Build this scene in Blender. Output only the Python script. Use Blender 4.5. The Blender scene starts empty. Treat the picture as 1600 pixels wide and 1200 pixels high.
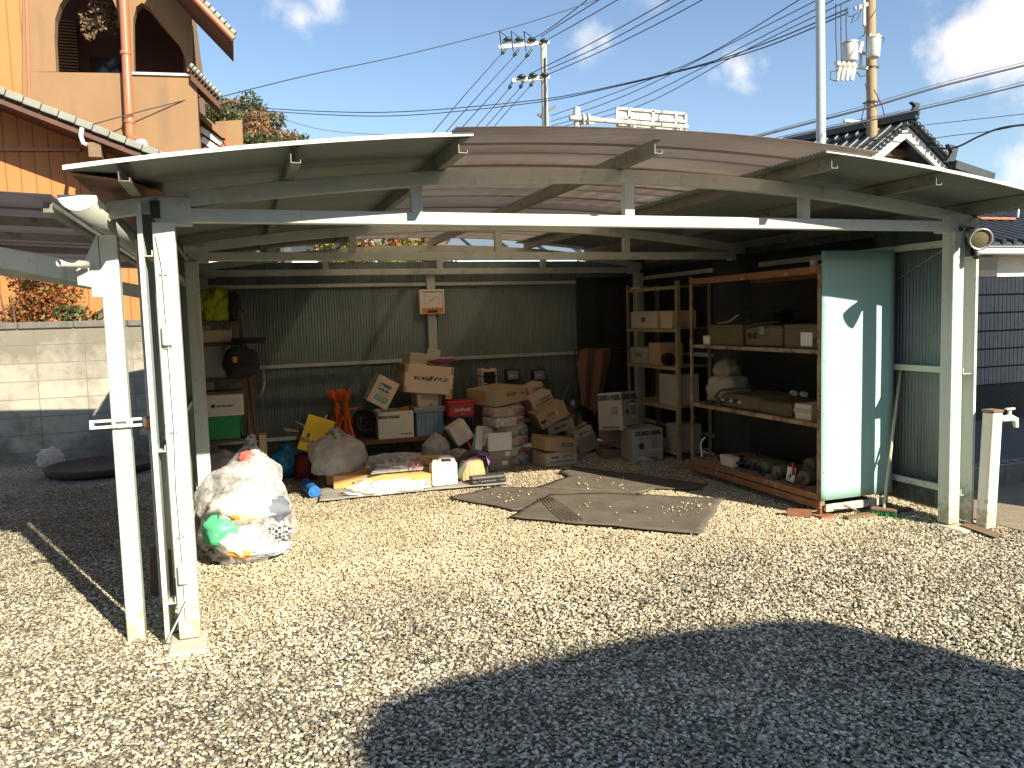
import bpy, math, random
import numpy as np
from mathutils import Vector, Matrix, Euler, noise as mn
R = math.radians
random.seed(7)
SC = bpy.context.scene
COL = SC.collection
# ------------------------------------------------------------ camera
F_, TH, PH, RO = 1225.5, R(19.175), R(4.868), R(1.676)
fw = Vector((math.sin(TH)*math.cos(PH), math.cos(TH)*math.cos(PH), -math.sin(PH)))
r0 = Vector((math.cos(TH), -math.sin(TH), 0)); u0 = r0.cross(fw)
rt = r0*math.cos(RO)-u0*math.sin(RO); up = u0*math.cos(RO)+r0*math.sin(RO)
CAM = Vector((0, 0, 1.6))
cd = bpy.data.cameras.new('camera'); cam = bpy.data.objects.new('camera', cd); COL.objects.link(cam)
cam.matrix_world = Matrix(((rt.x, up.x, -fw.x, CAM.x), (rt.y, up.y, -fw.y, CAM.y), (rt.z, up.z, -fw.z, CAM.z), (0, 0, 0, 1)))
cd.sensor_width = 36; cd.lens = F_/1600*36; cd.clip_end = 2000; cd.clip_start = .05
SC.camera = cam
def at(x, y, X=None, Y=None, Z=None):
    """survey helper: where the sight line through a photo point meets the plane X=, Y= or Z="""
    d = fw+rt*((x-800)/F_)-up*((y-600)/F_)
    i, v = (0, X) if X is not None else (1, Y) if Y is not None else (2, Z)
    return CAM+d*((v-CAM[i])/d[i])
# ------------------------------------------------------------ light
SUNV = Vector((-.402, 1.0, -.629)).normalized()
sd = bpy.data.lights.new('sun', 'SUN'); sun = bpy.data.objects.new('sun', sd); COL.objects.link(sun)
sd.energy = 5.0; sd.angle = R(.53); sd.color = (1, .89, .70)
sun.rotation_euler = SUNV.to_track_quat('-Z', 'Y').to_euler()
SC.view_settings.view_transform = 'Standard'; SC.view_settings.look = 'None'
SC.view_settings.exposure = 1.12; SC.view_settings.gamma = 1.0
W = bpy.data.worlds.new('World'); SC.world = W; W.use_nodes = True
nt = W.node_tree; nt.nodes.clear()
def N(t, kind, **k):
    n = t.nodes.new(kind)
    for a, b in k.items(): setattr(n, a, b)
    return n
sky = N(nt, 'ShaderNodeTexSky', sky_type='NISHITA', sun_disc=False)
sky.sun_elevation = math.asin(-SUNV.z); sky.sun_rotation = math.atan2(-SUNV.x, -SUNV.y)
sky.air_density = 1.0; sky.dust_density = .3; sky.ozone_density = 1.7
bg = N(nt, 'ShaderNodeBackground'); bg.inputs[1].default_value = .084
wo = N(nt, 'ShaderNodeOutputWorld'); tc = N(nt, 'ShaderNodeTexCoord')
L = nt.links
def mth(t, op, a, b=None, c=None):
    n = N(t, 'ShaderNodeMath', operation=op)
    for i, v in enumerate((a, b, c)):
        if v is None: continue
        if isinstance(v, (int, float)): n.inputs[i].default_value = v
        else: t.links.new(v, n.inputs[i])
    return n.outputs[0]
# clouds: soft clumps of noise round given directions of the sky
nz = N(nt, 'ShaderNodeTexNoise'); nz.inputs['Scale'].default_value = 13; nz.inputs['Detail'].default_value = 9; nz.inputs['Roughness'].default_value = .58
L.new(tc.outputs['Generated'], nz.inputs['Vector'])
nz2 = N(nt, 'ShaderNodeTexNoise'); nz2.inputs['Scale'].default_value = 5; nz2.inputs['Detail'].default_value = 5
L.new(tc.outputs['Generated'], nz2.inputs['Vector'])
tot = None
for (px, py, rx, s) in ((1580, 62, .07, .9), (1515, 74, .06, .75), (1465, 88, .04, .5), (1555, 32, .05, .6), (1160, 104, .042, .5), (1195, 92, .032, .45), (1110, 125, .03, .35), (468, 28, .034, .55), (430, 8, .05, .34), (500, 2, .04, .33), (905, 52, .05, .33), (940, 60, .03, .28), (1590, 270, .045, .65), (1010, 20, .06, .15), (1500, 8, .07, .33), (420, 185, .03, .25), (1650, 60, .08, .8), (1900, 160, .2, .8), (-300, 40, .3, .8)):
    d = (fw+rt*((px-800)/F_)-up*((py-600)/F_)).normalized()
    vd = N(nt, 'ShaderNodeVectorMath', operation='DISTANCE'); L.new(tc.outputs['Generated'], vd.inputs[0]); vd.inputs[1].default_value = d
    g = mth(nt, 'MULTIPLY', mth(nt, 'SMOOTH_MAX', mth(nt, 'SUBTRACT', 1.0, mth(nt, 'DIVIDE', vd.outputs['Value'], rx)), 0, .15), s)
    tot = g if tot is None else mth(nt, 'MAXIMUM', tot, g)
cl = mth(nt, 'ADD', tot, mth(nt, 'MULTIPLY', mth(nt, 'SUBTRACT', nz.outputs[0], .5), 1.5))
mr = N(nt, 'ShaderNodeMapRange', interpolation_type='SMOOTHSTEP'); L.new(cl, mr.inputs[0]); mr.inputs[1].default_value = .12; mr.inputs[2].default_value = .62
mask = mth(nt, 'MULTIPLY', mr.outputs[0], mth(nt, 'MINIMUM', mth(nt, 'MULTIPLY', tot, 5.0), 1.0))
cr = N(nt, 'ShaderNodeMix', data_type='RGBA'); L.new(nz2.outputs[0], cr.inputs[0]); cr.inputs[6].default_value = (4.9, 5.0, 5.4, 1); cr.inputs[7].default_value = (6.9, 6.7, 6.6, 1)
mx = N(nt, 'ShaderNodeMix', data_type='RGBA'); L.new(mask, mx.inputs[0]); L.new(sky.outputs[0], mx.inputs[6]); L.new(cr.outputs[2], mx.inputs[7])
L.new(mx.outputs[2], bg.inputs[0]); L.new(bg.outputs[0], wo.inputs[0])

# ------------------------------------------------------------ materials
def c4(c): return (c[0], c[1], c[2], 1)
MATS = {}
def mat(name, c1, c2=None, scale=6, rough=.6, metal=0, stain=None, sscale=3, samt=.45, bump=.0, bscale=60, spec=.5, stretch=None, trans=0, alpha=1, detail=6, swidth=.12, coord='Object'):
    m = bpy.data.materials.new(name); m.use_nodes = True; t = m.node_tree; b = t.nodes['Principled BSDF']
    b.inputs['Roughness'].default_value = rough; b.inputs['Metallic'].default_value = metal
    b.inputs['Specular IOR Level'].default_value = spec
    if c2 is None: c2 = tuple(x*.82 for x in c1)
    co = N(t, 'ShaderNodeTexCoord'); v = co.outputs[coord]
    if stretch:
        mp = N(t, 'ShaderNodeMapping'); mp.inputs['Scale'].default_value = stretch; t.links.new(v, mp.inputs[0]); v = mp.outputs[0]
    n = N(t, 'ShaderNodeTexNoise'); n.inputs['Scale'].default_value = scale; n.inputs['Detail'].default_value = detail; n.inputs['Roughness'].default_value = .65
    t.links.new(v, n.inputs['Vector'])
    r = N(t, 'ShaderNodeMapRange'); t.links.new(n.outputs[0], r.inputs[0]); r.inputs[1].default_value = .3; r.inputs[2].default_value = .7
    x = N(t, 'ShaderNodeMix', data_type='RGBA'); t.links.new(r.outputs[0], x.inputs[0]); x.inputs[6].default_value = c4(c1); x.inputs[7].default_value = c4(c2)
    out = x.outputs[2]
    if stain:
        n2 = N(t, 'ShaderNodeTexNoise'); n2.inputs['Scale'].default_value = sscale; n2.inputs['Detail'].default_value = 8; n2.inputs['Roughness'].default_value = .7
        t.links.new(v, n2.inputs['Vector'])
        r2 = N(t, 'ShaderNodeMapRange'); t.links.new(n2.outputs[0], r2.inputs[0]); r2.inputs[1].default_value = 1-samt; r2.inputs[2].default_value = 1-samt+swidth
        y = N(t, 'ShaderNodeMix', data_type='RGBA'); t.links.new(r2.outputs[0], y.inputs[0]); t.links.new(out, y.inputs[6]); y.inputs[7].default_value = c4(stain)
        out = y.outputs[2]
    t.links.new(out, b.inputs['Base Color'])
    if bump:
        n3 = N(t, 'ShaderNodeTexNoise'); n3.inputs['Scale'].default_value = bscale; n3.inputs['Detail'].default_value = 4
        t.links.new(v, n3.inputs['Vector'])
        bp = N(t, 'ShaderNodeBump'); bp.inputs['Strength'].default_value = bump; bp.inputs['Distance'].default_value = .01
        t.links.new(n3.outputs[0], bp.inputs['Height']); t.links.new(bp.outputs[0], b.inputs['Normal'])
    if trans: b.inputs['Transmission Weight'].default_value = trans
    if alpha < 1: b.inputs['Alpha'].default_value = alpha
    MATS[name] = m
    return m
M = lambda n: MATS[n]
mat('cream_paint', (.62, .65, .58), (.54, .58, .52), 5, .45, stain=(.34, .33, .26), sscale=22, samt=.33, bump=.05, bscale=40)
mat('beam_paint', (.58, .61, .56), (.46, .49, .45), 4, .5, stain=(.22, .18, .12), sscale=30, samt=.31, bump=.08, bscale=50)
mat('purlin_paint', (.22, .23, .19), (.15, .15, .13), 5, .5, stain=(.10, .05, .03), sscale=12, samt=.45)
mat('sheet_wall', (.23, .285, .27), (.19, .235, .225), 2.5, .5, stain=(.12, .11, .09), sscale=5, samt=.36, swidth=.3)
mat('sheet_roof', (.20, .235, .215), (.155, .18, .165), 1.3, .5, stain=(.20, .21, .19), sscale=2.2, samt=.45, swidth=.3, stretch=(.3, 3, 1))
mat('white_edge', (.78, .80, .74), (.66, .68, .62), 8, .5, stain=(.42, .16, .05), sscale=3, samt=.36)
mat('galv', (.42, .44, .43), (.33, .35, .35), 12, .4, metal=.35)
mat('dark_metal', (.035, .035, .035), (.02, .02, .02), 8, .5)
mat('black_plastic', (.03, .03, .03), (.02, .02, .02), 8, .45)
mat('dark_grey_plastic', (.07, .07, .065), (.05, .05, .05), 12, .45)
mat('white_plastic', (.78, .78, .76), (.7, .7, .66), 8, .4)
mat('white_enamel', (.75, .75, .66), (.66, .66, .56), 8, .4, stain=(.3, .26, .18), sscale=20, samt=.36)
mat('rust_steel', (.36, .30, .21), (.28, .21, .12), 6, .7, stain=(.20, .075, .03), sscale=7, samt=.52, bump=.2, bscale=60)
mat('rust_deep', (.30, .135, .06), (.20, .08, .035), 9, .8, stain=(.40, .32, .22), sscale=9, samt=.46, bump=.25, bscale=70)
mat('blue_panel', (.37, .59, .55), (.33, .54, .50), 1.6, .45, stain=(.28, .38, .34), sscale=6, samt=.40, swidth=.25, stretch=(3, 3, .5))
mat('rack_cream', (.42, .34, .20), (.33, .25, .13), 8, .6, stain=(.2, .1, .04), sscale=12, samt=.42)
mat('cardboard', (.62, .46, .30), (.54, .395, .25), 5, .85, stain=(.30, .20, .11), sscale=4, samt=.4, swidth=.3, bump=.06, bscale=90)
mat('cardboard_pale', (.68, .60, .47), (.60, .52, .40), 4, .85, stain=(.40, .30, .19), sscale=4, samt=.38, swidth=.3, bump=.06, bscale=90)
mat('cardboard_grey', (.36, .33, .27), (.31, .28, .22), 4, .85, stain=(.3, .25, .19), sscale=5, samt=.38, swidth=.3)
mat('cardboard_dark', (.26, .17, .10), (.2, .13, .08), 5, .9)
mat('tape', (.45, .24, .10), (.40, .20, .08), 6, .35)
mat('ink_dark', (.03, .045, .06), (.04, .05, .06), 4, .7)
mat('ink_teal', (.06, .17, .18), (.05, .14, .15), 4, .7)
mat('ink_blue', (.03, .08, .25), (.03, .07, .2), 4, .7)
mat('ink_white', (.75, .75, .72), (.7, .7, .68), 4, .7)
mat('ink_pale', (.62, .54, .42), (.58, .5, .4), 4, .7)
mat('label_green', (.14, .33, .28), (.12, .29, .25), 8, .7)
mat('label_teal', (.05, .16, .17), (.05, .14, .15), 8, .7)
mat('paper_white', (.76, .74, .70), (.68, .66, .61), 14, .8, stain=(.25, .25, .25), sscale=50, samt=.42)
mat('yellow_board', (.82, .55, .03), (.76, .48, .02), 4, .6, stain=(.6, .36, .03), sscale=6, samt=.35)
mat('red_paint', (.55, .03, .035), (.45, .02, .03), 6, .35)
mat('red_dark', (.30, .03, .03), (.2, .02, .02), 6, .5)
mat('blue_crate', (.20, .30, .38), (.17, .26, .33), 5, .5, stain=(.3, .34, .35), sscale=8, samt=.35)
mat('crate_grey', (.40, .40, .38), (.3, .31, .3), 8, .5)
mat('green_crate', (.02, .33, .09), (.02, .28, .07), 5, .45)
mat('orange_paint', (.75, .15, .015), (.62, .10, .01), 9, .45, stain=(.3, .06, .02), sscale=14, samt=.4)
mat('pine', (.72, .43, .16), (.60, .32, .10), 3, .6, stretch=(1, 14, 14), stain=(.40, .18, .05), sscale=2.2, samt=.34)
mat('bench_board', (.17, .075, .035), (.11, .05, .025), 4, .6, stretch=(1, 9, 9))
mat('old_wood', (.22, .15, .09), (.15, .10, .06), 4, .8, stretch=(1, 9, 9))
mat('grey_tarp', (.30, .29, .26), (.25, .24, .22), 9, .8, stain=(.4, .37, .3), sscale=6, samt=.4, bump=.3, bscale=25)
mat('blue_tarp', (.03, .18, .50), (.02, .12, .38), 9, .5, bump=.4, bscale=30)
mat('blue_bag', (.03, .30, .55), (.02, .2, .42), 7, .35, bump=.5, bscale=18, stain=(.35, .3, .22), sscale=9, samt=.33)
mat('cloth_purple', (.38, .18, .52), (.28, .12, .38), 7, .85, bump=.2)
mat('cloth_plum', (.24, .06, .10), (.17, .04, .07), 7, .85, bump=.3)
mat('canvas_tan', (.50, .35, .19), (.38, .25, .13), 7, .9, bump=.3)
mat('canvas_green', (.10, .12, .08), (.07, .08, .05), 7, .9, bump=.3)
mat('towel', (.19, .105, .07), (.15, .08, .05), 12, .95, bump=.5, bscale=120)
mat('yellow_cloth', (.42, .46, .02), (.33, .36, .02), 6, .8, bump=.4, bscale=15)
mat('dark_cloth', (.04, .035, .028), (.025, .022, .02), 6, .9, bump=.3)
mat('battery_case', (.15, .12, .055), (.11, .09, .045), 6, .7, stain=(.14, .09, .05), sscale=7, samt=.42, bump=.1)
mat('motor_green', (.15, .14, .065), (.11, .10, .05), 6, .6, stain=(.1, .07, .04), sscale=9, samt=.4)
mat('cable_black', (.02, .02, .02), (.03, .03, .03), 5, .5)
mat('concrete', (.42, .40, .35), (.33, .31, .27), 7, .9, stain=(.2, .19, .16), sscale=5, samt=.4, bump=.4, bscale=90)
mat('concrete_pale', (.55, .52, .44), (.46, .43, .36), 7, .9, stain=(.33, .30, .24), sscale=5, samt=.4, bump=.4, bscale=90)
mat('coping', (.17, .165, .14), (.11, .105, .09), 9, .95, stain=(.30, .28, .23), sscale=6, samt=.4, bump=.5, bscale=50)
mat('stucco', (.27, .165, .085), (.23, .14, .07), 1.6, .9, bump=.35, bscale=130, stain=(.22, .14, .08), sscale=2.2, samt=.36, swidth=.35)
mat('siding_orange', (.5, .18, .045), (.54, .21, .05), 1.2, .65)
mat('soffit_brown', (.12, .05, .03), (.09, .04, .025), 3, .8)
mat('pipe_brown', (.42, .16, .08), (.36, .13, .07), 3, .4)
mat('tile_grey', (.27, .28, .24), (.20, .21, .185), 5, .8, stain=(.24, .24, .2), sscale=7, samt=.4)
mat('tile_brick', (.36, .10, .045), (.28, .08, .035), 6, .7)
mat('tile_dark', (.045, .055, .06), (.03, .035, .04), 6, .35)
mat('plaster_white', (.75, .74, .68), (.66, .65, .6), 2, .9)
mat('glass_dark', (.03, .035, .04), (.02, .02, .02), 2, .08)
mat('asphalt', (.17, .16, .145), (.12, .115, .105), 4, .8, stain=(.12, .12, .11), sscale=1.5, samt=.45, swidth=.3, bump=.3, bscale=150)
mat('fence_grey', (.38, .36, .33), (.30, .285, .26), 7, .9, bump=.4, bscale=90)
mat('fence_base', (.08, .075, .065), (.05, .05, .045), 6, .95, stain=(.16, .15, .12), sscale=4, samt=.4)
mat('wood_pole', (.36, .27, .17), (.27, .2, .12), 6, .85, stretch=(6, 6, .5), stain=(.16, .11, .07), sscale=5, samt=.42)
mat('pole_concrete', (.55, .54, .50), (.45, .44, .41), 6, .8, stain=(.3, .29, .26), sscale=8, samt=.4)
mat('pole_galv', (.50, .54, .54), (.40, .44, .44), 14, .45, metal=.2)
mat('insulator', (.02, .05, .05), (.02, .03, .03), 5, .3)
mat('wire', (.03, .035, .05), (.03, .035, .05), 5, .6)
mat('transformer', (.60, .60, .56), (.5, .5, .46), 4, .5)
mat('mat_rubber', (.15, .13, .10), (.09, .078, .06), 3.5, .85, stain=(.075, .06, .045), sscale=3.2, samt=.44, swidth=.16, bump=.3, bscale=35)
mat('van_paint', (.5, .5, .5), None, 2, .35)
mat('orange_trim', (.75, .32, .04), (.7, .26, .03), 5, .35)
mat('clock_face', (.85, .80, .70), (.82, .77, .68), 5, .5)
mat('clock_frame', (.85, .78, .68), (.8, .74, .64), 5, .4)
mat('bronze_dirt', (.12, .06, .04), (.08, .04, .03), 5, .7)
mat('green_bristle', (.02, .35, .12), (.015, .25, .08), 30, .6)
mat('bark', (.13, .10, .07), (.09, .07, .05), 8, .9)
mat('dry_leaf', (.42, .20, .07), (.32, .15, .05), 30, .8)
mat('newspaper', (.45, .45, .43), (.15, .15, .15), 30, .7, stretch=(1, 1, 6))
mat('hill_soil', (.06, .07, .03), (.05, .05, .025), 5, .9)
mat('roof_blue', (.16, .20, .25), (.13, .17, .21), 2, .5)
mat('soil', (.30, .25, .17), (.22, .18, .12), 9, .95, bump=.5, bscale=60)
def leafmat(name, c1, c2, c3):
    m = bpy.data.materials.new(name); m.use_nodes = True; t = m.node_tree; b = t.nodes['Principled BSDF']; b.inputs['Roughness'].default_value = .6
    g = N(t, 'ShaderNodeNewGeometry'); r = N(t, 'ShaderNodeValToRGB'); t.links.new(g.outputs['Random Per Island'], r.inputs[0])
    e = r.color_ramp.elements; e[0].color = c4(c1); e[1].color = c4(c3); k = e.new(.5); k.color = c4(c2)
    t.links.new(r.outputs[0], b.inputs['Base Color'])
    tr = N(t, 'ShaderNodeBsdfTranslucent'); t.links.new(r.outputs[0], tr.inputs[0]); ms = N(t, 'ShaderNodeMixShader'); ms.inputs[0].default_value = .25
    o = t.nodes['Material Output']; t.links.new(b.outputs[0], ms.inputs[1]); t.links.new(tr.outputs[0], ms.inputs[2]); t.links.new(ms.outputs[0], o.inputs[0])
    MATS[name] = m
leafmat('leaf_green', (.05, .062, .02), (.08, .09, .03), (.13, .13, .055))
leafmat('leaf_autumn', (.20, .09, .04), (.28, .145, .065), (.16, .13, .05))
leafmat('leaf_red', (.24, .05, .025), (.34, .13, .035), (.15, .17, .04))
leafmat('leaf_yellowgreen', (.12, .16, .03), (.28, .26, .04), (.09, .12, .03))
def weather(name, streak, splash=True, amt=.5, sc=(26, 26, 1.3), th=.57):
    m = MATS[name]; t = m.node_tree; b = t.nodes['Principled BSDF']; src = b.inputs['Base Color'].links[0].from_socket
    g = N(t, 'ShaderNodeNewGeometry'); mp = N(t, 'ShaderNodeMapping'); mp.inputs['Scale'].default_value = sc; t.links.new(g.outputs['Position'], mp.inputs[0])
    n = N(t, 'ShaderNodeTexNoise'); n.inputs['Scale'].default_value = 1; n.inputs['Detail'].default_value = 6; t.links.new(mp.outputs[0], n.inputs[0])
    r = N(t, 'ShaderNodeMapRange'); t.links.new(n.outputs[0], r.inputs[0]); r.inputs[1].default_value = th; r.inputs[2].default_value = th+.13; r.inputs[4].default_value = amt
    f = r.outputs[0]
    if splash:
        s_ = N(t, 'ShaderNodeSeparateXYZ'); t.links.new(g.outputs['Position'], s_.inputs[0]); n2 = N(t, 'ShaderNodeTexNoise'); n2.inputs['Scale'].default_value = 24; n2.inputs['Detail'].default_value = 6; t.links.new(g.outputs['Position'], n2.inputs[0])
        h = N(t, 'ShaderNodeMapRange'); t.links.new(s_.outputs[2], h.inputs[0]); h.inputs[1].default_value = .32; h.inputs[2].default_value = 0; h.inputs[3].default_value = 0; h.inputs[4].default_value = .95
        q = N(t, 'ShaderNodeMapRange'); t.links.new(mth(t, 'ADD', n2.outputs[0], mth(t, 'MULTIPLY', h.outputs[0], .32)), q.inputs[0]); q.inputs[1].default_value = .62; q.inputs[2].default_value = .78; q.inputs[4].default_value = .7
        f = mth(t, 'MAXIMUM', f, q.outputs[0])
    x = N(t, 'ShaderNodeMix', data_type='RGBA'); t.links.new(f, x.inputs[0]); t.links.new(src, x.inputs[6]); x.inputs[7].default_value = c4(streak); t.links.new(x.outputs[2], b.inputs['Base Color'])
for nm_ in ('cardboard', 'cardboard_pale', 'cardboard_grey', 'cardboard_dark', 'battery_case'):
    t = MATS[nm_].node_tree; b = t.nodes['Principled BSDF']; s_ = b.inputs['Base Color'].links[0].from_socket; oi = N(t, 'ShaderNodeObjectInfo')
    hs = N(t, 'ShaderNodeHueSaturation'); t.links.new(s_, hs.inputs['Color']); t.links.new(mth(t, 'MULTIPLY_ADD', oi.outputs['Random'], .5, .72), hs.inputs['Value']); t.links.new(mth(t, 'MULTIPLY_ADD', oi.outputs['Random'], -.5, 1.2), hs.inputs['Saturation']); t.links.new(hs.outputs[0], b.inputs['Base Color'])
weather('cream_paint', (.30, .24, .15), amt=.38); weather('beam_paint', (.25, .17, .10), False, .45, (9, 9, 9), .60); weather('stucco', (.17, .115, .07), False, .5, (2.6, 2.6, .35), .52); weather('sheet_wall', (.10, .10, .08), True, .45, (5, 5, .5), .55); weather('white_enamel', (.35, .28, .18), True, .3)
# film (clear / milky plastic)
def film(name, col, tr, rough=.22, bs=7, bump=.35):
    m = bpy.data.materials.new(name); m.use_nodes = True; t = m.node_tree; b = t.nodes['Principled BSDF']
    b.inputs['Base Color'].default_value = c4(col); b.inputs['Roughness'].default_value = rough
    tl = N(t, 'ShaderNodeBsdfTranslucent'); tl.inputs[0].default_value = c4(col)
    tp = N(t, 'ShaderNodeBsdfTransparent'); tp.inputs[0].default_value = (.97, .97, .97, 1)
    m1 = N(t, 'ShaderNodeMixShader'); m1.inputs[0].default_value = .45; m2 = N(t, 'ShaderNodeMixShader')
    co = N(t, 'ShaderNodeTexCoord'); nn = N(t, 'ShaderNodeTexNoise'); nn.inputs['Scale'].default_value = bs; nn.inputs['Detail'].default_value = 3; nn.inputs['Distortion'].default_value = 2.5
    t.links.new(co.outputs['Object'], nn.inputs[0])
    bp = N(t, 'ShaderNodeBump'); bp.inputs['Strength'].default_value = bump; bp.inputs['Distance'].default_value = .03
    t.links.new(nn.outputs[0], bp.inputs['Height']); t.links.new(bp.outputs[0], b.inputs['Normal'])
    fr = N(t, 'ShaderNodeLayerWeight'); fr.inputs[0].default_value = .45
    o = t.nodes['Material Output']
    t.links.new(b.outputs[0], m1.inputs[1]); t.links.new(tl.outputs[0], m1.inputs[2])
    f = mth(t, 'MULTIPLY', mth(t, 'SUBTRACT', 1.0, mth(t, 'POWER', fr.outputs['Facing'], 1.5)), tr)
    mk = N(t, 'ShaderNodeMapRange'); t.links.new(nn.outputs[0], mk.inputs[0]); mk.inputs[1].default_value = .38; mk.inputs[2].default_value = .62; mk.inputs[3].default_value = .5; mk.inputs[4].default_value = 1.0
    f = mth(t, 'MINIMUM', mth(t, 'MULTIPLY', f, mk.outputs[0]), .9)
    t.links.new(f, m2.inputs[0]); t.links.new(m1.outputs[0], m2.inputs[1]); t.links.new(tp.outputs[0], m2.inputs[2]); t.links.new(m2.outputs[0], o.inputs[0])
    MATS[name] = m
film('film_milky', (.90, .90, .91), .92, .12, 8, .6)
film('film_grey', (.72, .69, .64), .35, .2, 6, .4)
film('film_clear', (.8, .78, .75), .95)
film('film_white', (.9, .9, .89), .2)
# bronze polycarbonate roof
def poly(name, col, fac, tint):
    m = bpy.data.materials.new(name); m.use_nodes = True; t = m.node_tree; b = t.nodes['Principled BSDF']; b.inputs['Roughness'].default_value = .35
    co = N(t, 'ShaderNodeTexCoord'); mp = N(t, 'ShaderNodeMapping'); mp.inputs['Scale'].default_value = (.35, 1.7, .0); t.links.new(co.outputs['Object'], mp.inputs[0])
    nn = N(t, 'ShaderNodeTexNoise'); nn.inputs['Scale'].default_value = 2.1; nn.inputs['Detail'].default_value = 5; t.links.new(mp.outputs[0], nn.inputs[0])
    sx = N(t, 'ShaderNodeSeparateXYZ'); t.links.new(co.outputs['Object'], sx.inputs[0])
    saw = mth(t, 'FRACT', mth(t, 'DIVIDE', sx.outputs[1], .62))
    lap = N(t, 'ShaderNodeMapRange'); t.links.new(saw, lap.inputs[0]); lap.inputs[1].default_value = .86; lap.inputs[2].default_value = .9; lap.inputs[3].default_value = 0; lap.inputs[4].default_value = .8
    a = mth(t, 'ADD', lap.outputs[0], mth(t, 'MULTIPLY', mth(t, 'SUBTRACT', nn.outputs[0], .42), 1.5)); a = mth(t, 'MINIMUM', mth(t, 'MAXIMUM', a, 0), 1)
    x = N(t, 'ShaderNodeMix', data_type='RGBA'); t.links.new(a, x.inputs[0]); x.inputs[6].default_value = c4(col); x.inputs[7].default_value = c4(tuple(v*.38 for v in (col[0]*1.25, col[1], col[2]*.8)))
    t.links.new(x.outputs[2], b.inputs['Base Color'])
    tl = N(t, 'ShaderNodeBsdfTranslucent'); t.links.new(x.outputs[2], tl.inputs[0])
    tp = N(t, 'ShaderNodeBsdfTransparent'); tp.inputs[0].default_value = c4(tint)
    m1 = N(t, 'ShaderNodeMixShader'); m1.inputs[0].default_value = .75; m2 = N(t, 'ShaderNodeMixShader'); m2.inputs[0].default_value = fac
    t.links.new(b.outputs[0], m1.inputs[1]); t.links.new(tl.outputs[0], m1.inputs[2]); t.links.new(m1.outputs[0], m2.inputs[1]); t.links.new(tp.outputs[0], m2.inputs[2])
    t.links.new(m2.outputs[0], t.nodes['Material Output'].inputs[0]); MATS[name] = m
poly('poly_bronze', (.60, .52, .43), .15, (.97, .94, .88))
poly('poly_smoke', (.38, .355, .355), .15, (.8, .7, .7))

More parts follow.
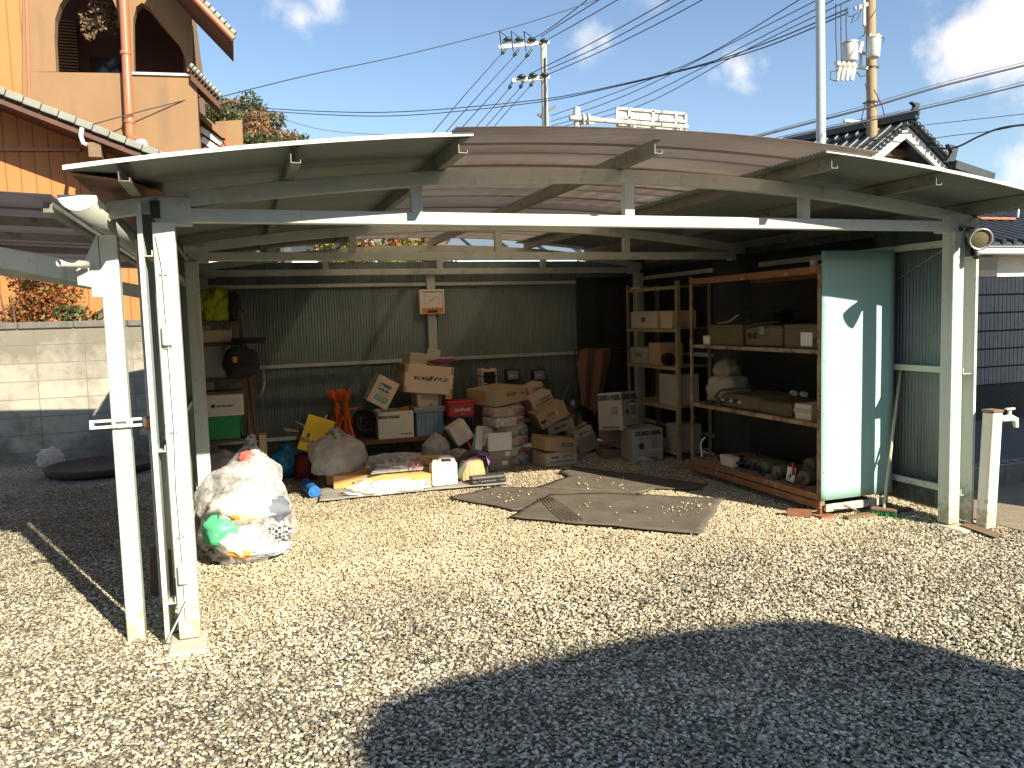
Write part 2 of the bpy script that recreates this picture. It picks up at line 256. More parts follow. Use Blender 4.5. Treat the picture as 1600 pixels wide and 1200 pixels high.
# ------------------------------------------------------------ mesh building
def wloc(o):
    v = Vector((0, 0, 0))
    while o is not None: v = v+o.location; o = o.parent
    return v
def tag(o, label=None, cat=None, group=None, kind=None):
    if label: o['label'] = label
    if cat: o['category'] = cat
    if group: o['group'] = group
    if kind: o['kind'] = kind
    return o
def thing(name, label, cat, loc=(0, 0, 0), rot=(0, 0, 0), group=None):
    o = bpy.data.objects.new(name, None); COL.objects.link(o); o.location = loc; o.rotation_euler = rot; o.empty_display_size = .1
    return tag(o, label, cat, group)
class MB:
    def __init__(s): s.v = []; s.f = []; s.sm = []
    def add(s, vs, fs, sm=False):
        b = len(s.v); s.v += [tuple(p) for p in vs]; s.f += [tuple(i+b for i in f) for f in fs]; s.sm += [sm]*len(fs); return s
    def box(s, x0, x1, y0, y1, z0, z1, mt=None):
        vs = [Vector(p) for p in ((x0, y0, z0), (x1, y0, z0), (x1, y1, z0), (x0, y1, z0), (x0, y0, z1), (x1, y0, z1), (x1, y1, z1), (x0, y1, z1))]
        if mt is not None: vs = [mt @ p for p in vs]
        return s.add(vs, [(0, 3, 2, 1), (4, 5, 6, 7), (0, 1, 5, 4), (1, 2, 6, 5), (2, 3, 7, 6), (3, 0, 4, 7)])
    def hexa(s, vs): return s.add(vs, [(0, 3, 2, 1), (4, 5, 6, 7), (0, 1, 5, 4), (1, 2, 6, 5), (2, 3, 7, 6), (3, 0, 4, 7)])
    def bar(s, a, b, w, h, upv=(0, 0, 1)):
        a = Vector(a); b = Vector(b); d = (b-a).normalized(); u = Vector(upv); sx = d.cross(u)
        if sx.length < 1e-4: sx = d.cross(Vector((0, 1, 0)))
        sx.normalize(); u = sx.cross(d); sx = sx*w/2; u = u*h/2
        return s.hexa([a-sx-u, a+sx-u, b+sx-u, b-sx-u, a-sx+u, a+sx+u, b+sx+u, b-sx+u])
    def tube(s, pts, r, n=8, caps=True, sm=True):
        pts = [Vector(p) for p in pts]; rs = r if isinstance(r, (list, tuple)) else [r]*len(pts); vs = []; fs = []; pu = None
        for i, p in enumerate(pts):
            d = (pts[min(i+1, len(pts)-1)]-pts[max(i-1, 0)]).normalized()
            if pu is None: pu = Vector((0, 0, 1)) if abs(d.z) < .9 else Vector((1, 0, 0))
            a = d.cross(pu).normalized(); pu = a.cross(d).normalized()
            for k in range(n): t = 2*math.pi*k/n; vs.append(p+(a*math.cos(t)+pu*math.sin(t))*rs[i])
        for i in range(len(pts)-1):
            for k in range(n): fs.append((i*n+k, i*n+(k+1) % n, (i+1)*n+(k+1) % n, (i+1)*n+k))
        s.add(vs, fs, sm)
        if caps: s.add(vs[:n], [tuple(range(n))[::-1]]); s.add(vs[-n:], [tuple(range(n))])
        return s
    def prism(s, poly, vec):
        """closed outline (list of 3D points) pushed along vec"""
        n = len(poly); p = [Vector(q) for q in poly]; vec = Vector(vec)
        return s.add(p+[q+vec for q in p], [tuple(range(n))[::-1], tuple(range(n, 2*n))]+[(i, (i+1) % n, n+(i+1) % n, n+i) for i in range(n)])
    def band(s, A, B, vec):
        """strip between outlines A and B (same length) pushed along vec: a curved beam"""
        n = len(A); vec = Vector(vec); A = [Vector(a) for a in A]; B = [Vector(b) for b in B]
        vs = A+B+[a+vec for a in A]+[b+vec for b in B]; f = []
        for i in range(n-1):
            f += [(i, i+1, n+i+1, n+i), (2*n+i, 3*n+i, 3*n+i+1, 2*n+i+1), (i, 2*n+i, 2*n+i+1, i+1), (n+i, n+i+1, 3*n+i+1, 3*n+i)]
        f += [(0, n, 3*n, 2*n), (n-1, 3*n-1, 4*n-1, 2*n-1)]
        return s.add(vs, f)
    def grid(s, nu, nv, fn, sm=True):
        vs = [fn(i, j) for j in range(nv) for i in range(nu)]
        return s.add(vs, [(j*nu+i, j*nu+i+1, (j+1)*nu+i+1, (j+1)*nu+i) for j in range(nv-1) for i in range(nu-1)], sm)
    def lathe(s, prof, c=(0, 0, 0), n=20, axis='z', sm=True):
        vs = []; c = Vector(c)
        for (r, h) in prof:
            for k in range(n):
                t = 2*math.pi*k/n; a, b = r*math.cos(t), r*math.sin(t)
                vs.append(c+Vector({'z': (a, b, h), 'x': (h, a, b), 'y': (a, h, b)}[axis]))
        fs = [(i*n+k, i*n+(k+1) % n, (i+1)*n+(k+1) % n, (i+1)*n+k) for i in range(len(prof)-1) for k in range(n)]
        return s.add(vs, fs, sm)
    def build(s, name, m, parent=None, bevel=0, world=False, solid=0, seg=1, ms=None):
        me = bpy.data.meshes.new(name); off = wloc(parent) if (world and parent) else Vector((0, 0, 0))
        me.from_pydata([(p[0]-off[0], p[1]-off[1], p[2]-off[2]) for p in s.v], [], s.f)
        me.polygons.foreach_set('use_smooth', s.sm); me.materials.append(M(m) if isinstance(m, str) else m)
        o = bpy.data.objects.new(name, me); COL.objects.link(o); o.parent = parent; me.update()
        if solid: q = o.modifiers.new('solid', 'SOLIDIFY'); q.thickness = solid; q.offset = 0
        if bevel: q = o.modifiers.new('bevel', 'BEVEL'); q.width = bevel; q.segments = seg; q.limit_method = 'ANGLE'; q.harden_normals = False
        return o
def rm(rx=0, ry=0, rz=0, t=(0, 0, 0)): return Matrix.Translation(Vector(t)) @ Euler((rx, ry, rz)).to_matrix().to_4x4()
def text(body, size, m, parent, loc, rot=(math.pi/2, 0, 0), shear=0, bold=0, align='CENTER', name='lettering', sx=1, lab=None, thick=.0006):
    c = bpy.data.curves.new('t', 'FONT'); c.body = body; c.size = size; c.align_x = align; c.align_y = 'CENTER'; c.shear = shear; c.offset = bold; c.extrude = thick
    o = bpy.data.objects.new('t', c); COL.objects.link(o); dg = bpy.context.evaluated_depsgraph_get()
    me = bpy.data.meshes.new_from_object(o.evaluated_get(dg)); bpy.data.objects.remove(o); bpy.data.curves.remove(c)
    me.materials.clear(); me.materials.append(M(m)); me.name = name
    q = bpy.data.objects.new(name, me); COL.objects.link(q); q.parent = parent; q.location = loc; q.rotation_euler = rot; q.scale = (sx, 1, 1)
    if lab: q['label'] = lab
    return q
def copy_tree(o, parent=None):
    c = o.copy(); COL.objects.link(c); c.parent = parent
    for ch in o.children: copy_tree(ch, c)
    return c
def blob(c, r, sub=4, amp=.18, fr=2.2, seed=0, flat=True, ridge=.06, tie=None, sq=1.0):
    """crumpled sack-like body"""
    import bmesh
    bm = bmesh.new(); bmesh.ops.create_icosphere(bm, subdivisions=sub, radius=1); sv = Vector((seed*7.3, seed*3.1, seed*1.7))
    for v in bm.verts:
        d = v.co.normalized(); p = d*fr+sv
        w_ = Vector((d.x*1.0, d.y*1.0, d.z*.45))*fr+sv+Vector((mn.noise(p*1.6), mn.noise(p*1.6+Vector((4, 4, 4))), 0))*.5
        k = 1+amp*mn.noise(p)*1.3+amp*.4*mn.noise(p*2.3)-ridge*(.5-abs(mn.noise(w_*2.6)))*1.1*.8-ridge*.35*abs(mn.noise(w_*6.5))+ridge*.4
        if sq != 1.0:
            m_ = max(abs(d.x), abs(d.y), abs(d.z)); k *= (1/m_)**(1-sq)
        q = Vector((d.x*r[0]*k, d.y*r[1]*k, d.z*r[2]*k))
        if tie:
            h = q.z/r[2]
            if h > .45:
                g = min(1, (h-.45)/.5); q.x *= 1-g*.75; q.y *= 1-g*.75; q.z += g*r[2]*tie; q.x += g*mn.noise(p*5)*r[0]*.3
        if flat and q.z < -r[2]*.72: q.z = -r[2]*.72+(q.z+r[2]*.72)*.08
        v.co = q+Vector(c)
    vs = [tuple(v.co) for v in bm.verts]; fs = [tuple(v.index for v in f.verts) for f in bm.faces]; bm.free()
    return vs, fs
def leaves(mb, c, r, n, size, seed=1, shell=.45, lumps=9):
    rr = random.Random(seed); cs = [Vector((rr.gauss(0, .45)*r[0], rr.gauss(0, .45)*r[1], rr.gauss(0, .4)*r[2])) for _ in range(lumps)]
    for _ in range(n):
        k = rr.choice(cs); d = Vector((rr.gauss(0, 1), rr.gauss(0, 1), rr.gauss(0, 1))).normalized()*(rr.uniform(shell, 1))
        p = Vector(c)+k+Vector((d.x*r[0], d.y*r[1], d.z*r[2]))*.48
        a = Vector((rr.gauss(0, 1), rr.gauss(0, 1), rr.gauss(0, 1))).normalized(); b = a.cross(Vector((rr.gauss(0, 1), rr.gauss(0, 1), rr.gauss(0, 1)))).normalized()
        s_ = size*rr.uniform(.6, 1.4); mb.add([p-a*s_, p+b*s_*.5, p+a*s_, p-b*s_*.5], [(0, 1, 2, 3)])

mat('pan_iron', (.075, .055, .042), (.05, .038, .03), 8, .9, stain=(.14, .11, .08), sscale=5, samt=.4, bump=.3)
mat('shade_dark', (.035, .042, .04), (.022, .027, .026), 3, .8)  # near-black tone of the added sheets that deepen the shade
# ============================================================ GROUND
def ground_mat(name, tile=1.0):
    m = bpy.data.materials.new(name); m.use_nodes = True; t = m.node_tree; b = t.nodes['Principled BSDF']; b.inputs['Roughness'].default_value = .85
    g = N(t, 'ShaderNodeNewGeometry')
    v = N(t, 'ShaderNodeTexVoronoi'); v.inputs['Scale'].default_value = 70; v.inputs['Randomness'].default_value = 1; t.links.new(g.outputs['Position'], v.inputs['Vector'])
    sc_ = N(t, 'ShaderNodeSeparateColor'); t.links.new(v.outputs['Color'], sc_.inputs[0])
    col = pebble_colour(t, sc_.outputs[0], g.outputs['Position'])
    dk = N(t, 'ShaderNodeMix', data_type='RGBA'); t.links.new(mth(t, 'MULTIPLY', mth(t, 'POWER', v.outputs['Distance'], 2.2), 2.2), dk.inputs[0]); t.links.new(col, dk.inputs[6]); dk.inputs[7].default_value = (.10, .088, .065, 1)
    t.links.new(dk.outputs[2], b.inputs['Base Color'])
    bp = N(t, 'ShaderNodeBump', invert=True); bp.inputs['Strength'].default_value = .9; bp.inputs['Distance'].default_value = .012
    t.links.new(v.outputs['Distance'], bp.inputs['Height']); t.links.new(bp.outputs[0], b.inputs['Normal'])
    MATS[name] = m
def pebble_colour(t, rnd, pos):
    r = N(t, 'ShaderNodeValToRGB'); t.links.new(rnd, r.inputs[0]); e = r.color_ramp.elements; r.color_ramp.interpolation = 'CONSTANT'
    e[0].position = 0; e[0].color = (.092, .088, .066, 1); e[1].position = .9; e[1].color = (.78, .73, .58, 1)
    for p, c in ((.10, (.145, .137, .10)), (.21, (.235, .215, .155)), (.35, (.345, .31, .225)), (.50, (.46, .40, .28)), (.66, (.34, .24, .16)), (.69, (.48, .43, .31)), (.8, (.62, .565, .43))):
        k = e.new(p); k.color = c4(c)
    sx = N(t, 'ShaderNodeSeparateXYZ'); t.links.new(pos, sx.inputs[0])
    nn = N(t, 'ShaderNodeTexNoise'); nn.inputs['Scale'].default_value = .9; nn.inputs['Detail'].default_value = 3; t.links.new(pos, nn.inputs[0])
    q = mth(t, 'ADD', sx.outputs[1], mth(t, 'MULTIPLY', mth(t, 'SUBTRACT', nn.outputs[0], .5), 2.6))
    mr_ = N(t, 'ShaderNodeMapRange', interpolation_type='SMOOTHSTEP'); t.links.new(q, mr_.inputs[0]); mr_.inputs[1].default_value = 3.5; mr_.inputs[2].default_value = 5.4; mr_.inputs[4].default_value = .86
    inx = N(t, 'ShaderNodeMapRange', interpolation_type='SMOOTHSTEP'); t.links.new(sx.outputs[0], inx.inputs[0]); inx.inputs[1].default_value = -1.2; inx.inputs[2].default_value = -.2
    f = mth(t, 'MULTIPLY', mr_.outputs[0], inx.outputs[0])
    r2 = N(t, 'ShaderNodeValToRGB'); t.links.new(rnd, r2.inputs[0]); e = r2.color_ramp.elements; e[0].color = (.40, .325, .205, 1); e[1].color = (.84, .73, .53, 1)
    for p, c in ((.3, (.54, .45, .30)), (.6, (.66, .55, .38))): k = e.new(p); k.color = c4(c)
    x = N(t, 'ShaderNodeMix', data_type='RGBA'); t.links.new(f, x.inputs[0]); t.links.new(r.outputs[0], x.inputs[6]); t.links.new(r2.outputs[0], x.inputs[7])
    lf_ = N(t, 'ShaderNodeTexNoise'); lf_.inputs['Scale'].default_value = 1.7; lf_.inputs['Detail'].default_value = 6; lf_.inputs['Roughness'].default_value = .6; t.links.new(pos, lf_.inputs[0])
    lr = N(t, 'ShaderNodeMapRange'); t.links.new(lf_.outputs[0], lr.inputs[0]); lr.inputs[1].default_value = .32; lr.inputs[2].default_value = .68; lr.inputs[3].default_value = .72; lr.inputs[4].default_value = 1.12
    hs = N(t, 'ShaderNodeHueSaturation'); t.links.new(x.outputs[2], hs.inputs['Color']); t.links.new(lr.outputs[0], hs.inputs['Value'])
    return hs.outputs[0]
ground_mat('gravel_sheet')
mb = MB(); n_ = 60
def gfn(i, j):
    X = -14+28*i/(n_-1); Y = -8+24*j/(n_-1)
    return (X, Y, .012*mn.noise(Vector((X*.8, Y*.8, 0)))-.006-(.0 if Y < 12 else 0))
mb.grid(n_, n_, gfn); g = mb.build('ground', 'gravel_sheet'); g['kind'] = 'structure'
mb = MB(); mb.box(-400, 400, -400, 600, -.6, -.04); o = mb.build('far_ground', 'soil'); o['kind'] = 'structure'
# loose pebbles lying over the sheet: counted by nobody, one object
pm = bpy.data.materials.new('pebble'); pm.use_nodes = True; t = pm.node_tree; b = t.nodes['Principled BSDF']; b.inputs['Roughness'].default_value = .75
oi = N(t, 'ShaderNodeObjectInfo'); at_ = N(t, 'ShaderNodeAttribute'); at_.attribute_type = 'INSTANCER'; at_.attribute_name = 'tone'
ge = N(t, 'ShaderNodeNewGeometry'); t.links.new(pebble_colour(t, at_.outputs['Fac'], ge.outputs['Position']), b.inputs['Base Color'])
rng = np.random.default_rng(3); pts = []
def scatter(n, x0, x1, y0, y1, smin, smax):
    P = np.empty((n, 4)); P[:, 0] = rng.uniform(x0, x1, n); P[:, 1] = rng.uniform(y0, y1, n); P[:, 2] = rng.uniform(-.002, .004, n); P[:, 3] = rng.uniform(smin, smax, n)
    # keep what the picture's surroundings can see
    fx = P[:, 0]*math.sin(TH)+P[:, 1]*math.cos(TH); sx_ = P[:, 0]*math.cos(TH)-P[:, 1]*math.sin(TH)
    pts.append(P[np.abs(sx_) < fx*.82+1.0])
scatter(40000, -.6, 4.2, 1.3, 2.5, .0065, .0112)
scatter(76000, -3.0, 6.6, 2.5, 4.2, .0065, .0112)
scatter(60000, -3.2, 6.6, 4.2, 5.3, .0058, .0098); scatter(60000, -3.2, 6.6, 5.3, 6.4, .005, .0082)
scatter(60000, -3.6, 6.8, 6.4, 9.0, .005, .008)
def on_mat(n, quad_):
    q = np.array([tuple(at(x, y, Z=.03))[:2] for x, y in quad_]); u = rng.uniform(0, 1, n); v = rng.uniform(0, 1, n)**1.0
    xy = (q[0]*(1-u)[:, None]+q[1]*u[:, None])*(1-v)[:, None]+(q[3]*(1-u)[:, None]+q[2]*u[:, None])*v[:, None]
    Q = np.empty((n, 4)); Q[:, :2] = xy; Q[:, 2] = .036; Q[:, 3] = rng.uniform(.005, .0095, n); pts.append(Q)
on_mat(26, [(810, 800), (1085, 825), (1120, 785), (865, 778)]); on_mat(30, [(1040, 800), (1090, 800), (1120, 783), (1060, 783)]); on_mat(18, [(730, 780), (800, 785), (850, 768), (790, 766)]); on_mat(16, [(870, 765), (990, 767), (990, 748), (890, 742)])
P = np.concatenate(pts); me = bpy.data.meshes.new('gravel'); me.vertices.add(len(P)); me.vertices.foreach_set('co', P[:, :3].astype(np.float32).ravel())
a = me.attributes.new('sz', 'FLOAT', 'POINT'); a.data.foreach_set('value', P[:, 3].astype(np.float32))
peb = bpy.data.objects.new('gravel', me); COL.objects.link(peb); peb['kind'] = 'stuff'; peb['label'] = 'loose pale and dark pebbles spread over the yard'
ng = bpy.data.node_groups.new('pebbles', 'GeometryNodeTree'); ng.interface.new_socket('Geometry', in_out='INPUT', socket_type='NodeSocketGeometry'); ng.interface.new_socket('Geometry', in_out='OUTPUT', socket_type='NodeSocketGeometry')
gi = ng.nodes.new('NodeGroupInput'); go = ng.nodes.new('NodeGroupOutput')
ico = ng.nodes.new('GeometryNodeMeshIcoSphere'); ico.inputs['Subdivisions'].default_value = 2
sp = ng.nodes.new('GeometryNodeSetPosition'); nz_ = ng.nodes.new('ShaderNodeTexNoise'); nz_.inputs['Scale'].default_value = 1.1
vm = ng.nodes.new('ShaderNodeVectorMath'); vm.operation = 'SUBTRACT'; vm.inputs[1].default_value = (.5, .5, .5); vs_ = ng.nodes.new('ShaderNodeVectorMath'); vs_.operation = 'SCALE'; vs_.inputs['Scale'].default_value = 1.1
ng.links.new(nz_.outputs['Color'], vm.inputs[0]); ng.links.new(vm.outputs[0], vs_.inputs[0]); ng.links.new(vs_.outputs[0], sp.inputs['Offset']); ng.links.new(ico.outputs[0], sp.inputs['Geometry'])
sm_ = ng.nodes.new('GeometryNodeSetMaterial'); sm_.inputs['Material'].default_value = pm; ng.links.new(sp.outputs[0], sm_.inputs[0])
ss = ng.nodes.new('GeometryNodeSetShadeSmooth'); ng.links.new(sm_.outputs[0], ss.inputs[0])
ip = ng.nodes.new('GeometryNodeInstanceOnPoints'); m2p = ng.nodes.new('GeometryNodeMeshToPoints'); ng.links.new(gi.outputs[0], m2p.inputs[0]); ng.links.new(m2p.outputs[0], ip.inputs['Points']); ng.links.new(ss.outputs[0], ip.inputs['Instance'])
rr_ = ng.nodes.new('FunctionNodeRandomValue'); rr_.data_type = 'FLOAT_VECTOR'; rr_.inputs[0].default_value = (-.35, -.35, 0); rr_.inputs[1].default_value = (.35, .35, 6.28)
ng.links.new(rr_.outputs[0], ip.inputs['Rotation'])
rs_ = ng.nodes.new('FunctionNodeRandomValue'); rs_.data_type = 'FLOAT_VECTOR'; rs_.inputs[0].default_value = (.75, .55, .38); rs_.inputs[1].default_value = (1.35, .95, .62); rs_.inputs['Seed'].default_value = 5
na = ng.nodes.new('GeometryNodeInputNamedAttribute'); na.data_type = 'FLOAT'; na.inputs[0].default_value = 'sz'
vx = ng.nodes.new('ShaderNodeVectorMath'); vx.operation = 'SCALE'; ng.links.new(rs_.outputs[0], vx.inputs[0]); ng.links.new(na.outputs[0], vx.inputs['Scale']); ng.links.new(vx.outputs[0], ip.inputs['Scale'])
st = ng.nodes.new('GeometryNodeStoreNamedAttribute'); st.data_type = 'FLOAT'; st.domain = 'INSTANCE'; st.inputs['Name'].default_value = 'tone'
rt_ = ng.nodes.new('FunctionNodeRandomValue'); rt_.data_type = 'FLOAT'; rt_.inputs['Seed'].default_value = 9
ng.links.new(ip.outputs[0], st.inputs[0]); ng.links.new(rt_.outputs[1], st.inputs['Value']); ng.links.new(st.outputs[0], go.inputs[0])
md = peb.modifiers.new('pebbles', 'NODES'); md.node_group = ng

# ============================================================ THE CARPORT
Y0, Y1, Y2 = 4.235, 6.715, 8.86           # front faces of the three frames
def za(x): return 2.45-.031*(x-2.25)**2   # top of the arched chord
CP = thing('carport', 'open cream steel carport with arched roof and corrugated walls round the stored goods', 'carport', (2.25, 6.6, 0))
def bld(mb, name, m, par=CP, **k): return mb.build(name, m, par, world=True, **k)
for k, Y in enumerate((Y0, Y1, Y2)):
    xs = [(-.55+i*(5.6/28)) if Y == Y0 else (-.36+i*(5.22/28)) for i in range(29)]
    t_ = MB(); t_.band([(x, Y, za(x)) for x in xs], [(x, Y, za(x)-.078) for x in xs], (0, .06, 0)); fr = bld(t_, 'roof_truss', 'beam_paint', bevel=.003)
    t_ = MB(); t_.box(-.25, 4.75, Y-.003, Y+.063, 2.115, 2.183); bld(t_, 'bottom_chord', 'beam_paint' if k else 'beam_paint', fr, bevel=.004)
    for X in (.96, 2.25, 3.53): t_ = MB(); t_.box(X-.03, X+.03, Y+.003, Y+.057, 2.18, za(X)-.07); bld(t_, 'strut', 'beam_paint', fr)
    for X, s_ in ((-.31, 1), (4.81, -1)):
        t_ = MB(); t_.box(X-.05, X+.05, Y-.03, Y+.07, .02, 2.11); po = bld(t_, 'post', 'cream_paint', bevel=.004)
        t_ = MB(); t_.box(X-.02 if s_ > 0 else X-.13, X+.13 if s_ > 0 else X+.02, Y-.009, Y+.069, 2.10, 2.235); pl = bld(t_, 'gusset_plate', 'beam_paint', bevel=.002)
        for zz in (2.135, 2.205): t_ = MB(); t_.lathe([(0, -.012), (.011, -.012), (.011, 0)], (X+.09*s_, Y-.009, zz), 6, 'y', False); bld(t_, 'bolt', 'beam_paint', pl)
        if k == 0:
            t_ = MB(); t_.box(X-.10, X+.08, Y-.19, Y+.09, -.03, .012); bld(t_, 'footing', 'concrete_pale', bevel=.01)
# open top end of the left front post
t_ = MB(); t_.box(-.365, -.320, Y0-.014, Y0-.0095, 2.13, 2.215); bld(t_, 'post_opening', 'dark_metal')
# purlins: C sections running front to back
for X in (-.42, .30, 1.10, 2.19, 3.36, 4.16, 4.94):
    z = za(X)+.002; c = MB(); ya, yb = 3.79, 9.02
    sl = -.062*(X-2.25)*.0
    c.box(X-.024, X-.020, ya, yb, z, z+.075); c.box(X-.020, X+.022, ya, yb, z, z+.004); c.box(X-.020, X+.022, ya, yb, z+.071, z+.075); c.box(X+.018, X+.022, ya, yb, z+.004, z+.017)
    bld(c, 'purlin', 'purlin_paint')
def roof(x0, x1, ya, yb, nx, lift, name, m, par=CP, amp=.0042):
    pitch = .032; ny = int((yb-ya)/pitch*6); c = MB()
    def fn(i, j):
        X = x0+(x1-x0)*i/(nx-1); Y = ya+(yb-ya)*j/(ny-1)
        lap = .004*(((Y-ya)/.62) % 1)
        return (X, Y, za(X)+.082+lift+amp*math.cos(2*math.pi*(Y-ya)/pitch)+lap)
    c.grid(nx, ny, fn); return bld(c, name, m, par, solid=.0012)
roof(-.64, 1.14, 3.755, 9.1, 10, 0, 'steel_roof_sheet', 'sheet_roof', amp=.006)
roof(3.26, 5.25, 3.755, 9.1, 11, 0, 'steel_roof_sheet', 'sheet_roof', amp=.0072)
roof(1.04, 3.60, 3.70, 9.1, 16, .022, 'translucent_roof_sheet', 'poly_bronze')
# bright folded front edge of the steel sheets
for x0, x1 in ((-.645, 1.14), (3.26, 5.25)):
    xs = [x0+(x1-x0)*i/10 for i in range(11)]; c = MB(); c.band([(x, 3.742, za(x)+.092) for x in xs], [(x, 3.742, za(x)+.074) for x in xs], (0, .012, 0)); bld(c, 'roof_edge_trim', 'white_edge')
# rusted corner of the left sheet
c = MB(); c.prism([(-.63, 3.80, 2.262), (-.47, 3.98, 2.272), (-.30, 4.4, 2.28), (-.40, 5.6, 2.28), (-.63, 5.6, 2.262)], (0, 0, .003)); bld(c, 'rust_patch', 'rust_deep')
def wall_x(Y, x0, x1, z0, z1, name, amp=.0045, n=8, m='sheet_wall'):
    k = int((x1-x0)/.032*n); c = MB(); c.grid(k, 3, lambda i, j: (x0+(x1-x0)*i/(k-1), Y+amp*math.sin(2*math.pi*i/n), z0+(z1-z0)*j/2)); return bld(c, name, m, solid=.001)
def wall_y(X, y0, y1, z0, z1, name, amp=.0045, n=8, m='sheet_wall'):
    k = int((y1-y0)/.032*n); c = MB(); c.grid(k, 3, lambda i, j: (X+amp*math.sin(2*math.pi*i/n), y0+(y1-y0)*i/(k-1), z0+(z1-z0)*j/2)); return bld(c, name, m, solid=.001)
wall_x(9.02, -.44, 4.985, .04, 2.27, 'back_wall_sheet'); c = MB(); c.box(4.62, 4.985, 8.99, 9.012, 2.2, 2.42); bld(c, 'corner_cover', 'sheet_wall')
wall_y(-.405, 4.21, 9.0, .06, 2.2, 'side_wall_sheet'); wall_y(4.975, 4.21, 9.02, .05, 2.25, 'side_wall_sheet')
for z in (2.01, 1.135, .33):
    c = MB(); c.box(-.42, 2.10, 8.965, 9.005, z-.02, z+.02); c.box(2.20, 4.93, 8.965, 9.005, z-.02, z+.02); bld(c, 'wall_rail', 'beam_paint', bevel=.003)
c = MB(); c.box(2.10, 2.20, 8.93, 9.0, .02, 2.11); bld(c, 'post', 'beam_paint', bevel=.004)
for z in (1.945, .985, .21):          # C rails between post and side sheet, left
    c = MB(); c.box(-.405, -.365, Y0-.03, 8.9, z, z+.004); c.box(-.405, -.401, Y0-.03, 8.9, z+.004, z+.04); c.box(-.369, -.365, Y0-.03, 8.9, z+.004, z+.03); bld(c, 'wall_rail', 'cream_paint')
for z in (2.02, 1.10, .22):
    c = MB(); c.box(4.87, 4.955, Y0-.03, 8.9, z, z+.004); c.box(4.87, 4.874, Y0-.03, 8.9, z+.004, z+.045); c.box(4.951, 4.955, Y0-.03, 8.9, z+.004, z+.03); bld(c, 'wall_rail', 'cream_paint')
for X in (-.424, 4.955): c = MB(); c.box(X, X+.022, Y0-.045, Y0-.02, .02, 2.2); c.box(X+.001, X+.006, Y0-.02, Y0+.07, .02, 2.2); bld(c, 'corner_flashing', 'cream_paint')
# thin bracing wire on the right wall
c = MB(); c.tube([(4.93, 4.45, 2.0), (4.93, 6.2, 1.2)], .003, 5); bld(c, 'brace_wire', 'galv')
# power lead and two sockets on the left post
c = MB(); c.tube([(-.345, 4.195, 2.05), (-.325, 4.193, 1.9), (-.322, 4.193, 1.65), (-.318, 4.193, 1.1), (-.326, 4.193, .8), (-.32, 4.193, .42), (-.322, 4.193, .12)], .0035, 6); bld(c, 'power_lead', 'white_plastic')
for z in (1.56, .36): c = MB(); c.box(-.345, -.30, 4.175, 4.203, z-.05, z+.05); bld(c, 'junction_box', 'cream_paint', bevel=.006)
for z in (1.86, 1.50, 1.08, .55): c = MB(); c.box(-.34, -.305, 4.197, 4.204, z-.006, z+.006); bld(c, 'pipe_clip', 'galv')
# leaning wooden stick in the recess of the left wall
def stick(name, label, cat, a, b, w, d, m, par=None, **k):
    t = thing(name, label, cat, a); c = MB(); c.bar((0, 0, 0), Vector(b)-Vector(a), w, d); c.build('board', m, t, bevel=.002); return t
tag(MB().bar(at(268, 940, Y=4.33), at(262, 858, Y=4.4), .03, .012).build('wood_strip', 'old_wood'), 'short weathered wood strip leaning in the recess beside the left front post', 'wood strip')
tag(MB().bar(at(250, 672, Y=4.6), at(257, 640, Y=4.9), .04, .02).build('wood_block', 'old_wood'), 'small wood block resting on the wall rail beside the left front post', 'wood block')
tag(MB().bar(at(262, 1000, Y=4.16), at(291, 940, Y=4.17), .022, .006).build('steel_strap', 'cream_paint'), 'white flat strap slanting at the foot of the left front post', 'strap')

# ------------------------------------------------------------ small roof to the left, with its own post
LP = thing('lean_to_roof', 'smoky translucent lean-to roof on one white post left of the carport', 'lean-to', (-.57, 4.4, 0))
c = MB(); c.box(-.618, -.535, 4.35, 4.44, -.02, 2.06); bld(c, 'post', 'cream_paint', LP, bevel=.004)
def zl(x): return 1.80+.24*(-.57-x)-.035*(x+.57)**2
xs = [-.62-.2*i for i in range(15)]
for Y, sc_ in ((4.37, 1), (6.6, 1)): c = MB(); c.band([(x, Y, zl(x)+.10) for x in xs], [(x, Y, zl(x)) for x in xs], (0, .07, 0)); bld(c, 'curved_beam', 'cream_paint', LP, bevel=.003)
c = MB(); c.prism([(-.62, 4.345, 1.80), (-.62, 4.345, 2.07), (-.72, 4.345, 1.86), (-.72, 4.345, 1.82)], (0, .012, 0)); c.box(-.66, -.615, 4.338, 4.35, 1.76, 1.90); bld(c, 'bracket', 'cream_paint', LP)
c = MB(); c.tube([(-.77, 4.2, 1.915), (-.67, 4.32, 1.915)], .017, 12, caps=False); bld(c, 'drain_pipe', 'pole_concrete', LP, solid=.003)
def zt(x): return 2.18+.045*(-.72-x)
c = MB(); ny = 900; c.grid(12, ny, lambda i, j: (-.72-.25*i, 3.88+4.7*j/(ny-1), zt(-.72-.25*i)+.004*math.cos(j*math.pi/3))); bld(c, 'translucent_roof_sheet', 'poly_smoke', LP, solid=.0012)
for Y in (4.6, 5.4, 6.3, 7.5): c = MB(); c.bar((-.74, Y, zt(-.74)-.04), (-3.4, Y, zt(-3.4)-.04), .03, .045); bld(c, 'rafter', 'purlin_paint', LP)
for X in (-.75, -1.5, -2.3): c = MB(); c.box(X-.02, X+.02, 3.96, 8.5, zt(X)-.065, zt(X)-.02); bld(c, 'purlin', 'purlin_paint', LP)
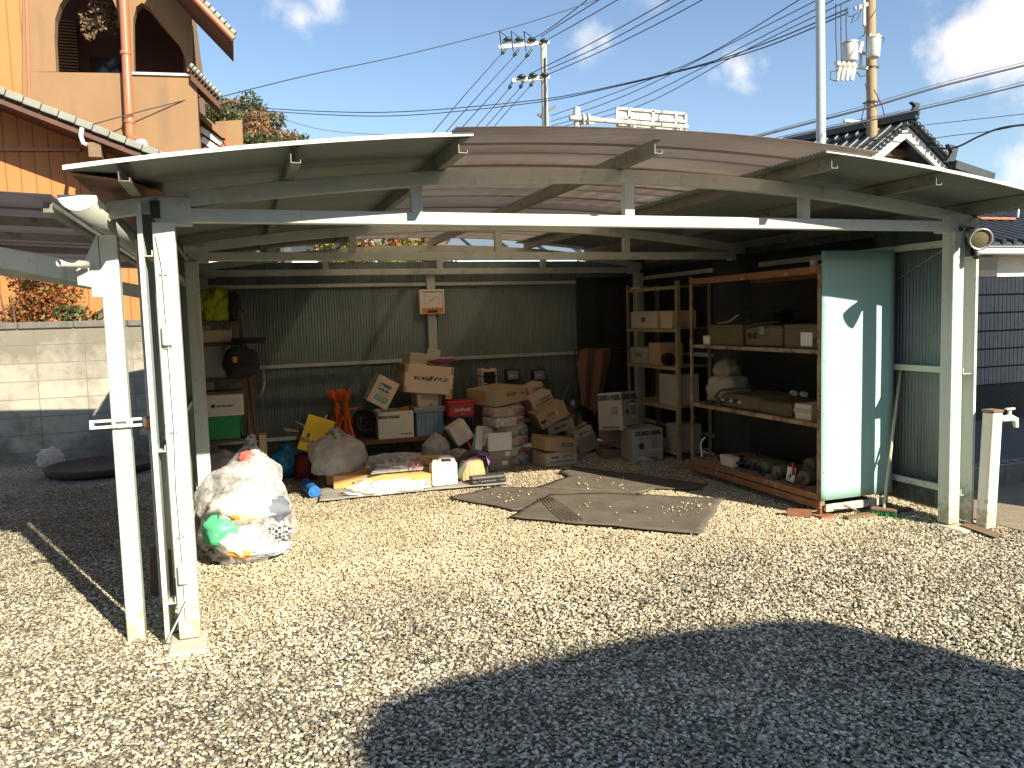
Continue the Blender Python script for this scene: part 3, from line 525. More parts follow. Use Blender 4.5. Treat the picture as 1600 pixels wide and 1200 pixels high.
# half-round gutter with end cap
gx, gz = -.625, 2.185; c = MB(); pr = [(gx+.075*math.cos(a), gz+.068*math.sin(a)) for a in [math.pi+math.pi*i/14 for i in range(15)]]
c.grid(15, 2, lambda i, j: (pr[i][0], 3.90+4.6*j, pr[i][1])); gt = bld(c, 'gutter', 'cream_paint', LP, solid=.003)
c = MB(); c.prism([(p[0], 3.895, p[1]) for p in pr], (0, .006, 0)); bld(c, 'end_cap', 'cream_paint', gt)
# slotted plate across the post, rough board behind, inner post
c = MB(); a = at(140, 664, Y=4.33); b_ = at(228, 661, Y=4.33); z0_ = a.z
for (x0, x1, dz0, dz1) in ((a.x, b_.x, .009, .022), (a.x, b_.x, -.022, -.009), (a.x, a.x+.02, -.009, .009), (a.x+.10, a.x+.115, -.009, .009), (b_.x-.09, b_.x-.06, -.009, .009), (b_.x-.015, b_.x, -.009, .009)): c.box(x0, x1, 4.325, 4.332, z0_+dz0, z0_+dz1)
tag(c.build('slotted_bar', 'white_plastic'), 'white slotted steel bar fixed across the outermost left post', 'bar')
t = thing('shelf_bracket', 'grey shelf board with yellow rope on it between the two left posts', 'shelf', (-.47, 4.9, 0)); c = MB(); c.box(-.52, -.43, 4.6, 4.89, 1.03, 1.05); bld(c, 'board', 'crate_grey', t)
c = MB()
for k in range(5): c.tube([(-.475+.03*math.cos(a+k), 4.75+.08*math.sin(a+k), 1.06+.01*k) for a in [i*.5 for i in range(14)]], .007, 5)
o = c.build('rope_coil', 'orange_trim'); tag(o, 'yellow rope coil on the grey shelf between the two left posts', 'rope')
c = MB(); c.box(-.51, -.43, 4.9, 4.98, 0, 2.1); o = tag(c.build('inner_post', 'beam_paint', bevel=.004), 'shaded grey post standing behind the outermost left post', 'post')
tag(MB().bar(at(241, 930, Z=0), at(239, 855, Y=5.0), .045, .02).build('wooden_stake', 'old_wood'), 'short tan board standing on the gravel beside the shaded inner post', 'board')

# ============================================================ LEFT: WALL, HOUSE, HILL
def facade(mb, pxs, Y, th): mb.prism([at(x, y, Y=Y) for x, y in pxs], (0, th, 0)); return mb
BW = 11.1; top = at(60, 503, Y=BW).z
bwall = thing('block_wall', 'weathered grey concrete block wall with dark coping behind the left yard', 'wall', (-3.5, BW, 0))
bm_ = bpy.data.materials.new('blockwork'); bm_.use_nodes = True; t = bm_.node_tree; b = t.nodes['Principled BSDF']; b.inputs['Roughness'].default_value = .95
co = N(t, 'ShaderNodeNewGeometry'); mp = N(t, 'ShaderNodeMapping'); t.links.new(co.outputs['Position'], mp.inputs[0]); mp.inputs['Rotation'].default_value = (math.pi/2, 0, 0)
br = N(t, 'ShaderNodeTexBrick'); br.inputs['Scale'].default_value = 1; br.inputs['Brick Width'].default_value = .54; br.inputs['Row Height'].default_value = .222; br.inputs['Mortar Size'].default_value = .007; br.inputs['Mortar Smooth'].default_value = .3
br.offset = 0.0; br.inputs['Color1'].default_value = (.40, .385, .32, 1); br.inputs['Color2'].default_value = (.31, .295, .25, 1); br.inputs['Mortar'].default_value = (.26, .23, .18, 1)
sp_ = N(t, 'ShaderNodeSeparateXYZ'); t.links.new(co.outputs['Position'], sp_.inputs[0]); cb = N(t, 'ShaderNodeCombineXYZ'); t.links.new(mth(t, 'ADD', sp_.outputs[0], .2), cb.inputs[0]); t.links.new(mth(t, 'ADD', sp_.outputs[2], .13), cb.inputs[1]); t.links.new(cb.outputs[0], br.inputs['Vector'])
n1 = N(t, 'ShaderNodeTexNoise'); n1.inputs['Scale'].default_value = 4; n1.inputs['Detail'].default_value = 8; n1.inputs['Roughness'].default_value = .7; t.links.new(co.outputs['Position'], n1.inputs[0])
ht = N(t, 'ShaderNodeMapRange'); t.links.new(sp_.outputs[2], ht.inputs[0]); ht.inputs[1].default_value = 1.05; ht.inputs[2].default_value = 1.5; ht.inputs[4].default_value = .28
lo = N(t, 'ShaderNodeMapRange'); t.links.new(sp_.outputs[2], lo.inputs[0]); lo.inputs[1].default_value = .35; lo.inputs[2].default_value = .0; lo.inputs[4].default_value = .2
r_ = N(t, 'ShaderNodeMapRange'); t.links.new(mth(t, 'ADD', n1.outputs[0], mth(t, 'ADD', ht.outputs[0], lo.outputs[0])), r_.inputs[0]); r_.inputs[1].default_value = .48; r_.inputs[2].default_value = .74
x = N(t, 'ShaderNodeMix', data_type='RGBA'); t.links.new(r_.outputs[0], x.inputs[0]); t.links.new(br.outputs[0], x.inputs[6]); x.inputs[7].default_value = (.19, .175, .14, 1); t.links.new(x.outputs[2], b.inputs['Base Color'])
bp = N(t, 'ShaderNodeBump'); bp.inputs['Strength'].default_value = .6; bp.inputs['Distance'].default_value = .01; t.links.new(mth(t, 'SUBTRACT', mth(t, 'MULTIPLY', n1.outputs[0], .6), br.outputs['Fac']), bp.inputs['Height']); t.links.new(bp.outputs[0], b.inputs['Normal'])
c = MB(); c.box(-8, -.7, BW, BW+.13, -.05, top-.085); bld(c, 'blocks', bm_, bwall)
c = MB()
for k in range(12): c.box(-8+k*.608, -8+k*.608+.604, BW-.03, BW+.16, top-.085, top); 
bld(c, 'coping', 'coping', bwall, bevel=.012)
# house
HY = 15.0
HS = thing('stucco_house', 'tan stucco house with arched balcony and orange siding up on the left', 'house', (at(180, 300, Y=HY).x, HY, 0))
c = MB(); facade(c, [(35, 112), (307, 116), (313, 262), (35, 262)], HY, .25); bld(c, 'balcony_parapet', 'stucco', HS)
c = MB(); facade(c, [(206, 112), (309, 115), (309, 119), (206, 116)], HY-.04, .34); bld(c, 'parapet_cap', 'pole_concrete', HS)
c = MB(); facade(c, [(35, 112), (88, 112), (85, 60), (86, 30), (93, 8), (106, -12), (126, -26), (142, -30), (142, -180), (35, -180)], HY+.003, .24)
facade(c, [(142, -180), (142, -30), (160, -22), (174, -6), (184, 18), (190, 50), (191, 112), (209, 112), (208, 30), (213, 10), (222, 4), (222, -180)], HY+.006, .24)
facade(c, [(222, -180), (222, 4), (234, 12), (250, 32), (266, 50), (280, 66), (288, 84), (293, 112), (300, 112), (298, -180)], HY+.009, .24)
bld(c, 'arcade_wall', 'stucco', HS)
lx, rx_ = at(30, 60, Y=HY).x, at(298, 60, Y=HY).x
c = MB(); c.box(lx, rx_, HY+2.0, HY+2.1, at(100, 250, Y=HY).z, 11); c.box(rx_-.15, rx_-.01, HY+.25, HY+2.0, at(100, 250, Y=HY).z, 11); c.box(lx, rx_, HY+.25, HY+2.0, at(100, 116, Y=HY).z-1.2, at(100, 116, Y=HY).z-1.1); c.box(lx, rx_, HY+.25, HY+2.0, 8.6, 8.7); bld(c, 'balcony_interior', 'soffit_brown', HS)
c = MB(); x0 = at(88, 80, Y=HY+1.9).x; x1 = at(122, 80, Y=HY+1.9).x; z0 = at(100, 125, Y=HY+1.9).z; z1 = at(100, 30, Y=HY+1.9).z
for k in range(20): c.box(x0, x1, HY+1.86, HY+1.95, z0+(z1-z0)*k/20, z0+(z1-z0)*(k+.5)/20)
bld(c, 'louvre_shutter', 'stucco', HS)
c = MB(); c.box(at(140, 80, Y=HY+1.9).x, at(185, 80, Y=HY+1.9).x, HY+1.9, HY+1.96, z0, at(100, 85, Y=HY+1.9).z); bld(c, 'balcony_door', 'glass_dark', HS)
c = MB(); leaves(c, at(165, 22, Y=HY+.5), (.28, .2, .35), 900, .035, 5, lumps=14); o = c.build('hanging_grass', 'old_wood'); tag(o, 'dry grass bundle hanging in the left arch of the balcony', 'grass bundle')
# siding with seams
sd_ = bpy.data.materials.new('siding'); sd_.use_nodes = True; t = sd_.node_tree; b = t.nodes['Principled BSDF']; b.inputs['Roughness'].default_value = .6
g = N(t, 'ShaderNodeNewGeometry'); sp_ = N(t, 'ShaderNodeSeparateXYZ'); t.links.new(g.outputs['Position'], sp_.inputs[0]); fr = mth(t, 'FRACT', mth(t, 'DIVIDE', sp_.outputs[0], .19))
ln = mth(t, 'LESS_THAN', fr, .09); n1 = N(t, 'ShaderNodeTexNoise'); n1.inputs['Scale'].default_value = 2.5; n1.inputs['Detail'].default_value = 5; t.links.new(g.outputs['Position'], n1.inputs[0])
x0m = N(t, 'ShaderNodeMix', data_type='RGBA'); t.links.new(n1.outputs[0], x0m.inputs[0]); x0m.inputs[6].default_value = (.42, .15, .038, 1); x0m.inputs[7].default_value = (.50, .185, .048, 1)
x = N(t, 'ShaderNodeMix', data_type='RGBA'); t.links.new(ln, x.inputs[0]); t.links.new(x0m.outputs[2], x.inputs[6]); x.inputs[7].default_value = (.25, .085, .024, 1); t.links.new(x.outputs[2], b.inputs['Base Color'])
bp = N(t, 'ShaderNodeBump', invert=True); bp.inputs['Strength'].default_value = 1; bp.inputs['Distance'].default_value = .01; t.links.new(ln, bp.inputs['Height']); t.links.new(bp.outputs[0], b.inputs['Normal'])
c = MB(); facade(c, [(-120, -180), (37, -180), (46, 262), (-120, 262)], HY+.05, .2); bld(c, 'siding', sd_, HS)
c = MB(); facade(c, [(34, -180), (39, -180), (48, 160), (44, 160)], HY-.03, .06); bld(c, 'corner_trim', 'pipe_brown', HS)
c = MB(); c.tube([at(190, -60, Y=HY-.12), at(197, 80, Y=HY-.12), at(203, 210, Y=HY-.12), at(206, 218, Y=HY-.2), at(222, 222, Y=HY-.3)], .075, 12); dp = bld(c, 'downpipe', 'pipe_brown', HS)
for y, x in ((83, 196.5), (190, 202)): c = MB(); p = at(x, y, Y=HY-.12); c.lathe([(.085, -.03), (.09, 0), (.085, .03)], p, 12); bld(c, 'pipe_collar', 'pipe_brown', dp)
c = MB(); c.tube([at(214, 221, Y=HY-.25), at(224, 224, Y=HY-.35), at(226, 232, Y=HY-.35)], .07, 8); bld(c, 'elbow', 'transformer', dp)
# steep roofs seen past the gable
def slab(mb, pts, Y, d, th):
    A = [at(x, y, Y=Y) for x, y in pts]; mb.prism([A[0], A[1], A[1]+Vector((0, 0, -th)), A[0]+Vector((0, 0, -th))], (0, d, 0)); return mb
def tile_rake(a, b, Y, n, r, m, par, name):
    c = MB(); A = at(*a, Y=Y); B = at(*b, Y=Y)
    for k in range(n): p = A.lerp(B, k/n); q = A.lerp(B, (k+.86)/n); c.tube([p+Vector((0, 0, .0)), q+Vector((0, 0, .015))], r, 8)
    return bld(c, name, m, par)
c = MB(); slab(c, [(246, -70), (364, 55)], HY-.8, .9, .16); bld(c, 'upper_roof', 'soffit_brown', HS)
tile_rake((262, -55), (368, 56), HY-.85, 13, .06, 'tile_grey', HS, 'upper_roof_tiles'); c = MB(); c.tube([at(256, -52, Y=HY-.9), at(365, 61, Y=HY-.9)], .055, 8); bld(c, 'gutter', 'pipe_brown', HS)
c = MB(); slab(c, [(297, 106), (343, 152)], HY-.1, .5, .2); bld(c, 'side_roof', 'soffit_brown', HS); tile_rake((297, 102), (346, 152), HY-.14, 10, .05, 'tile_grey', HS, 'side_roof_tiles')
c = MB(); c.box(at(296, 60, Y=HY).x, at(302, 60, Y=HY).x, HY+.3, HY+6, at(300, 262, Y=HY).z, at(300, -50, Y=HY).z); bld(c, 'end_wall', 'stucco', HS)
c = MB(); facade(c, [(309, 178), (318, 182), (347, 208), (360, 262), (312, 262)], HY+1.0, .1); tp = bld(c, 'red_tile_slope', 'tile_brick', HS)
c = MB()
for k in range(7):
    c.bar(at(313+6.5*k, 178+5.0*k, Y=HY+.97), at(318+6.5*k, 262, Y=HY+.97), .03, .04)
bld(c, 'tile_ribs', 'tile_brick', tp)
c = MB()
for j in range(4):
    for k in range(5):
        p = at(316+6.8*k+j*2, 203+4.6*k+j*16, Y=HY+.9)
        if p.z < at(330, 255, Y=HY+.9).z: continue
        c.box(p.x-.045, p.x+.045, HY+.9, HY+.95, p.z-.05, p.z+.05, rm(0, R(35), 0, p) @ rm(0, 0, 0, -p))
bld(c, 'white_tiles', 'white_enamel', tp)
c = MB(); facade(c, [(309, 172), (345, 202), (352, 216), (346, 214), (309, 182)], HY+.8, .2); bld(c, 'verge_board', 'stucco', HS)
c = MB(); facade(c, [(336, 190), (378, 187), (382, 262), (352, 262)], HY+2.2, 1.5); bld(c, 'rear_parapet', 'stucco', HS)
# lower wing: gable with pale verge tiles crossing in front
WY = 12.6
WG = thing('siding_wing', 'low orange siding wing with pale tiled verge in front of the stucco house', 'house wing', (at(60, 480, Y=WY).x, WY, 0))
c = MB(); facade(c, [(-160, 80), (0, 150), (140, 215), (235, 255), (240, 1000), (-160, 1000)], WY+.75, .2)
bld(c, 'siding', sd_, WG)
c = MB(); facade(c, [(-160, 229), (125, 231), (125, 236), (-160, 234)], WY+.70, .04); bld(c, 'trim_board', 'pipe_brown', WG)
c = MB(); slab(c, [(-200, 66), (262, 252)], WY-.1, 1.6, .10); bld(c, 'roof', 'soffit_brown', WG)
c = MB(); facade(c, [(-200, 77), (252, 252), (238, 254), (-200, 84)], WY-.14, .05); bld(c, 'verge_board', 'bronze_dirt', WG)
A = at(-200, 60, Y=WY-.2); B = at(272, 249, Y=WY-.2); n = 17; c = MB()
for k in range(n):
    p = A.lerp(B, k/n); q = A.lerp(B, (k+.97)/n); c.bar(p+Vector((0, .12, -.012)), q+Vector((0, .12, -.002)), .24, .10)
bld(c, 'verge_tiles', 'tile_grey', WG, bevel=.012, seg=2)
c = MB(); pts_ = [at(128, 200, Y=WY-.25), at(126, 212, Y=WY-.25), at(130, 224, Y=WY-.25), at(136, 226, Y=WY-.25)]; c.tube(pts_, .03, 8); bld(c, 'vent_pipe', 'white_plastic', WG)
c = MB(); a = at(137, 222, Y=WY-.1); c.box(a.x, a.x+.16, WY-.1, WY+.4, a.z-.2, a.z); bld(c, 'beam_end', 'old_wood', WG)
# conservatory-like gap sheds behind the back wall
SH = thing('blue_roof_shed', 'low shed with grey blue metal roof seen over the back wall', 'shed', (3.4, 12.4, 0))
c = MB(); A = at(690, 405, Y=12.0); B = at(985, 412, Y=12.0); c.prism([(A.x-1.0, 11.8, 2.62), (B.x+1.2, 11.8, 2.50), (B.x+1.2, 14.5, 3.35), (A.x-.8, 14.5, 3.45)], (0, 0, .05)); rf = bld(c, 'roof', 'roof_blue', SH)
c = MB()
for k in range(9): x = A.x-.7+k*.6; c.bar((x, 11.8, 2.69-.02*k*.6), (x+.1, 14.5, 3.52-.02*k*.6), .02, .04)
bld(c, 'roof_seams', 'roof_blue', rf); c = MB(); c.box(A.x, B.x+.8, 12.2, 14.2, 0, 2.45); bld(c, 'walls', 'plaster_white', SH)
CT = thing('cream_cottage', 'cream walled cottage seen through the gap over the back wall at the left', 'cottage', (at(490, 395, Y=13).x, 13.5, 0))
c = MB(); a = at(455, 385, Y=13.5); b_ = at(545, 372, Y=13.5); c.box(a.x, b_.x, 13.5, 15.5, 0, b_.z+.1); bld(c, 'walls', 'plaster_white', CT)
c = MB(); c.bar((a.x-.3, 13.2, b_.z+.1), (b_.x+.2, 13.2, b_.z+.2), .5, .12); bld(c, 'eaves', 'tile_brick', CT)
c = MB(); c.box(at(500, 388, Y=13.4).x, at(514, 388, Y=13.4).x, 13.46, 13.5, b_.z-.55, b_.z-.1); bld(c, 'window', 'glass_dark', CT)
# picket board edge left of it
c = MB(); a = at(300, 404, Y=10.6); b_ = at(375, 404, Y=10.6)
for k in range(12): x = a.x+(b_.x-a.x)*k/12; c.box(x, x+.05, 10.6, 10.63, 1.9, 2.52)
tag(c.build('picket_screen', 'cardboard_pale'), 'pale picket screen seen over the back wall at the far left', 'screen')
# hedge bushes beyond the back wall
def plant(name, label, cat, c_, r, n, size, m, seed, group=None, h0=0, trunk=.03, stems=4):
    t = thing(name, label, cat, (c_[0], c_[1], h0), group=group); rr = random.Random(seed); k = MB(); cz = c_[2]-h0
    for i in range(stems):
        a = rr.uniform(0, 6.28); k.tube([(rr.uniform(-.05, .05), rr.uniform(-.05, .05), 0), (math.cos(a)*r[0]*.3, math.sin(a)*r[1]*.3, cz*.6), (math.cos(a)*r[0]*.6, math.sin(a)*r[1]*.6, cz)], [trunk, trunk*.7, trunk*.3], 6)
    k.build('trunk', 'bark', t); l = MB(); leaves(l, (0, 0, cz), r, n, size, seed); l.build('crown', m, t); return t
i = 0
for px, py, rr_2, m, lab in ((530, 392, .55, 'leaf_yellowgreen', 'yellow green bush over the back wall, left end of the row'), (575, 388, .4, 'leaf_red', 'red leaved bush over the back wall, first from the left'), (618, 390, .42, 'leaf_yellowgreen', 'yellow green bush over the back wall between two red ones'), (660, 392, .42, 'leaf_red', 'red leaved bush over the back wall near the clock post')):
    i += 1; p = at(px, py, Y=11.2+.2*i); plant('bush', lab, 'bush', p, (rr_2, .4, .42), 900, .045, m, i, 'bushes behind the back wall')
p = at(30, 462, Y=12.05); plant('shrub', 'red and green leaved shrub above the block wall on the left', 'shrub', (p.x, p.y, p.z+.0), (.62, .5, .62), 6500, .028, 'leaf_red', 31, trunk=.03, stems=8)
p = at(130, 492, Y=11.7); plant('shrub', 'small green shrub tip peeping over the block wall beside the white post', 'shrub', p, (.35, .2, .16), 240, .05, 'leaf_green', 33)
# wooded hill behind the house
hb = MB(); HYY = 70
hp = [(240, 300), (240, 150), (300, 135), (345, 160), (390, 175), (430, 200), (452, 228), (470, 262), (480, 330)]
hpw = [at(x, y, Y=HYY) for x, y in hp]
nH = 24
def hfn(i, j):
    u = i/(nH-1)*(len(hpw)-1); k = min(int(u), len(hpw)-2); p = hpw[k].lerp(hpw[k+1], u-k); v = j/9.; return (p.x+v*0, HYY+(-1+v*2)*18, max(-1, (p.z-3)*(1-(2*v-1)**2)))
hb.grid(nH, 10, hfn); o = hb.build('hill', 'hill_soil'); o['kind'] = 'structure'
trs = [(352, 168, 2.4, 0), (372, 182, 2.6, 0), (395, 190, 2.2, 1), (410, 203, 2.6, 1), (385, 205, 2.4, 1), (428, 205, 2.3, 0), (440, 222, 2.4, 0), (420, 232, 2.6, 0), (400, 235, 2.6, 0), (452, 236, 1.8, 0), (340, 158, 2.0, 1), (330, 180, 2.6, 0), (360, 210, 2.6, 0), (445, 245, 2.2, 0), (388, 222, 2.2, 0), (462, 238, 1.7, 0), (415, 188, 2.0, 0), (435, 235, 2.4, 0)]
tl = ['dark green tree crown on the wooded hill', 'orange brown autumn tree on the wooded hill']
ordn = ['first', 'second', 'third', 'fourth', 'fifth', 'sixth', 'seventh', 'eighth', 'ninth', 'tenth', 'eleventh', 'twelfth', 'thirteenth', 'fourteenth', 'fifteenth', 'sixteenth']
tlab = {}
for kind_, word in ((0, 'dark green tree'), (1, 'orange brown autumn tree')):
    for n__, k in enumerate(sorted([q for q in range(len(trs)) if trs[q][3] == kind_], key=lambda q: (trs[q][0], trs[q][1]))): tlab[k] = word+' on the wooded hill, '+ordn[n__]+' of its colour from the left'
for k, (px, py, r_2, a_) in enumerate(trs):
    r_2 *= .78; p = at(px, py+24, Y=HYY-9-(py-150)*.12)
    plant('tree', tlab[k], 'tree', p, (r_2, r_2, r_2*.85), 2600, .14, ['leaf_green', 'leaf_autumn'][a_], 50+k, 'trees on the hill' if not a_ else 'autumn trees on the hill', h0=max(p.z-6, 0), trunk=.2, stems=3)

# ============================================================ RIGHT SIDE
RH = thing('tiled_house', 'dark tiled house with white gable behind the wooden pole on the right', 'house', (at(1420, 300, Y=17).x, 17, 0))
GY = 17.0
ap = at(1417, 196, Y=GY); rf_ = at(1487, 268, Y=GY); lf = at(1345, 262, Y=GY)
hw = rf_.x-ap.x; dz = ap.z-rf_.z; lfx = ap.x-hw
def P3(x, y, z): return Vector((x, y, z))
rz_ = ap.z+.2; rl = at(1212, 226, Z=rz_); RD_ = rl-Vector((ap.x, GY, rz_)); RD_.z = 0; RDN = RD_/RD_.length
c = MB(); bt = .26
c.prism([P3(ap.x, GY, ap.z), P3(rf_.x, GY, rf_.z), P3(rf_.x-.12, GY, rf_.z-bt*.7), P3(ap.x, GY, ap.z-bt*1.25)], (0, .1, 0)); c.prism([P3(ap.x, GY, ap.z), P3(ap.x, GY, ap.z-bt*1.25), P3(lfx+.12, GY, rf_.z-bt*.7), P3(lfx, GY, rf_.z)], (0, .1, 0)); bld(c, 'bargeboard', 'plaster_white', RH)
c = MB(); c.prism([P3(ap.x, GY+.7, ap.z-.2), P3(rf_.x-.3, GY+.7, rf_.z-.3), P3(rf_.x-.3, GY+.7, 0), P3(lfx+.3, GY+.7, 0), P3(lfx+.3, GY+.7, rf_.z-.3)], RD_*.9); bld(c, 'gable_wall', 'plaster_white', RH)
c = MB(); c.box(ap.x-.5, ap.x+.5, GY+.45, GY+.7, ap.z-dz*.62, ap.z-dz*.45); bld(c, 'gable_beam', 'soffit_brown', RH)
c = MB(); ex = 1.35; nt_ = 11
for s_ in (1, -1):
    A = P3(ap.x, GY-.1, ap.z+.16); B = P3(ap.x+s_*hw*1.12, GY-.1, rf_.z+.16-dz*.12)
    c.prism([A, B, B+P3(0, 0, -.1), A+P3(0, 0, -.1)], RD_)
rfo = bld(c, 'roof', 'tile_dark', RH)
c = MB()
for s_ in (1, -1):
    for j in range(int(RD_.length/.3)):          # round tile rolls down both slopes
        oo = RDN*(j*.3); c.tube([P3(ap.x, GY-.05, ap.z+.19)+oo, P3(ap.x+s_*hw*1.12, GY-.05, rf_.z+.19-dz*.12)+oo], .05, 6)
bld(c, 'tile_rolls', 'tile_dark', rfo)
c = MB()
for s_ in (1, -1):
    for k in range(14): p = P3(ap.x, GY-.2, ap.z+.12).lerp(P3(ap.x+s_*hw*1.12, GY-.2, rf_.z+.12-dz*.12), (k+.5)/14); c.lathe([(0, -.03), (.075, -.03), (.075, .1)], p, 10, 'y')
bld(c, 'verge_tile_caps', 'tile_dark', rfo)
c = MB(); c.bar(P3(ap.x, GY-.35, ap.z+.17), P3(ap.x, GY-.35, ap.z+.17)+RD_, .26, .14); c.tube([P3(ap.x, GY-.4, ap.z+.27), P3(ap.x, GY-.4, ap.z+.27)+RD_], .08, 8); c.prism([(ap.x-.14, GY-.35, ap.z+.3), (ap.x+.02, GY-.35, ap.z+.33), (ap.x+.10, GY-.35, ap.z+.5), (ap.x-.2, GY-.35, ap.z+.53), (ap.x-.06, GY-.35, ap.z+.44)], (0, .12, 0)); bld(c, 'ridge', 'tile_dark', rfo)
# lower skirt roof with its own small ridge
c = MB(); a = at(1480, 276, Y=GY-.6); b_ = at(1552, 283, Y=GY-.6); lz = at(1400, 258, Y=GY-.6).z
c.prism([P3(lfx-.5, GY-.6, lz), P3(a.x, GY-.6, a.z), P3(b_.x, GY-.6, b_.z-.1), P3(b_.x, GY-.6, b_.z-.3), P3(lfx-.5, GY-.6, lz-.35)], (0, 1.2, 0)); bld(c, 'skirt_roof', 'tile_dark', RH)
c = MB(); a2 = at(1488, 258, Y=GY-.7); b2 = at(1548, 278, Y=GY-.7); c.bar(a2, b2, .25, .22); c.prism([a2+P3(-.2, 0, .1), a2+P3(.1, 0, .1), a2+P3(.22, 0, .5), a2+P3(-.15, 0, .55), a2+P3(0, 0, .35)], (0, .12, 0))
for k in range(8): p = a2.lerp(b2, k/8)+P3(0, 0, -.16); c.tube([p+P3(0, -.3, -.1), p+P3(0, .2, .05)], .05, 6)
bld(c, 'hip_ridge', 'tile_dark', RH)
# low house behind the ribbed fence
LH = thing('low_house', 'low house with dark tiled roof and white wall behind the ribbed fence', 'house', (at(1570, 400, Y=10).x, 10, 0)); LY = 10.0
a = at(1500, 392, Y=LY); b_ = at(1700, 385, Y=LY)
c = MB(); c.box(a.x-1.5, a.x+9, LY+.5, LY+5, 0, a.z+.0); bld(c, 'wall', 'plaster_white', LH)
c = MB(); c.box(a.x-1.8, a.x+9, LY, LY+.55, a.z-.04, a.z+.07); bld(c, 'eaves', 'pole_concrete', LH)
zr_ = a.z+.08; c = MB(); c.prism([(a.x-1.8, LY-.05, zr_), (a.x+9, LY-.05, zr_), (a.x+9, LY+3, zr_+1.05), (a.x-1.8, LY+3, zr_+1.05)], (0, 0, .06)); r2_ = bld(c, 'roof', 'tile_dark', LH)
c = MB()
for k in range(36): x = a.x-1.7+k*.26; c.tube([(x, LY-.08, zr_+.07), (x, LY+3, zr_+1.13)], .05, 6)
bld(c, 'tile_rolls', 'tile_dark', r2_)
c = MB(); q = at(1555, 342, Y=LY+2); c.tube([(a.x, LY+1.4, zr_+.66), (a.x+3, LY+1.4, zr_+.66)], .03, 6); bld(c, 'gutter', 'pipe_brown', r2_)
c = MB(); w0 = at(1520, 415, Y=LY+.45); w1 = at(1556, 415, Y=LY+.45); c.box(w0.x, w1.x, LY+.42, LY+.49, w0.z-.5, w0.z+.14); bld(c, 'window', 'glass_dark', LH)
c = MB(); q0 = at(1590, 340, Y=LY-.3); c.tube([q0, at(1592, 320, Y=LY-.3), at(1600, 318, Y=LY-.3), at(1625, 320, Y=LY-.3)], .02, 8); bld(c, 'handrail', 'pole_galv', LH)
# ribbed block fence
FYY = at(1560, 655, Z=0).y; ft = at(1560, 432, Y=FYY).z; fb = at(1560, 600, Y=FYY).z; fx0 = 5.6
FN = thing('ribbed_fence', 'grey ribbed block fence on a mossy concrete footing beyond the right side', 'fence', (8, FYY, 0))
c = MB(); c.box(fx0, 16, FYY+.02, FYY+.16, fb, ft-.0); rw = (ft-fb)/6.0
bld(c, 'core', 'fence_base', FN)
c = MB(); pitch = .075
for r__ in range(6):
    z0 = fb+rw*r__
    k = 0; x = fx0
    while x < 12.5: c.box(x, x+pitch*.84, FYY-.015, FYY+.025, z0+.012, z0+rw-.012); x += pitch; k += 1
bld(c, 'ribbed_blocks', 'fence_grey', FN)
c = MB(); c.box(fx0, 16, FYY-.02, FYY+.2, -.05, fb-.003); bld(c, 'footing', 'fence_base', FN)
mb = MB(); mb.box(5.35, 16, 5.25, FYY+.5, -.05, .008); o = mb.build('asphalt_pad', 'asphalt'); o['kind'] = 'structure'
mb = MB(); mb.box(5.1, 14, 3.3, 5.02, -.05, .010); o = mb.build('bare_soil', 'soil'); o['kind'] = 'structure'
for k in range(9):
    x = 5.13+k*.41; tb = thing('concrete_block', ordn[k]+' hollow tan concrete block of the kerb row, counted from the carport post', 'block', (x+.2, 5.12, 0), group='hollow blocks in the kerb row')
    c = MB()
    c.box(0-.2, .2, -.08, -.05, 0, .17); c.box(-.2, .2, .05, .08, 0, .17)
    for xx in (-.2, -.08, .05, .17): c.box(xx, xx+.03, -.05, .05, 0, .168)
    c.build('shell', 'concrete', tb, bevel=.004)
# tap stand
TP = thing('tap_post', 'white square water tap post on the gravel at the right edge', 'tap post', (4.96, 4.02, 0)); bs = at(1541, 824, Z=0); tp_ = at(1556, 645, Y=bs.y-.02)
c = MB(); hh = tp_.z; lean = tp_.x-bs.x
TP.location = (bs.x, bs.y, 0)
c.hexa([(-.045, -.04, 0), (.045, -.04, 0), (.045, .05, 0), (-.045, .05, 0), (-.045+lean, -.04, hh), (.045+lean, -.04, hh), (.045+lean, .05, hh), (-.045+lean, .05, hh)]); c.build('post', 'white_enamel', TP, bevel=.005)
c = MB(); c.box(lean-.05, lean+.05, -.046, .056, hh+.002, hh+.022); c.build('cap', 'old_wood', TP, bevel=.004)
c = MB(); c.tube([(lean+.04, 0, hh-.045), (lean+.10, -.01, hh-.05), (lean+.14, -.02, hh-.045), (lean+.175, -.03, hh-.06), (lean+.185, -.032, hh-.115)], [.022, .024, .028, .024, .016], 12); tpp = c.build('tap', 'white_enamel', TP)
c = MB(); c.tube([(lean+.13, -.02, hh-.04), (lean+.135, -.02, hh+.015)], .012, 8); c.lathe([(0, 0), (.02, 0), (.022, .012), (0, .014)], (lean+.135, -.02, hh+.012), 12); c.bar((lean+.095, -.02, hh+.02), (lean+.175, -.02, hh+.02), .02, .012); c.build('handle', 'white_enamel', tpp)
tag(MB().hexa([at(1500, 822, Z=.0), at(1556, 842, Z=.0), at(1566, 836, Z=.0), at(1512, 818, Z=.0), at(1500, 820, Z=.022), at(1556, 840, Z=.022), at(1566, 834, Z=.022), at(1512, 816, Z=.022)]).build('wood_offcut', 'old_wood'), 'flat pale board lying on gravel between the right post and the tap', 'board')

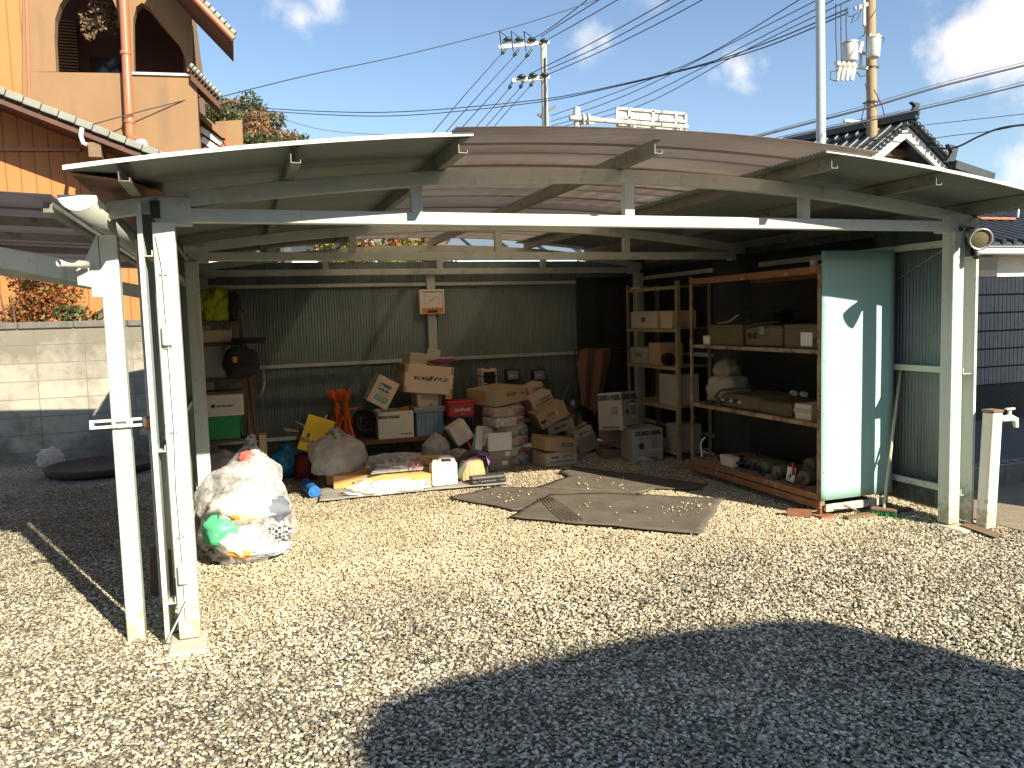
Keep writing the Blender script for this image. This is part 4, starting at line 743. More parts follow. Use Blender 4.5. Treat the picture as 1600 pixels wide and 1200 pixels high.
# ------------------------------------------------------------ poles, signs and wires
def pole(name, label, cat, px0, px1, D, m, r, par_top=None):
    p1 = at(px1[0], px1[1], Y=D); p0 = at(px0[0], px0[1], Y=D); d = (p0-p1); t_ = p1.z/(p1.z-p0.z) if abs(p1.z-p0.z) > 1e-6 else 1
    bs_ = p1+d*t_; tt = thing(name, label, cat, bs_); c = MB(); c.tube([(0, 0, 0), p1-bs_], [r*1.12, r*.92], 16); c.build('shaft', m, tt); return tt, bs_, p1
MP, mb0, mt_ = pole('utility_pole', 'distant concrete utility pole with two white crossarms of insulators', 'utility pole', (852, 205), (849, 66), 38, 'pole_concrete', .17)
def loc(p, b): return Vector(p)-Vector(b)
for (a, b_, ins, w) in (((779, 74), (857, 66), [(793, 62), (811, 62), (831, 62), (850, 64)], .3), ((800, 126), (858, 121), [(815, 120), (833, 118), (851, 117)], .25)):
    A = at(*a, Y=38); B = at(*b_, Y=38); c = MB(); c.bar(loc(A, mb0), loc(B, mb0), .14, .16); ar = c.build('crossarm', 'white_enamel', MP)
    for q in ins:
        p = at(*q, Y=37.9); c = MB(); c.tube([loc(p, mb0)-Vector((.25, 0, .15)), loc(p, mb0)-Vector((.06, 0, .04))], .07, 8); c.lathe([(0, -.1), (.22, -.06), (.24, 0), (.12, .1), (0, .13)], loc(p, mb0), 10); c.build('insulator', 'insulator', ar)
for q, q2 in (((783, 85), (791, 76)), ((802, 88), (811, 77)), ((821, 90), (831, 77)), ((795, 139), (801, 128)), ((812, 138), (818, 127)), ((828, 135), (834, 126))):
    p = loc(at(*q, Y=37.9), mb0); p2 = loc(at(*q2, Y=37.9), mb0); c = MB(); c.tube([p2, p.lerp(p2, .35)], .06, 8); c.tube([p.lerp(p2, .35), p], [.11, .05], 8); c.build('strain_insulator', 'insulator', MP)
c = MB(); c.tube([loc(at(852, 90, Y=37.8), mb0), loc(at(853, 200, Y=37.8), mb0)], .05, 6); c.bar(loc(at(845, 180, Y=38), mb0), loc(at(868, 166, Y=38), mb0), .1, .12); c.bar(loc(at(840, 178, Y=38), mb0), loc(at(848, 184, Y=38), mb0), .1, .1); c.build('cable_bracket', 'dark_metal', MP)
c = MB()
for q in [(793, 58), (811, 58), (831, 58)]:
    p = at(*q, Y=37.9); p2 = at(q[0]-9, q[1]+22, Y=37.9); m_ = p.lerp(p2, .5)+Vector((-.25, 0, .6)); c.tube([loc(p, mb0), loc(m_, mb0), loc(p2, mb0)], .03, 5)
c.build('jumper_wire', 'wire', MP)
# road sign on a cantilever, seen from behind
SD = 26
SG, sb0, st_ = pole('road_sign', 'overhead road sign seen from its blank back on a pale cantilever arm', 'road sign', (902, 205), (901, 168), SD, 'pole_concrete', .135)
c = MB(); A = at(890, 184, Y=SD-.15); B = at(1074, 199, Y=SD-.15); c.tube([loc(A, sb0), loc(B, sb0)], .088, 12); c.build('arm', 'pole_concrete', SG)
c = MB(); p = at(912, 186, Y=SD-.15)
for s_ in (-1, 1): q = at(914+4*s_, 186, Y=SD-.15); c.tube([loc(q, sb0)-Vector((.03, 0, 0)), loc(q, sb0)+Vector((.03, 0, 0))], .2, 12)
for s_ in (-1, 1): c.bar(loc(at(906, 186, Y=SD-.15), sb0)+Vector((0, 0, .14*s_)), loc(at(928, 188, Y=SD-.15), sb0)+Vector((0, 0, .1*s_)), .05, .05)
c.build('flange', 'pole_galv', SG)
q = [at(x, y, Y=SD+.1) for x, y in ((964, 169), (1071, 178), (1072, 208), (965, 208))]; c = MB(); c.prism(q, (0, .06, 0)); bd = c.build('sign_back', 'transformer', None); bd.parent = SG
for v in bd.data.vertices: v.co -= sb0
c = MB()
for a, b_ in (((964, 169), (1071, 178)), ((965, 183), (1071, 190)), ((964, 169), (965, 208)), ((983, 170), (983, 208)), ((1020, 173), (1020, 208)), ((1056, 176), (1056, 208)), ((1071, 178), (1072, 208))): c.bar(loc(at(*a, Y=SD+.05), sb0), loc(at(*b_, Y=SD+.05), sb0), .09, .06, (0, 1, 0))
c.build('sign_frame', 'pole_concrete', bd)
c = MB(); q = [at(x, y, Y=SD+.15) for x, y in ((965, 197), (1040, 203), (1040, 210), (965, 210))]; c.prism([loc(z, sb0) for z in q], (0, .03, 0)); c.build('lower_panel', 'soffit_brown', bd)
for x in (991, 1063): c = MB(); p = loc(at(x, 196, Y=SD-.15), sb0); c.tube([p, p-Vector((0, 0, .22))], .06, 8); c.build('sign_clamp', 'pole_concrete', SG)
GP, g0, g1 = pole('galvanised_pole', 'plain galvanised steel pole rising behind the carport roof', 'pole', (1283, 225), (1281, -60), 12.5, 'pole_galv', .088)
WD = 17.5
WP, w0_, w1_ = pole('wooden_pole', 'weathered wooden utility pole with two pale transformers', 'utility pole', (1363, 240), (1359, -80), WD, 'wood_pole', .135)
def at_w(x, y, dy=0): return loc(at(x, y, Y=WD+dy), w0_)
def can(a, b_, r, name, m, par, dy=-.1):
    p, q = at_w(*a, dy), at_w(*b_, dy); c = MB(); c.tube([q, q.lerp(p, .06), p.lerp(q, .1), p], [r*.86, r, r, r*.98], 18); c.tube([p, p+Vector((0, 0, .03))], r*1.1, 18); return c.build(name, m, par)
tr1 = can((1366, 60), (1364, 90), .17, 'transformer', 'transformer', WP, -.3); c = MB()
for s_ in (-.1, .1): c.tube([at_w(1366+s_*60, 60, -.3), at_w(1366+s_*60, 53, -.3)], .04, 8)
c.build('bushing', 'white_enamel', tr1)
tr2 = can((1328, 68), (1328, 96), .2, 'transformer', 'transformer', WP, -.05)
c = MB(); c.box(-.02, .06, -.22, -.2, -.1, .2, rm(0, .3, 0, at_w(1335, 80))); c.build('mount_plate', 'white_enamel', tr2)
c = MB(); c.bar(at_w(1305, 98), at_w(1362, 108), .08, .08); c.bar(at_w(1343, 82), at_w(1362, 86), .06, .06); c.bar(at_w(1345, 82), at_w(1345, 106), .05, .05); c.bar(at_w(1335, 14), at_w(1358, 6), .09, .09); c.build('bracket', 'pole_galv', WP)
for k in range(4): c = MB(); p = at_w(1310+8*k, 100+.5*k, -.2); c.lathe([(0, -.08), (.07, -.08), (.08, 0), (.04, .06), (0, .08)], p, 10); c.tube([at_w(1311+7.5*k, 106, -.2), at_w(1308+7.5*k, 126, -.2)], [.07, .035], 8); c.build('fuse_cutout', 'white_enamel', WP)
c = MB(); c.hexa([at_w(1328, 108, -.2), at_w(1338, 110, -.2), at_w(1338, 110, -.1), at_w(1328, 108, -.1), at_w(1330, 124, -.2), at_w(1334, 124, -.2), at_w(1334, 124, -.1), at_w(1330, 124, -.1)]); c.build('shield_plate', 'white_enamel', WP)
c = MB(); p = at_w(1350, 0, -.2); c.tube([p, at_w(1350, 40, -.2)], .045, 8); c.build('conduit', 'white_plastic', WP)
for pts_ in ([(1325, 12), (1322, 24), (1330, 26), (1340, 20)], [(1335, 22), (1330, 36), (1340, 30), (1346, 14)], [(1342, 60), (1350, 55), (1352, 45), (1348, 38)], [(1310, 110), (1298, 112), (1297, 124), (1308, 127)], [(1338, 112), (1345, 120), (1356, 116)], [(1308, 98), (1306, 60), (1306, 5)], [(1315, 98), (1314, 60), (1314, 8)], [(1323, 65), (1322, 40), (1322, 12)], [(1370, 56), (1382, 60), (1380, 66)], [(1352, 130), (1356, 150), (1346, 185), (1352, 200)], [(1366, 140), (1378, 165), (1382, 180)]): c = MB(); c.tube([at_w(x, y, -.25) for x, y in pts_], .014, 5); c.build('pole_wire', 'wire', WP)

c = MB(); c.box(-.14, .14, -.14, .14, -.02, .02, rm(t=at_w(1362, 106))); c.box(-.15, .15, -.15, .15, -.02, .02, rm(t=at_w(1361, 160))); c.build('pole_band', 'dark_metal', WP)
c = MB(); c.tube([at(1319, 189, Y=18.5), at(1350, 192, Y=18.5)], .055, 8); o = c.build('roof_pipe', 'white_plastic'); tag(o, 'short white pipe sticking up beside the wooden pole over the tiled roof', 'pipe')
def cable(pts, D, r, label, group=None, m='wire', n=14):
    P_ = [at(x, y, Y=(D if not isinstance(D, tuple) else D[0]+(D[1]-D[0])*i/(len(pts)-1))) for i, (x, y) in enumerate(pts)]; out = []
    for i in range(len(P_)-1):
        a, b, c_, d = P_[max(i-1, 0)], P_[i], P_[i+1], P_[min(i+2, len(P_)-1)]
        for k in range(n):
            t = k/n; out.append(.5*((2*b)+(c_-a)*t+(2*a-5*b+4*c_-d)*t*t+(3*b-a-3*c_+d)*t**3))
    out.append(P_[-1])
    if pts[-1][0] > 1600 or pts[-1][1] < 0: out.append(P_[-1]+(P_[-1]-P_[-2]).normalized()*18)   # runs on past the view
    c = MB(); c.tube(out, r, 5); o = c.build('overhead_cable', m); tag(o, label, 'cable', group); return o
for kk, pts in enumerate(([(782, 86), (725, 150), (655, 233)], [(802, 89), (745, 152), (675, 231)], [(821, 91), (765, 152), (695, 229)])): cable(pts, (37.9, 30), .022, ['left','middle','right'][kk]+' thin power line running down left from the top crossarm', 'lines from the top crossarm')
for kk, pts in enumerate(([(795, 139), (766, 173), (725, 220)], [(812, 138), (782, 172), (740, 220)], [(828, 135), (797, 169), (754, 219)])): cable(pts, (37.9, 33), .022, ['left','middle','right'][kk]+' thin power line running down left from the lower crossarm', 'lines from the lower crossarm')
for kk, pts in enumerate(([(833, 60), (860, 44), (925, -6)], [(845, 58), (872, 40), (945, -6)], [(857, 61), (895, 40), (975, -6)])): cable(pts, (37.9, 30), .022, ['left','middle','right'][kk]+' thin power line rising right from the top crossarm', 'lines rising from the top crossarm')
for kk, pts in enumerate(([(827, 116), (900, 80), (973, 41), (1060, -8)], [(853, 110), (925, 78), (997, 40), (1085, -8)], [(857, 116), (940, 80), (1020, 41), (1112, -8)])): cable(pts, (37.9, 26), .022, ['left','middle','right'][kk]+' thin power line rising right from the lower crossarm', 'lines rising from the lower crossarm')
cable([(346, 151), (480, 118), (640, 84), (810, 40), (950, -6)], (18, 22), .012, 'single thin wire from the stucco house roof up across the sky')
cable([(125, 204), (160, 190), (305, 153), (346, 150)], (14.2, 15.5), .010, 'thin wire crossing the front of the stucco house')
for dy, s_ in ((0, 'upper'), (6, 'lower')):
    cable([(340, 164+dy*.6), (500, 174+dy*.8), (640, 174+dy), (841, 156+dy*.6), (965, 133+dy*.3), (1100, 100+dy*.3), (1200, 66+dy), (1325, 14+dy)], (40, 18), .02, s_+' of two long sagging wires crossing the whole sky')
cable([(340, 170), (420, 180), (520, 205), (700, 215)], (40, 40), .014, 'faint wire sloping down behind the roof from the hill')
for kk, pts in enumerate(([(861, 181), (980, 138), (1100, 88), (1255, -4)], [(861, 190), (980, 148), (1160, 59), (1285, -4)], [(861, 197), (985, 160), (1160, 73), (1310, -4)], [(861, 202), (1000, 165), (1160, 81), (1336, -4)])): cable(pts, (38, 19), .017, ['highest','second','third','lowest'][kk]+' of four wires fanning up right from the concrete pole', 'four fanning wires')
cable([(1150, 222), (1270, 191), (1358, 168), (1470, 135), (1610, 100)], (17.3, 15), .028, 'thick upper bundled cable passing the wooden pole', None)
cable([(1190, 224), (1300, 201), (1424, 174), (1520, 152), (1610, 130)], (17.3, 15), .022, 'thick lower bundled cable passing over the tiled roof', None)
for dy, y0_, lb in ((-5, 0, 'thin messenger wire just above the upper bundled cable'), ): cable([(1155, 218), (1270, 187), (1358, 163), (1470, 130), (1610, 95)], (17.3, 15), .008, lb)
cable([(1200, 218), (1300, 196), (1424, 170), (1520, 148), (1610, 125)], (17.3, 15), .008, 'thin messenger wire just above the lower bundled cable')
cable([(1430, 197), (1520, 187), (1610, 177)], (20, 16), .01, 'fine wire level with the roof ridge at the right')
cable([(1448, 229), (1490, 231), (1530, 213), (1565, 200), (1610, 194)], (17, 14), .026, 'thick dark cable sagging right of the white gable')
cable([(1445, 219), (1480, 213), (1540, 206), (1575, 200), (1610, 191)], (17, 14), .01, 'thin twisted wire above the sagging dark cable')

# ------------------------------------------------------------ unseen house form added behind the camera to block sky light
BH = thing('unseen_sky_blocker', 'unseen house form added behind the camera to cut sky light and cast the foreground shadow', 'house', (1, -9, 0))
c = MB(); c.box(-11, 15, -14, -7.2, 0, 4.7); bld(c, 'wall', 'stucco', BH); c = MB(); c.prism([(-11.6, -6.6, 4.65), (15.6, -6.6, 4.65), (15.6, -10.6, 6.2), (-11.6, -10.6, 6.2)], (0, 0, .15)); c.prism([(-11.6, -14.6, 4.65), (15.6, -14.6, 4.65), (15.6, -10.6, 6.2), (-11.6, -10.6, 6.2)], (0, 0, .15)); bld(c, 'roof', 'tile_dark', BH)
v = MB(); prof = [(3.40, 0), (3.40, 4.70), (3.50, 4.98), (3.77, 5.17), (4.16, 5.23), (5.21, 5.28), (5.82, 5.23), (6.04, 5.16), (6.12, 4.85), (6.15, 0)]  # added block, outline shaped so that it casts the foreground shadow
v.prism([(x, -5.0, z) for x, z in prof], (0, -2.18, 0)); pw = bld(v, 'shadow_profile', 'stucco', BH); v = MB(); v.box(4.0, 5.5, -4.995, -4.97, 2.9, 4.1); bld(v, 'window', 'glass_dark', pw)
for x in (-9, -5, -1, 7, 11):
    c = MB(); c.box(x, x+1.7, -7.19, -7.14, .9, 2.1); w_ = bld(c, 'window', 'glass_dark', BH); c = MB(); c.box(x-.06, x+1.76, -7.2, -7.12, .82, .9); c.box(x-.06, x+1.76, -7.2, -7.12, 2.1, 2.16); bld(c, 'frame', 'galv', w_)

NB = thing('unseen_shade_block', 'unseen tall building added just right of view to shade the ribbed fence', 'building', (9.4, 3.0, 0))  # thin unseen block, added only to cast shade on fence and kerb
c = MB(); c.box(6.4, 12.4, 2.7, 3.3, 0, 5.6); bld(c, 'wall', 'fence_grey', NB); c = MB(); c.box(6.3, 12.5, 2.6, 3.4, 5.6, 5.72); bld(c, 'roof', 'tile_dark', NB)
# ============================================================ THINGS IN AND ROUND THE CARPORT
def boxmesh(w, h, d, m, name, par, jit=.004, bevel=.003, seed=0, z0=0, y0=0):
    rr = random.Random(seed); J = lambda: rr.uniform(-jit, jit); c = MB(); vs = []
    for z in (z0, z0+h):
        for x, y in ((-w/2, y0), (w/2, y0), (w/2, y0+d), (-w/2, y0+d)): vs.append((x+J(), y+J(), z+(J() if z > z0 else 0)))
    c.hexa(vs); return c.build(name, m, par, bevel=bevel)
def openbox(w, h, d, m, name, par, th=.005, z0=0, y0=0):
    c = MB(); c.box(-w/2, w/2, y0, y0+th, z0, z0+h); c.box(-w/2, w/2, y0+d-th, y0+d, z0, z0+h); c.box(-w/2, -w/2+th, y0+th, y0+d-th, z0, z0+h); c.box(w/2-th, w/2, y0+th, y0+d-th, z0, z0+h); c.box(-w/2+th, w/2-th, y0+th, y0+d-th, z0, z0+th)
    return c.build(name, m, par)
def quad(bl, br, tl, Y=None, X=None):
    k = dict(Y=Y) if Y is not None else dict(X=X); a, b, t_ = at(*bl, **k), at(*br, **k), at(*tl, **k); w = (b-a).length; h = (t_-a).length
    roll = math.atan2(-(b.z-a.z), (b.x-a.x) if Y is not None else (a.y-b.y)); return (a+b)/2, w, h, roll
def carton(label, bl, br, tl, d, Y=None, X=None, m='cardboard', name='carton', cat='box', rz=0, rx=0, group=None, tape=True, txt=(), opened=False, jit=.0065, wmul=1, ground=False, flaps=(), roll=None, zfix=None, yoff=0):
    p, w, h, rl = quad(bl, br, tl, Y, X); w *= wmul
    if roll is not None: rl = roll
    if zfix is not None: p.z = zfix
    if X is not None: rz += -math.pi/2
    t = thing(name, label, cat, p, (0, 0, 0), group); t.rotation_mode = 'XYZ'; t.rotation_euler = (Matrix.Rotation(rz, 3, 'Z') @ Matrix.Rotation(rl, 3, 'Y') @ Matrix.Rotation(rx, 3, 'X')).to_euler()
    sd_ = int(abs(bl[0]*7+bl[1])) % 97
    (openbox if opened else boxmesh)(w, h, d, m, 'box', t, **({} if opened else dict(jit=jit, seed=sd_)))
    if tape and not opened:
        c = MB(); c.box(-w*.5-.0, w*.5, d/2-.025, d/2+.025, h+jit+.0005, h+jit+.0015); c.box(-w*.5-jit-.0015, -w*.5-jit-.0005, d/2-.025, d/2+.025, h*.78, h+jit); c.build('tape', 'tape', t)
    for f in flaps:   # (side, angle, length)
        s_, ang, ln_ = f; c = MB()
        if s_ == 'l': c.box(-ln_, 0, 0, d, 0, .004, rm(0, ang, 0, (-w/2, 0, h)))
        if s_ == 'r': c.box(0, ln_, 0, d, 0, .004, rm(0, -ang, 0, (w/2, 0, h)))
        if s_ == 'f': c.box(-w/2, w/2, -ln_, 0, 0, .004, rm(-ang, 0, 0, (0, 0, h)))
        if s_ == 'b': c.box(-w/2, w/2, 0, ln_, 0, .004, rm(ang, 0, 0, (0, d, h)))
        c.build('flap', m, t)
    for q in txt: # (body, size, x, z, material, shear, bold[, face])
        face = q[7] if len(q) > 7 else 'f'
        if face == 'f': text(q[0], q[1]*h, q[4], t, (q[2]*w, -jit-.0012, q[3]*h), (math.pi/2, 0, 0), q[5], q[6])
        else: text(q[0], q[1]*h, q[4], t, (-w/2-jit-.0012, q[2]*d, q[3]*h), (math.pi/2, 0, -math.pi/2), q[5], q[6])
    t['dims'] = (w, h, d); return t
def plate(t, x0, x1, z0, z1, m, name='label_panel', y=-.0055, th=.0012, lab=None):
    w, h, d = t['dims']; c = MB(); c.box(x0*w, x1*w, y-th, y, z0*h, z1*h); o = c.build(name, m, t)
    if lab: o['label'] = lab
    return o

# -- bench with the boxes on it
BX0, BX1 = at(512, 690, Y=8.2).x, at(706, 690, Y=8.2).x; BZ = at(600, 687, Y=8.2).z
BN = thing('bench', 'low brown board bench under the boxes by the back wall', 'bench', ((BX0+BX1)/2, 8.45, 0))
c = MB(); c.box(BX0, BX1, 8.2, 8.72, BZ-.045, BZ); bld(c, 'board', 'bench_board', BN, bevel=.004)
for x in (BX0+.15, BX1-.15):
    for y in (8.3, 8.62): c = MB(); c.box(x-.03, x+.03, y-.03, y+.03, 0, BZ-.045); bld(c, 'leg', 'bench_board', BN)
t = carton('grey brown tool carton standing on the bench under the tilted box', (592, 683), (647, 679), (591, 641), .36, Y=8.24, m='cardboard_pale', tape=False, opened=True, zfix=BZ, roll=0,
       txt=[('ESCO TOOLS', .13, -.19, .80, 'ink_dark', 0, .002), ('EA614LB-2A', .075, .28, .15, 'ink_dark', 0, .001), ('EA', .08, .36, .9, 'ink_dark', 0, 0)])
boxz = BZ
c = MB(); c.bar((.03, .1, .16), (.16, .2, .30), .07, .05); c.bar((.15, .2, .29), (.2, .18, .22), .05, .05); o = c.build('tool_grip', 'orange_trim'); o.matrix_world = Matrix.Translation(t.location); tag(o, 'yellow power tool grip sticking out of the tool carton', 'tool')
CR = carton('blue grey plastic crate standing on the bench at its right end', (651, 678), (694, 676), (650, 636), .34, Y=8.24, m='blue_crate', name='plastic_crate', cat='crate', tape=False, zfix=BZ, roll=0)
w, h, d = CR['dims']; c = MB(); c.box(-w/2-.018, w/2+.018, -.018, d+.018, h-.035, h); c.build('rim', 'blue_crate', CR, bevel=.004)
c = MB()
for x in (-.46, -.30, -.16, .16, .30, .46): c.box(x*w-.004, x*w+.004, -.012, 0, .01, h-.035)
c.box(-.16*w, .16*w, -.012, -.004, h*.62, h*.66); c.box(-w/2, w/2, -.010, -.004, h*.74, h*.78); c.build('ribs', 'blue_crate', CR)
c = MB(); c.box(-w/2-.02, w/2+.02, -.02, d+.02, h+.001, h+.022); c.build('lid', 'crate_grey', CR, bevel=.005)
cz = BZ+h+.022
t = carton('off white carton on the blue grey crate', (652, 633), (690, 634), (651, 612), .3, Y=8.28, m='cardboard_pale', tape=False, zfix=cz, roll=0, txt=[('ACコード', .16, -.05, .78, 'ink_pale', 0, 0)])
plate(t, -.48, -.36, .55, .92, 'paper_white'); plate(t, -.02, .14, 0.02, .26, 'cardboard'); plate(t, .36, .46, 0, .95, 'cardboard_dark')
zb = cz+t['dims'][1]+.006
DH = carton('large tan carton with dark Japanese lettering topping the bench pile', (630, 607), (706, 612), (627, 563), .42, Y=8.16, m='cardboard', tape=False, zfix=zb, jit=.003,
       txt=[('株式会社', .135, -.16, .52, 'ink_dark', 0, .0012), ('ダイヘン', .19, .17, .52, 'ink_dark', .35, .0035)])
w, h, d = DH['dims']
for x0, x1 in ((-.5, -.44), (.44, .5)):
    for z0, z1 in ((.0, .22), (.72, 1.0)): plate(DH, x0, x1, z0, z1, 'tape', 'corner_tape', y=-.0035)
c = MB(); c.box(-w/2-.0055, -w/2-.0045, 0, d, .0, h*.2); c.box(-w/2-.0055, -w/2-.0045, 0, d, h*.75, h); c.build('corner_tape', 'tape', DH)
c = MB(); c.box(w*.37, w*.5, -.004, .0, -.045, .0); c.build('flap', 'tape', DH)
# box standing between the tool carton and the big carton so that it rests on something
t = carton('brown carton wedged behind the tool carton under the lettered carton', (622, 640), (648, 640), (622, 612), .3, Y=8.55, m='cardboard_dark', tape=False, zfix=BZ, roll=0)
t = carton('small cream carton, left of two on the lettered carton', (639, 564), (668, 566), (638, 545), .2, Y=8.26, m='cardboard_pale', tape=False, zfix=zb+h+.004, rz=R(12))
t = carton('cream carton with a raised flap, right of two on the lettered carton', (664, 566), (684, 566), (664, 552), .16, Y=8.40, m='cardboard_pale', tape=False, zfix=zb+h+.004, roll=R(14), rz=R(-18)); 
w2, h2, d2 = t['dims']; c = MB(); c.box(-w2/2, w2/2, 0, .004, h2, h2+.07); c.build('flap', 'cardboard_pale', t)
def cloth(name, label, cat, pts, m, th=.004, sub=2, group=None, amp=.012, seed=0):
    """pts: rows of 3D points; smooth sheet through them with small creases"""
    c = MB(); nr, nc = len(pts), len(pts[0]); U, V = (nc-1)*8+1, (nr-1)*8+1
    def fn(i, j):
        u = i/8; v = j/8; a = min(int(u), nc-2); b = min(int(v), nr-2); fu, fv = u-a, v-b
        p = Vector(pts[b][a]).lerp(Vector(pts[b][a+1]), fu).lerp(Vector(pts[b+1][a]).lerp(Vector(pts[b+1][a+1]), fu), fv)
        q = p*9+Vector((seed, 0, 0)); return p+Vector((mn.noise(q), mn.noise(q+Vector((5, 3, 1))), mn.noise(q+Vector((9, 2, 7)))))*amp
    c.grid(U, V, fn); o = c.build(name, m, solid=th); return tag(o, label, cat, group)
a = zb+h+.012; x0 = at(672, 566, Y=8.24).x; x1 = at(714, 568, Y=8.24).x
c = MB(); vs, fs = blob(((x0+x1)/2, 8.27, a+.018), ((x1-x0)/2*1.05, .10, .028), 4, .25, 3, 4, flat=True); c.add(vs, fs, True); tag(c.build('plum_cloth', 'cloth_plum'), 'plum coloured folded cloth on top of the large lettered carton', 'cloth')
# tilted carton
TB = carton('tan carton with teal printed panels tilted on the tool carton', (572, 625), (604, 641), (593, 584), .22, Y=8.08, m='cardboard', tape=False, jit=.005)
plate(TB, -.28, .24, .52, .78, 'label_teal', 'printed_panel', y=-.006); plate(TB, -.26, .34, .16, .36, 'label_green', 'printed_panel', y=-.006)
w, h, d = TB['dims']; text('Diasen', .19*h, 'ink_pale', TB, (-.02*w, -.0085, .64*h), bold=.003, sx=.95); text('アルカリ', .09*h, 'ink_dark', TB, (.08*w, -.0085, .43*h)); text('乾電池', .13*h, 'ink_pale', TB, (.04*w, -.0085, .26*h))
for a, b_ in ((-.40, .42), (-.34, .36)): plate(TB, a, a+.006, .02, .98, 'cardboard_dark', 'crease', y=-.0055)
# cables and a dark machine left of the tool carton
c = MB(); cc = at(568, 660, Y=8.40)
for k in range(11):
    r_ = .07+.012*(k % 4); ph = k*.7; c.tube([(cc.x+r_*1.1*math.cos(a)+.02*math.sin(k), cc.y+.05*math.sin(a+ph)+.01*k-.05, cc.z+r_*math.sin(a)*1.25+.01*math.sin(3*a+k)) for a in [i*math.pi/8 for i in range(17)]], .007, 6)
tag(c.build('cable_coil', 'cable_black'), 'black cable coil heaped on the bench beside the orange stands', 'cable')
t = thing('welding_box', 'dark machine box standing on the bench behind the black cable coil', 'machine', (at(570, 680, Y=8.5).x, 8.55, BZ)); c = MB(); c.box(-.14, .16, -.08, .12, 0, .09); c.build('body', 'dark_grey_plastic', t, bevel=.01); c = MB(); c.tube([(-.1, 0, .09), (-.1, 0, .14), (.12, 0, .14), (.12, 0, .09)], .008, 6); c.build('handle', 'dark_metal', t)
# orange stands
def jack(label, px, Y, rz):
    b_ = at(px, 687, Y=Y); H = at(px, 612, Y=Y).z-BZ; t = thing('pipe_stand', label, 'stand', (b_.x, Y, BZ), (0, 0, rz), 'orange pipe stands'); 
    c = MB(); c.tube([(0, 0, .02), (0, 0, H*.62)], .038, 14); c.tube([(0, 0, H*.60), (0, 0, H*.66)], .045, 14); c.build('outer_tube', 'orange_paint', t)
    c = MB(); c.tube([(0, 0, H*.5), (0, 0, H*.86)], .030, 14); c.build('inner_tube', 'orange_paint', t)
    c = MB(); c.tube([(0, -.03, H*.63), (.03, -.11, H*.64)], .009, 8); c.tube([(.03, -.11, H*.60), (.03, -.11, H*.68)], .008, 8); c.build('clamp_screw', 'orange_paint', t)
    for s_ in (-1, 1):
        c = MB(); c.prism([(-.10, s_*.03, H*1.03), (-.06, s_*.03, H*1.06), (0, s_*.03, H*.94), (.06, s_*.03, H*1.06), (.10, s_*.03, H*1.03), (.055, s_*.03, H*.84), (0, s_*.03, H*.77), (-.055, s_*.03, H*.84)], (0, .006, 0)); c.build('saddle', 'orange_paint', t)
    for k in range(4):
        a = math.pi/4+k*math.pi/2; c = MB(); c.tube([(.028*math.cos(a), .028*math.sin(a), H*.52), (.17*math.cos(a), .17*math.sin(a), .012)], .013, 8); c.lathe([(0, 0), (.022, 0), (.018, .016)], (.172*math.cos(a), .172*math.sin(a), 0), 8); c.build('leg', 'orange_paint', t)
    return t
jack('orange pipe stand with V saddle, left of the pair on the bench', 529, 8.46, .5); jack('orange pipe stand with V saddle, right of the pair on the bench', 543, 8.40, 1.1)
# yellow mandarin carton lying open
YB = carton('bright yellow open fruit carton with brown flaps left of the orange stands', (464, 701), (506, 713), (473, 671), .26, Y=7.95, m='yellow_board', tape=False, jit=.002, txt=[('有田みかん', .26, -.22, .50, 'ink_dark', 0, .001)])
w, h, d = YB['dims']; c = MB(); c.box(-w/2, w/2, 0, .004, h+.003, h+.165); fl = c.build('flap', 'yellow_board', YB, bevel=.001)
plate(YB, -.33, -.22, .68, .92, 'canvas_green', 'emblem', y=-.0035); plate(YB, -.02, .16, .60, .74, 'paper_white', 'emblem', y=-.0035)
c = MB(); c.bar((.05*w, -.005, -.1*h), (.16*w, -.005, .38*h), .006, .004, (0, 1, 0)); c.bar((.16*w, -.005, .38*h), (.28*w, -.005, -.1*h), .006, .004, (0, 1, 0)); c.build('fruit_outline', 'canvas_green', YB)
for k in range(5): c = MB(); c.box(-.06*w+k*.055*w, -.052*w+k*.055*w, -.0045, -.0035, h+.05, h+.095+.01*(k % 3)); c.build('small_print', 'tape', YB)
c = MB(); c.box(-w/2-.13, -w/2, .0, .22, h-.002, h+.002, rm(0, R(-12), 0)); c.build('side_flap', 'cardboard', YB); c = MB(); c.box(-w/2-.08, -w/2+.02, .10, .26, h+.01, h+.014, rm(0, R(8), R(10))); c.build('side_flap', 'cardboard', YB)
c = MB(); c.box(-w/2-.002, -w/2, .004, d, 0, h); c.build('side_face', 'cardboard_dark', YB)
tag(MB().bar(at(505, 660, Y=8.05), at(511, 648, Y=8.1), .012, .006).build('white_stick', 'white_plastic'), 'short white stick poking up behind the yellow fruit carton', 'stick')

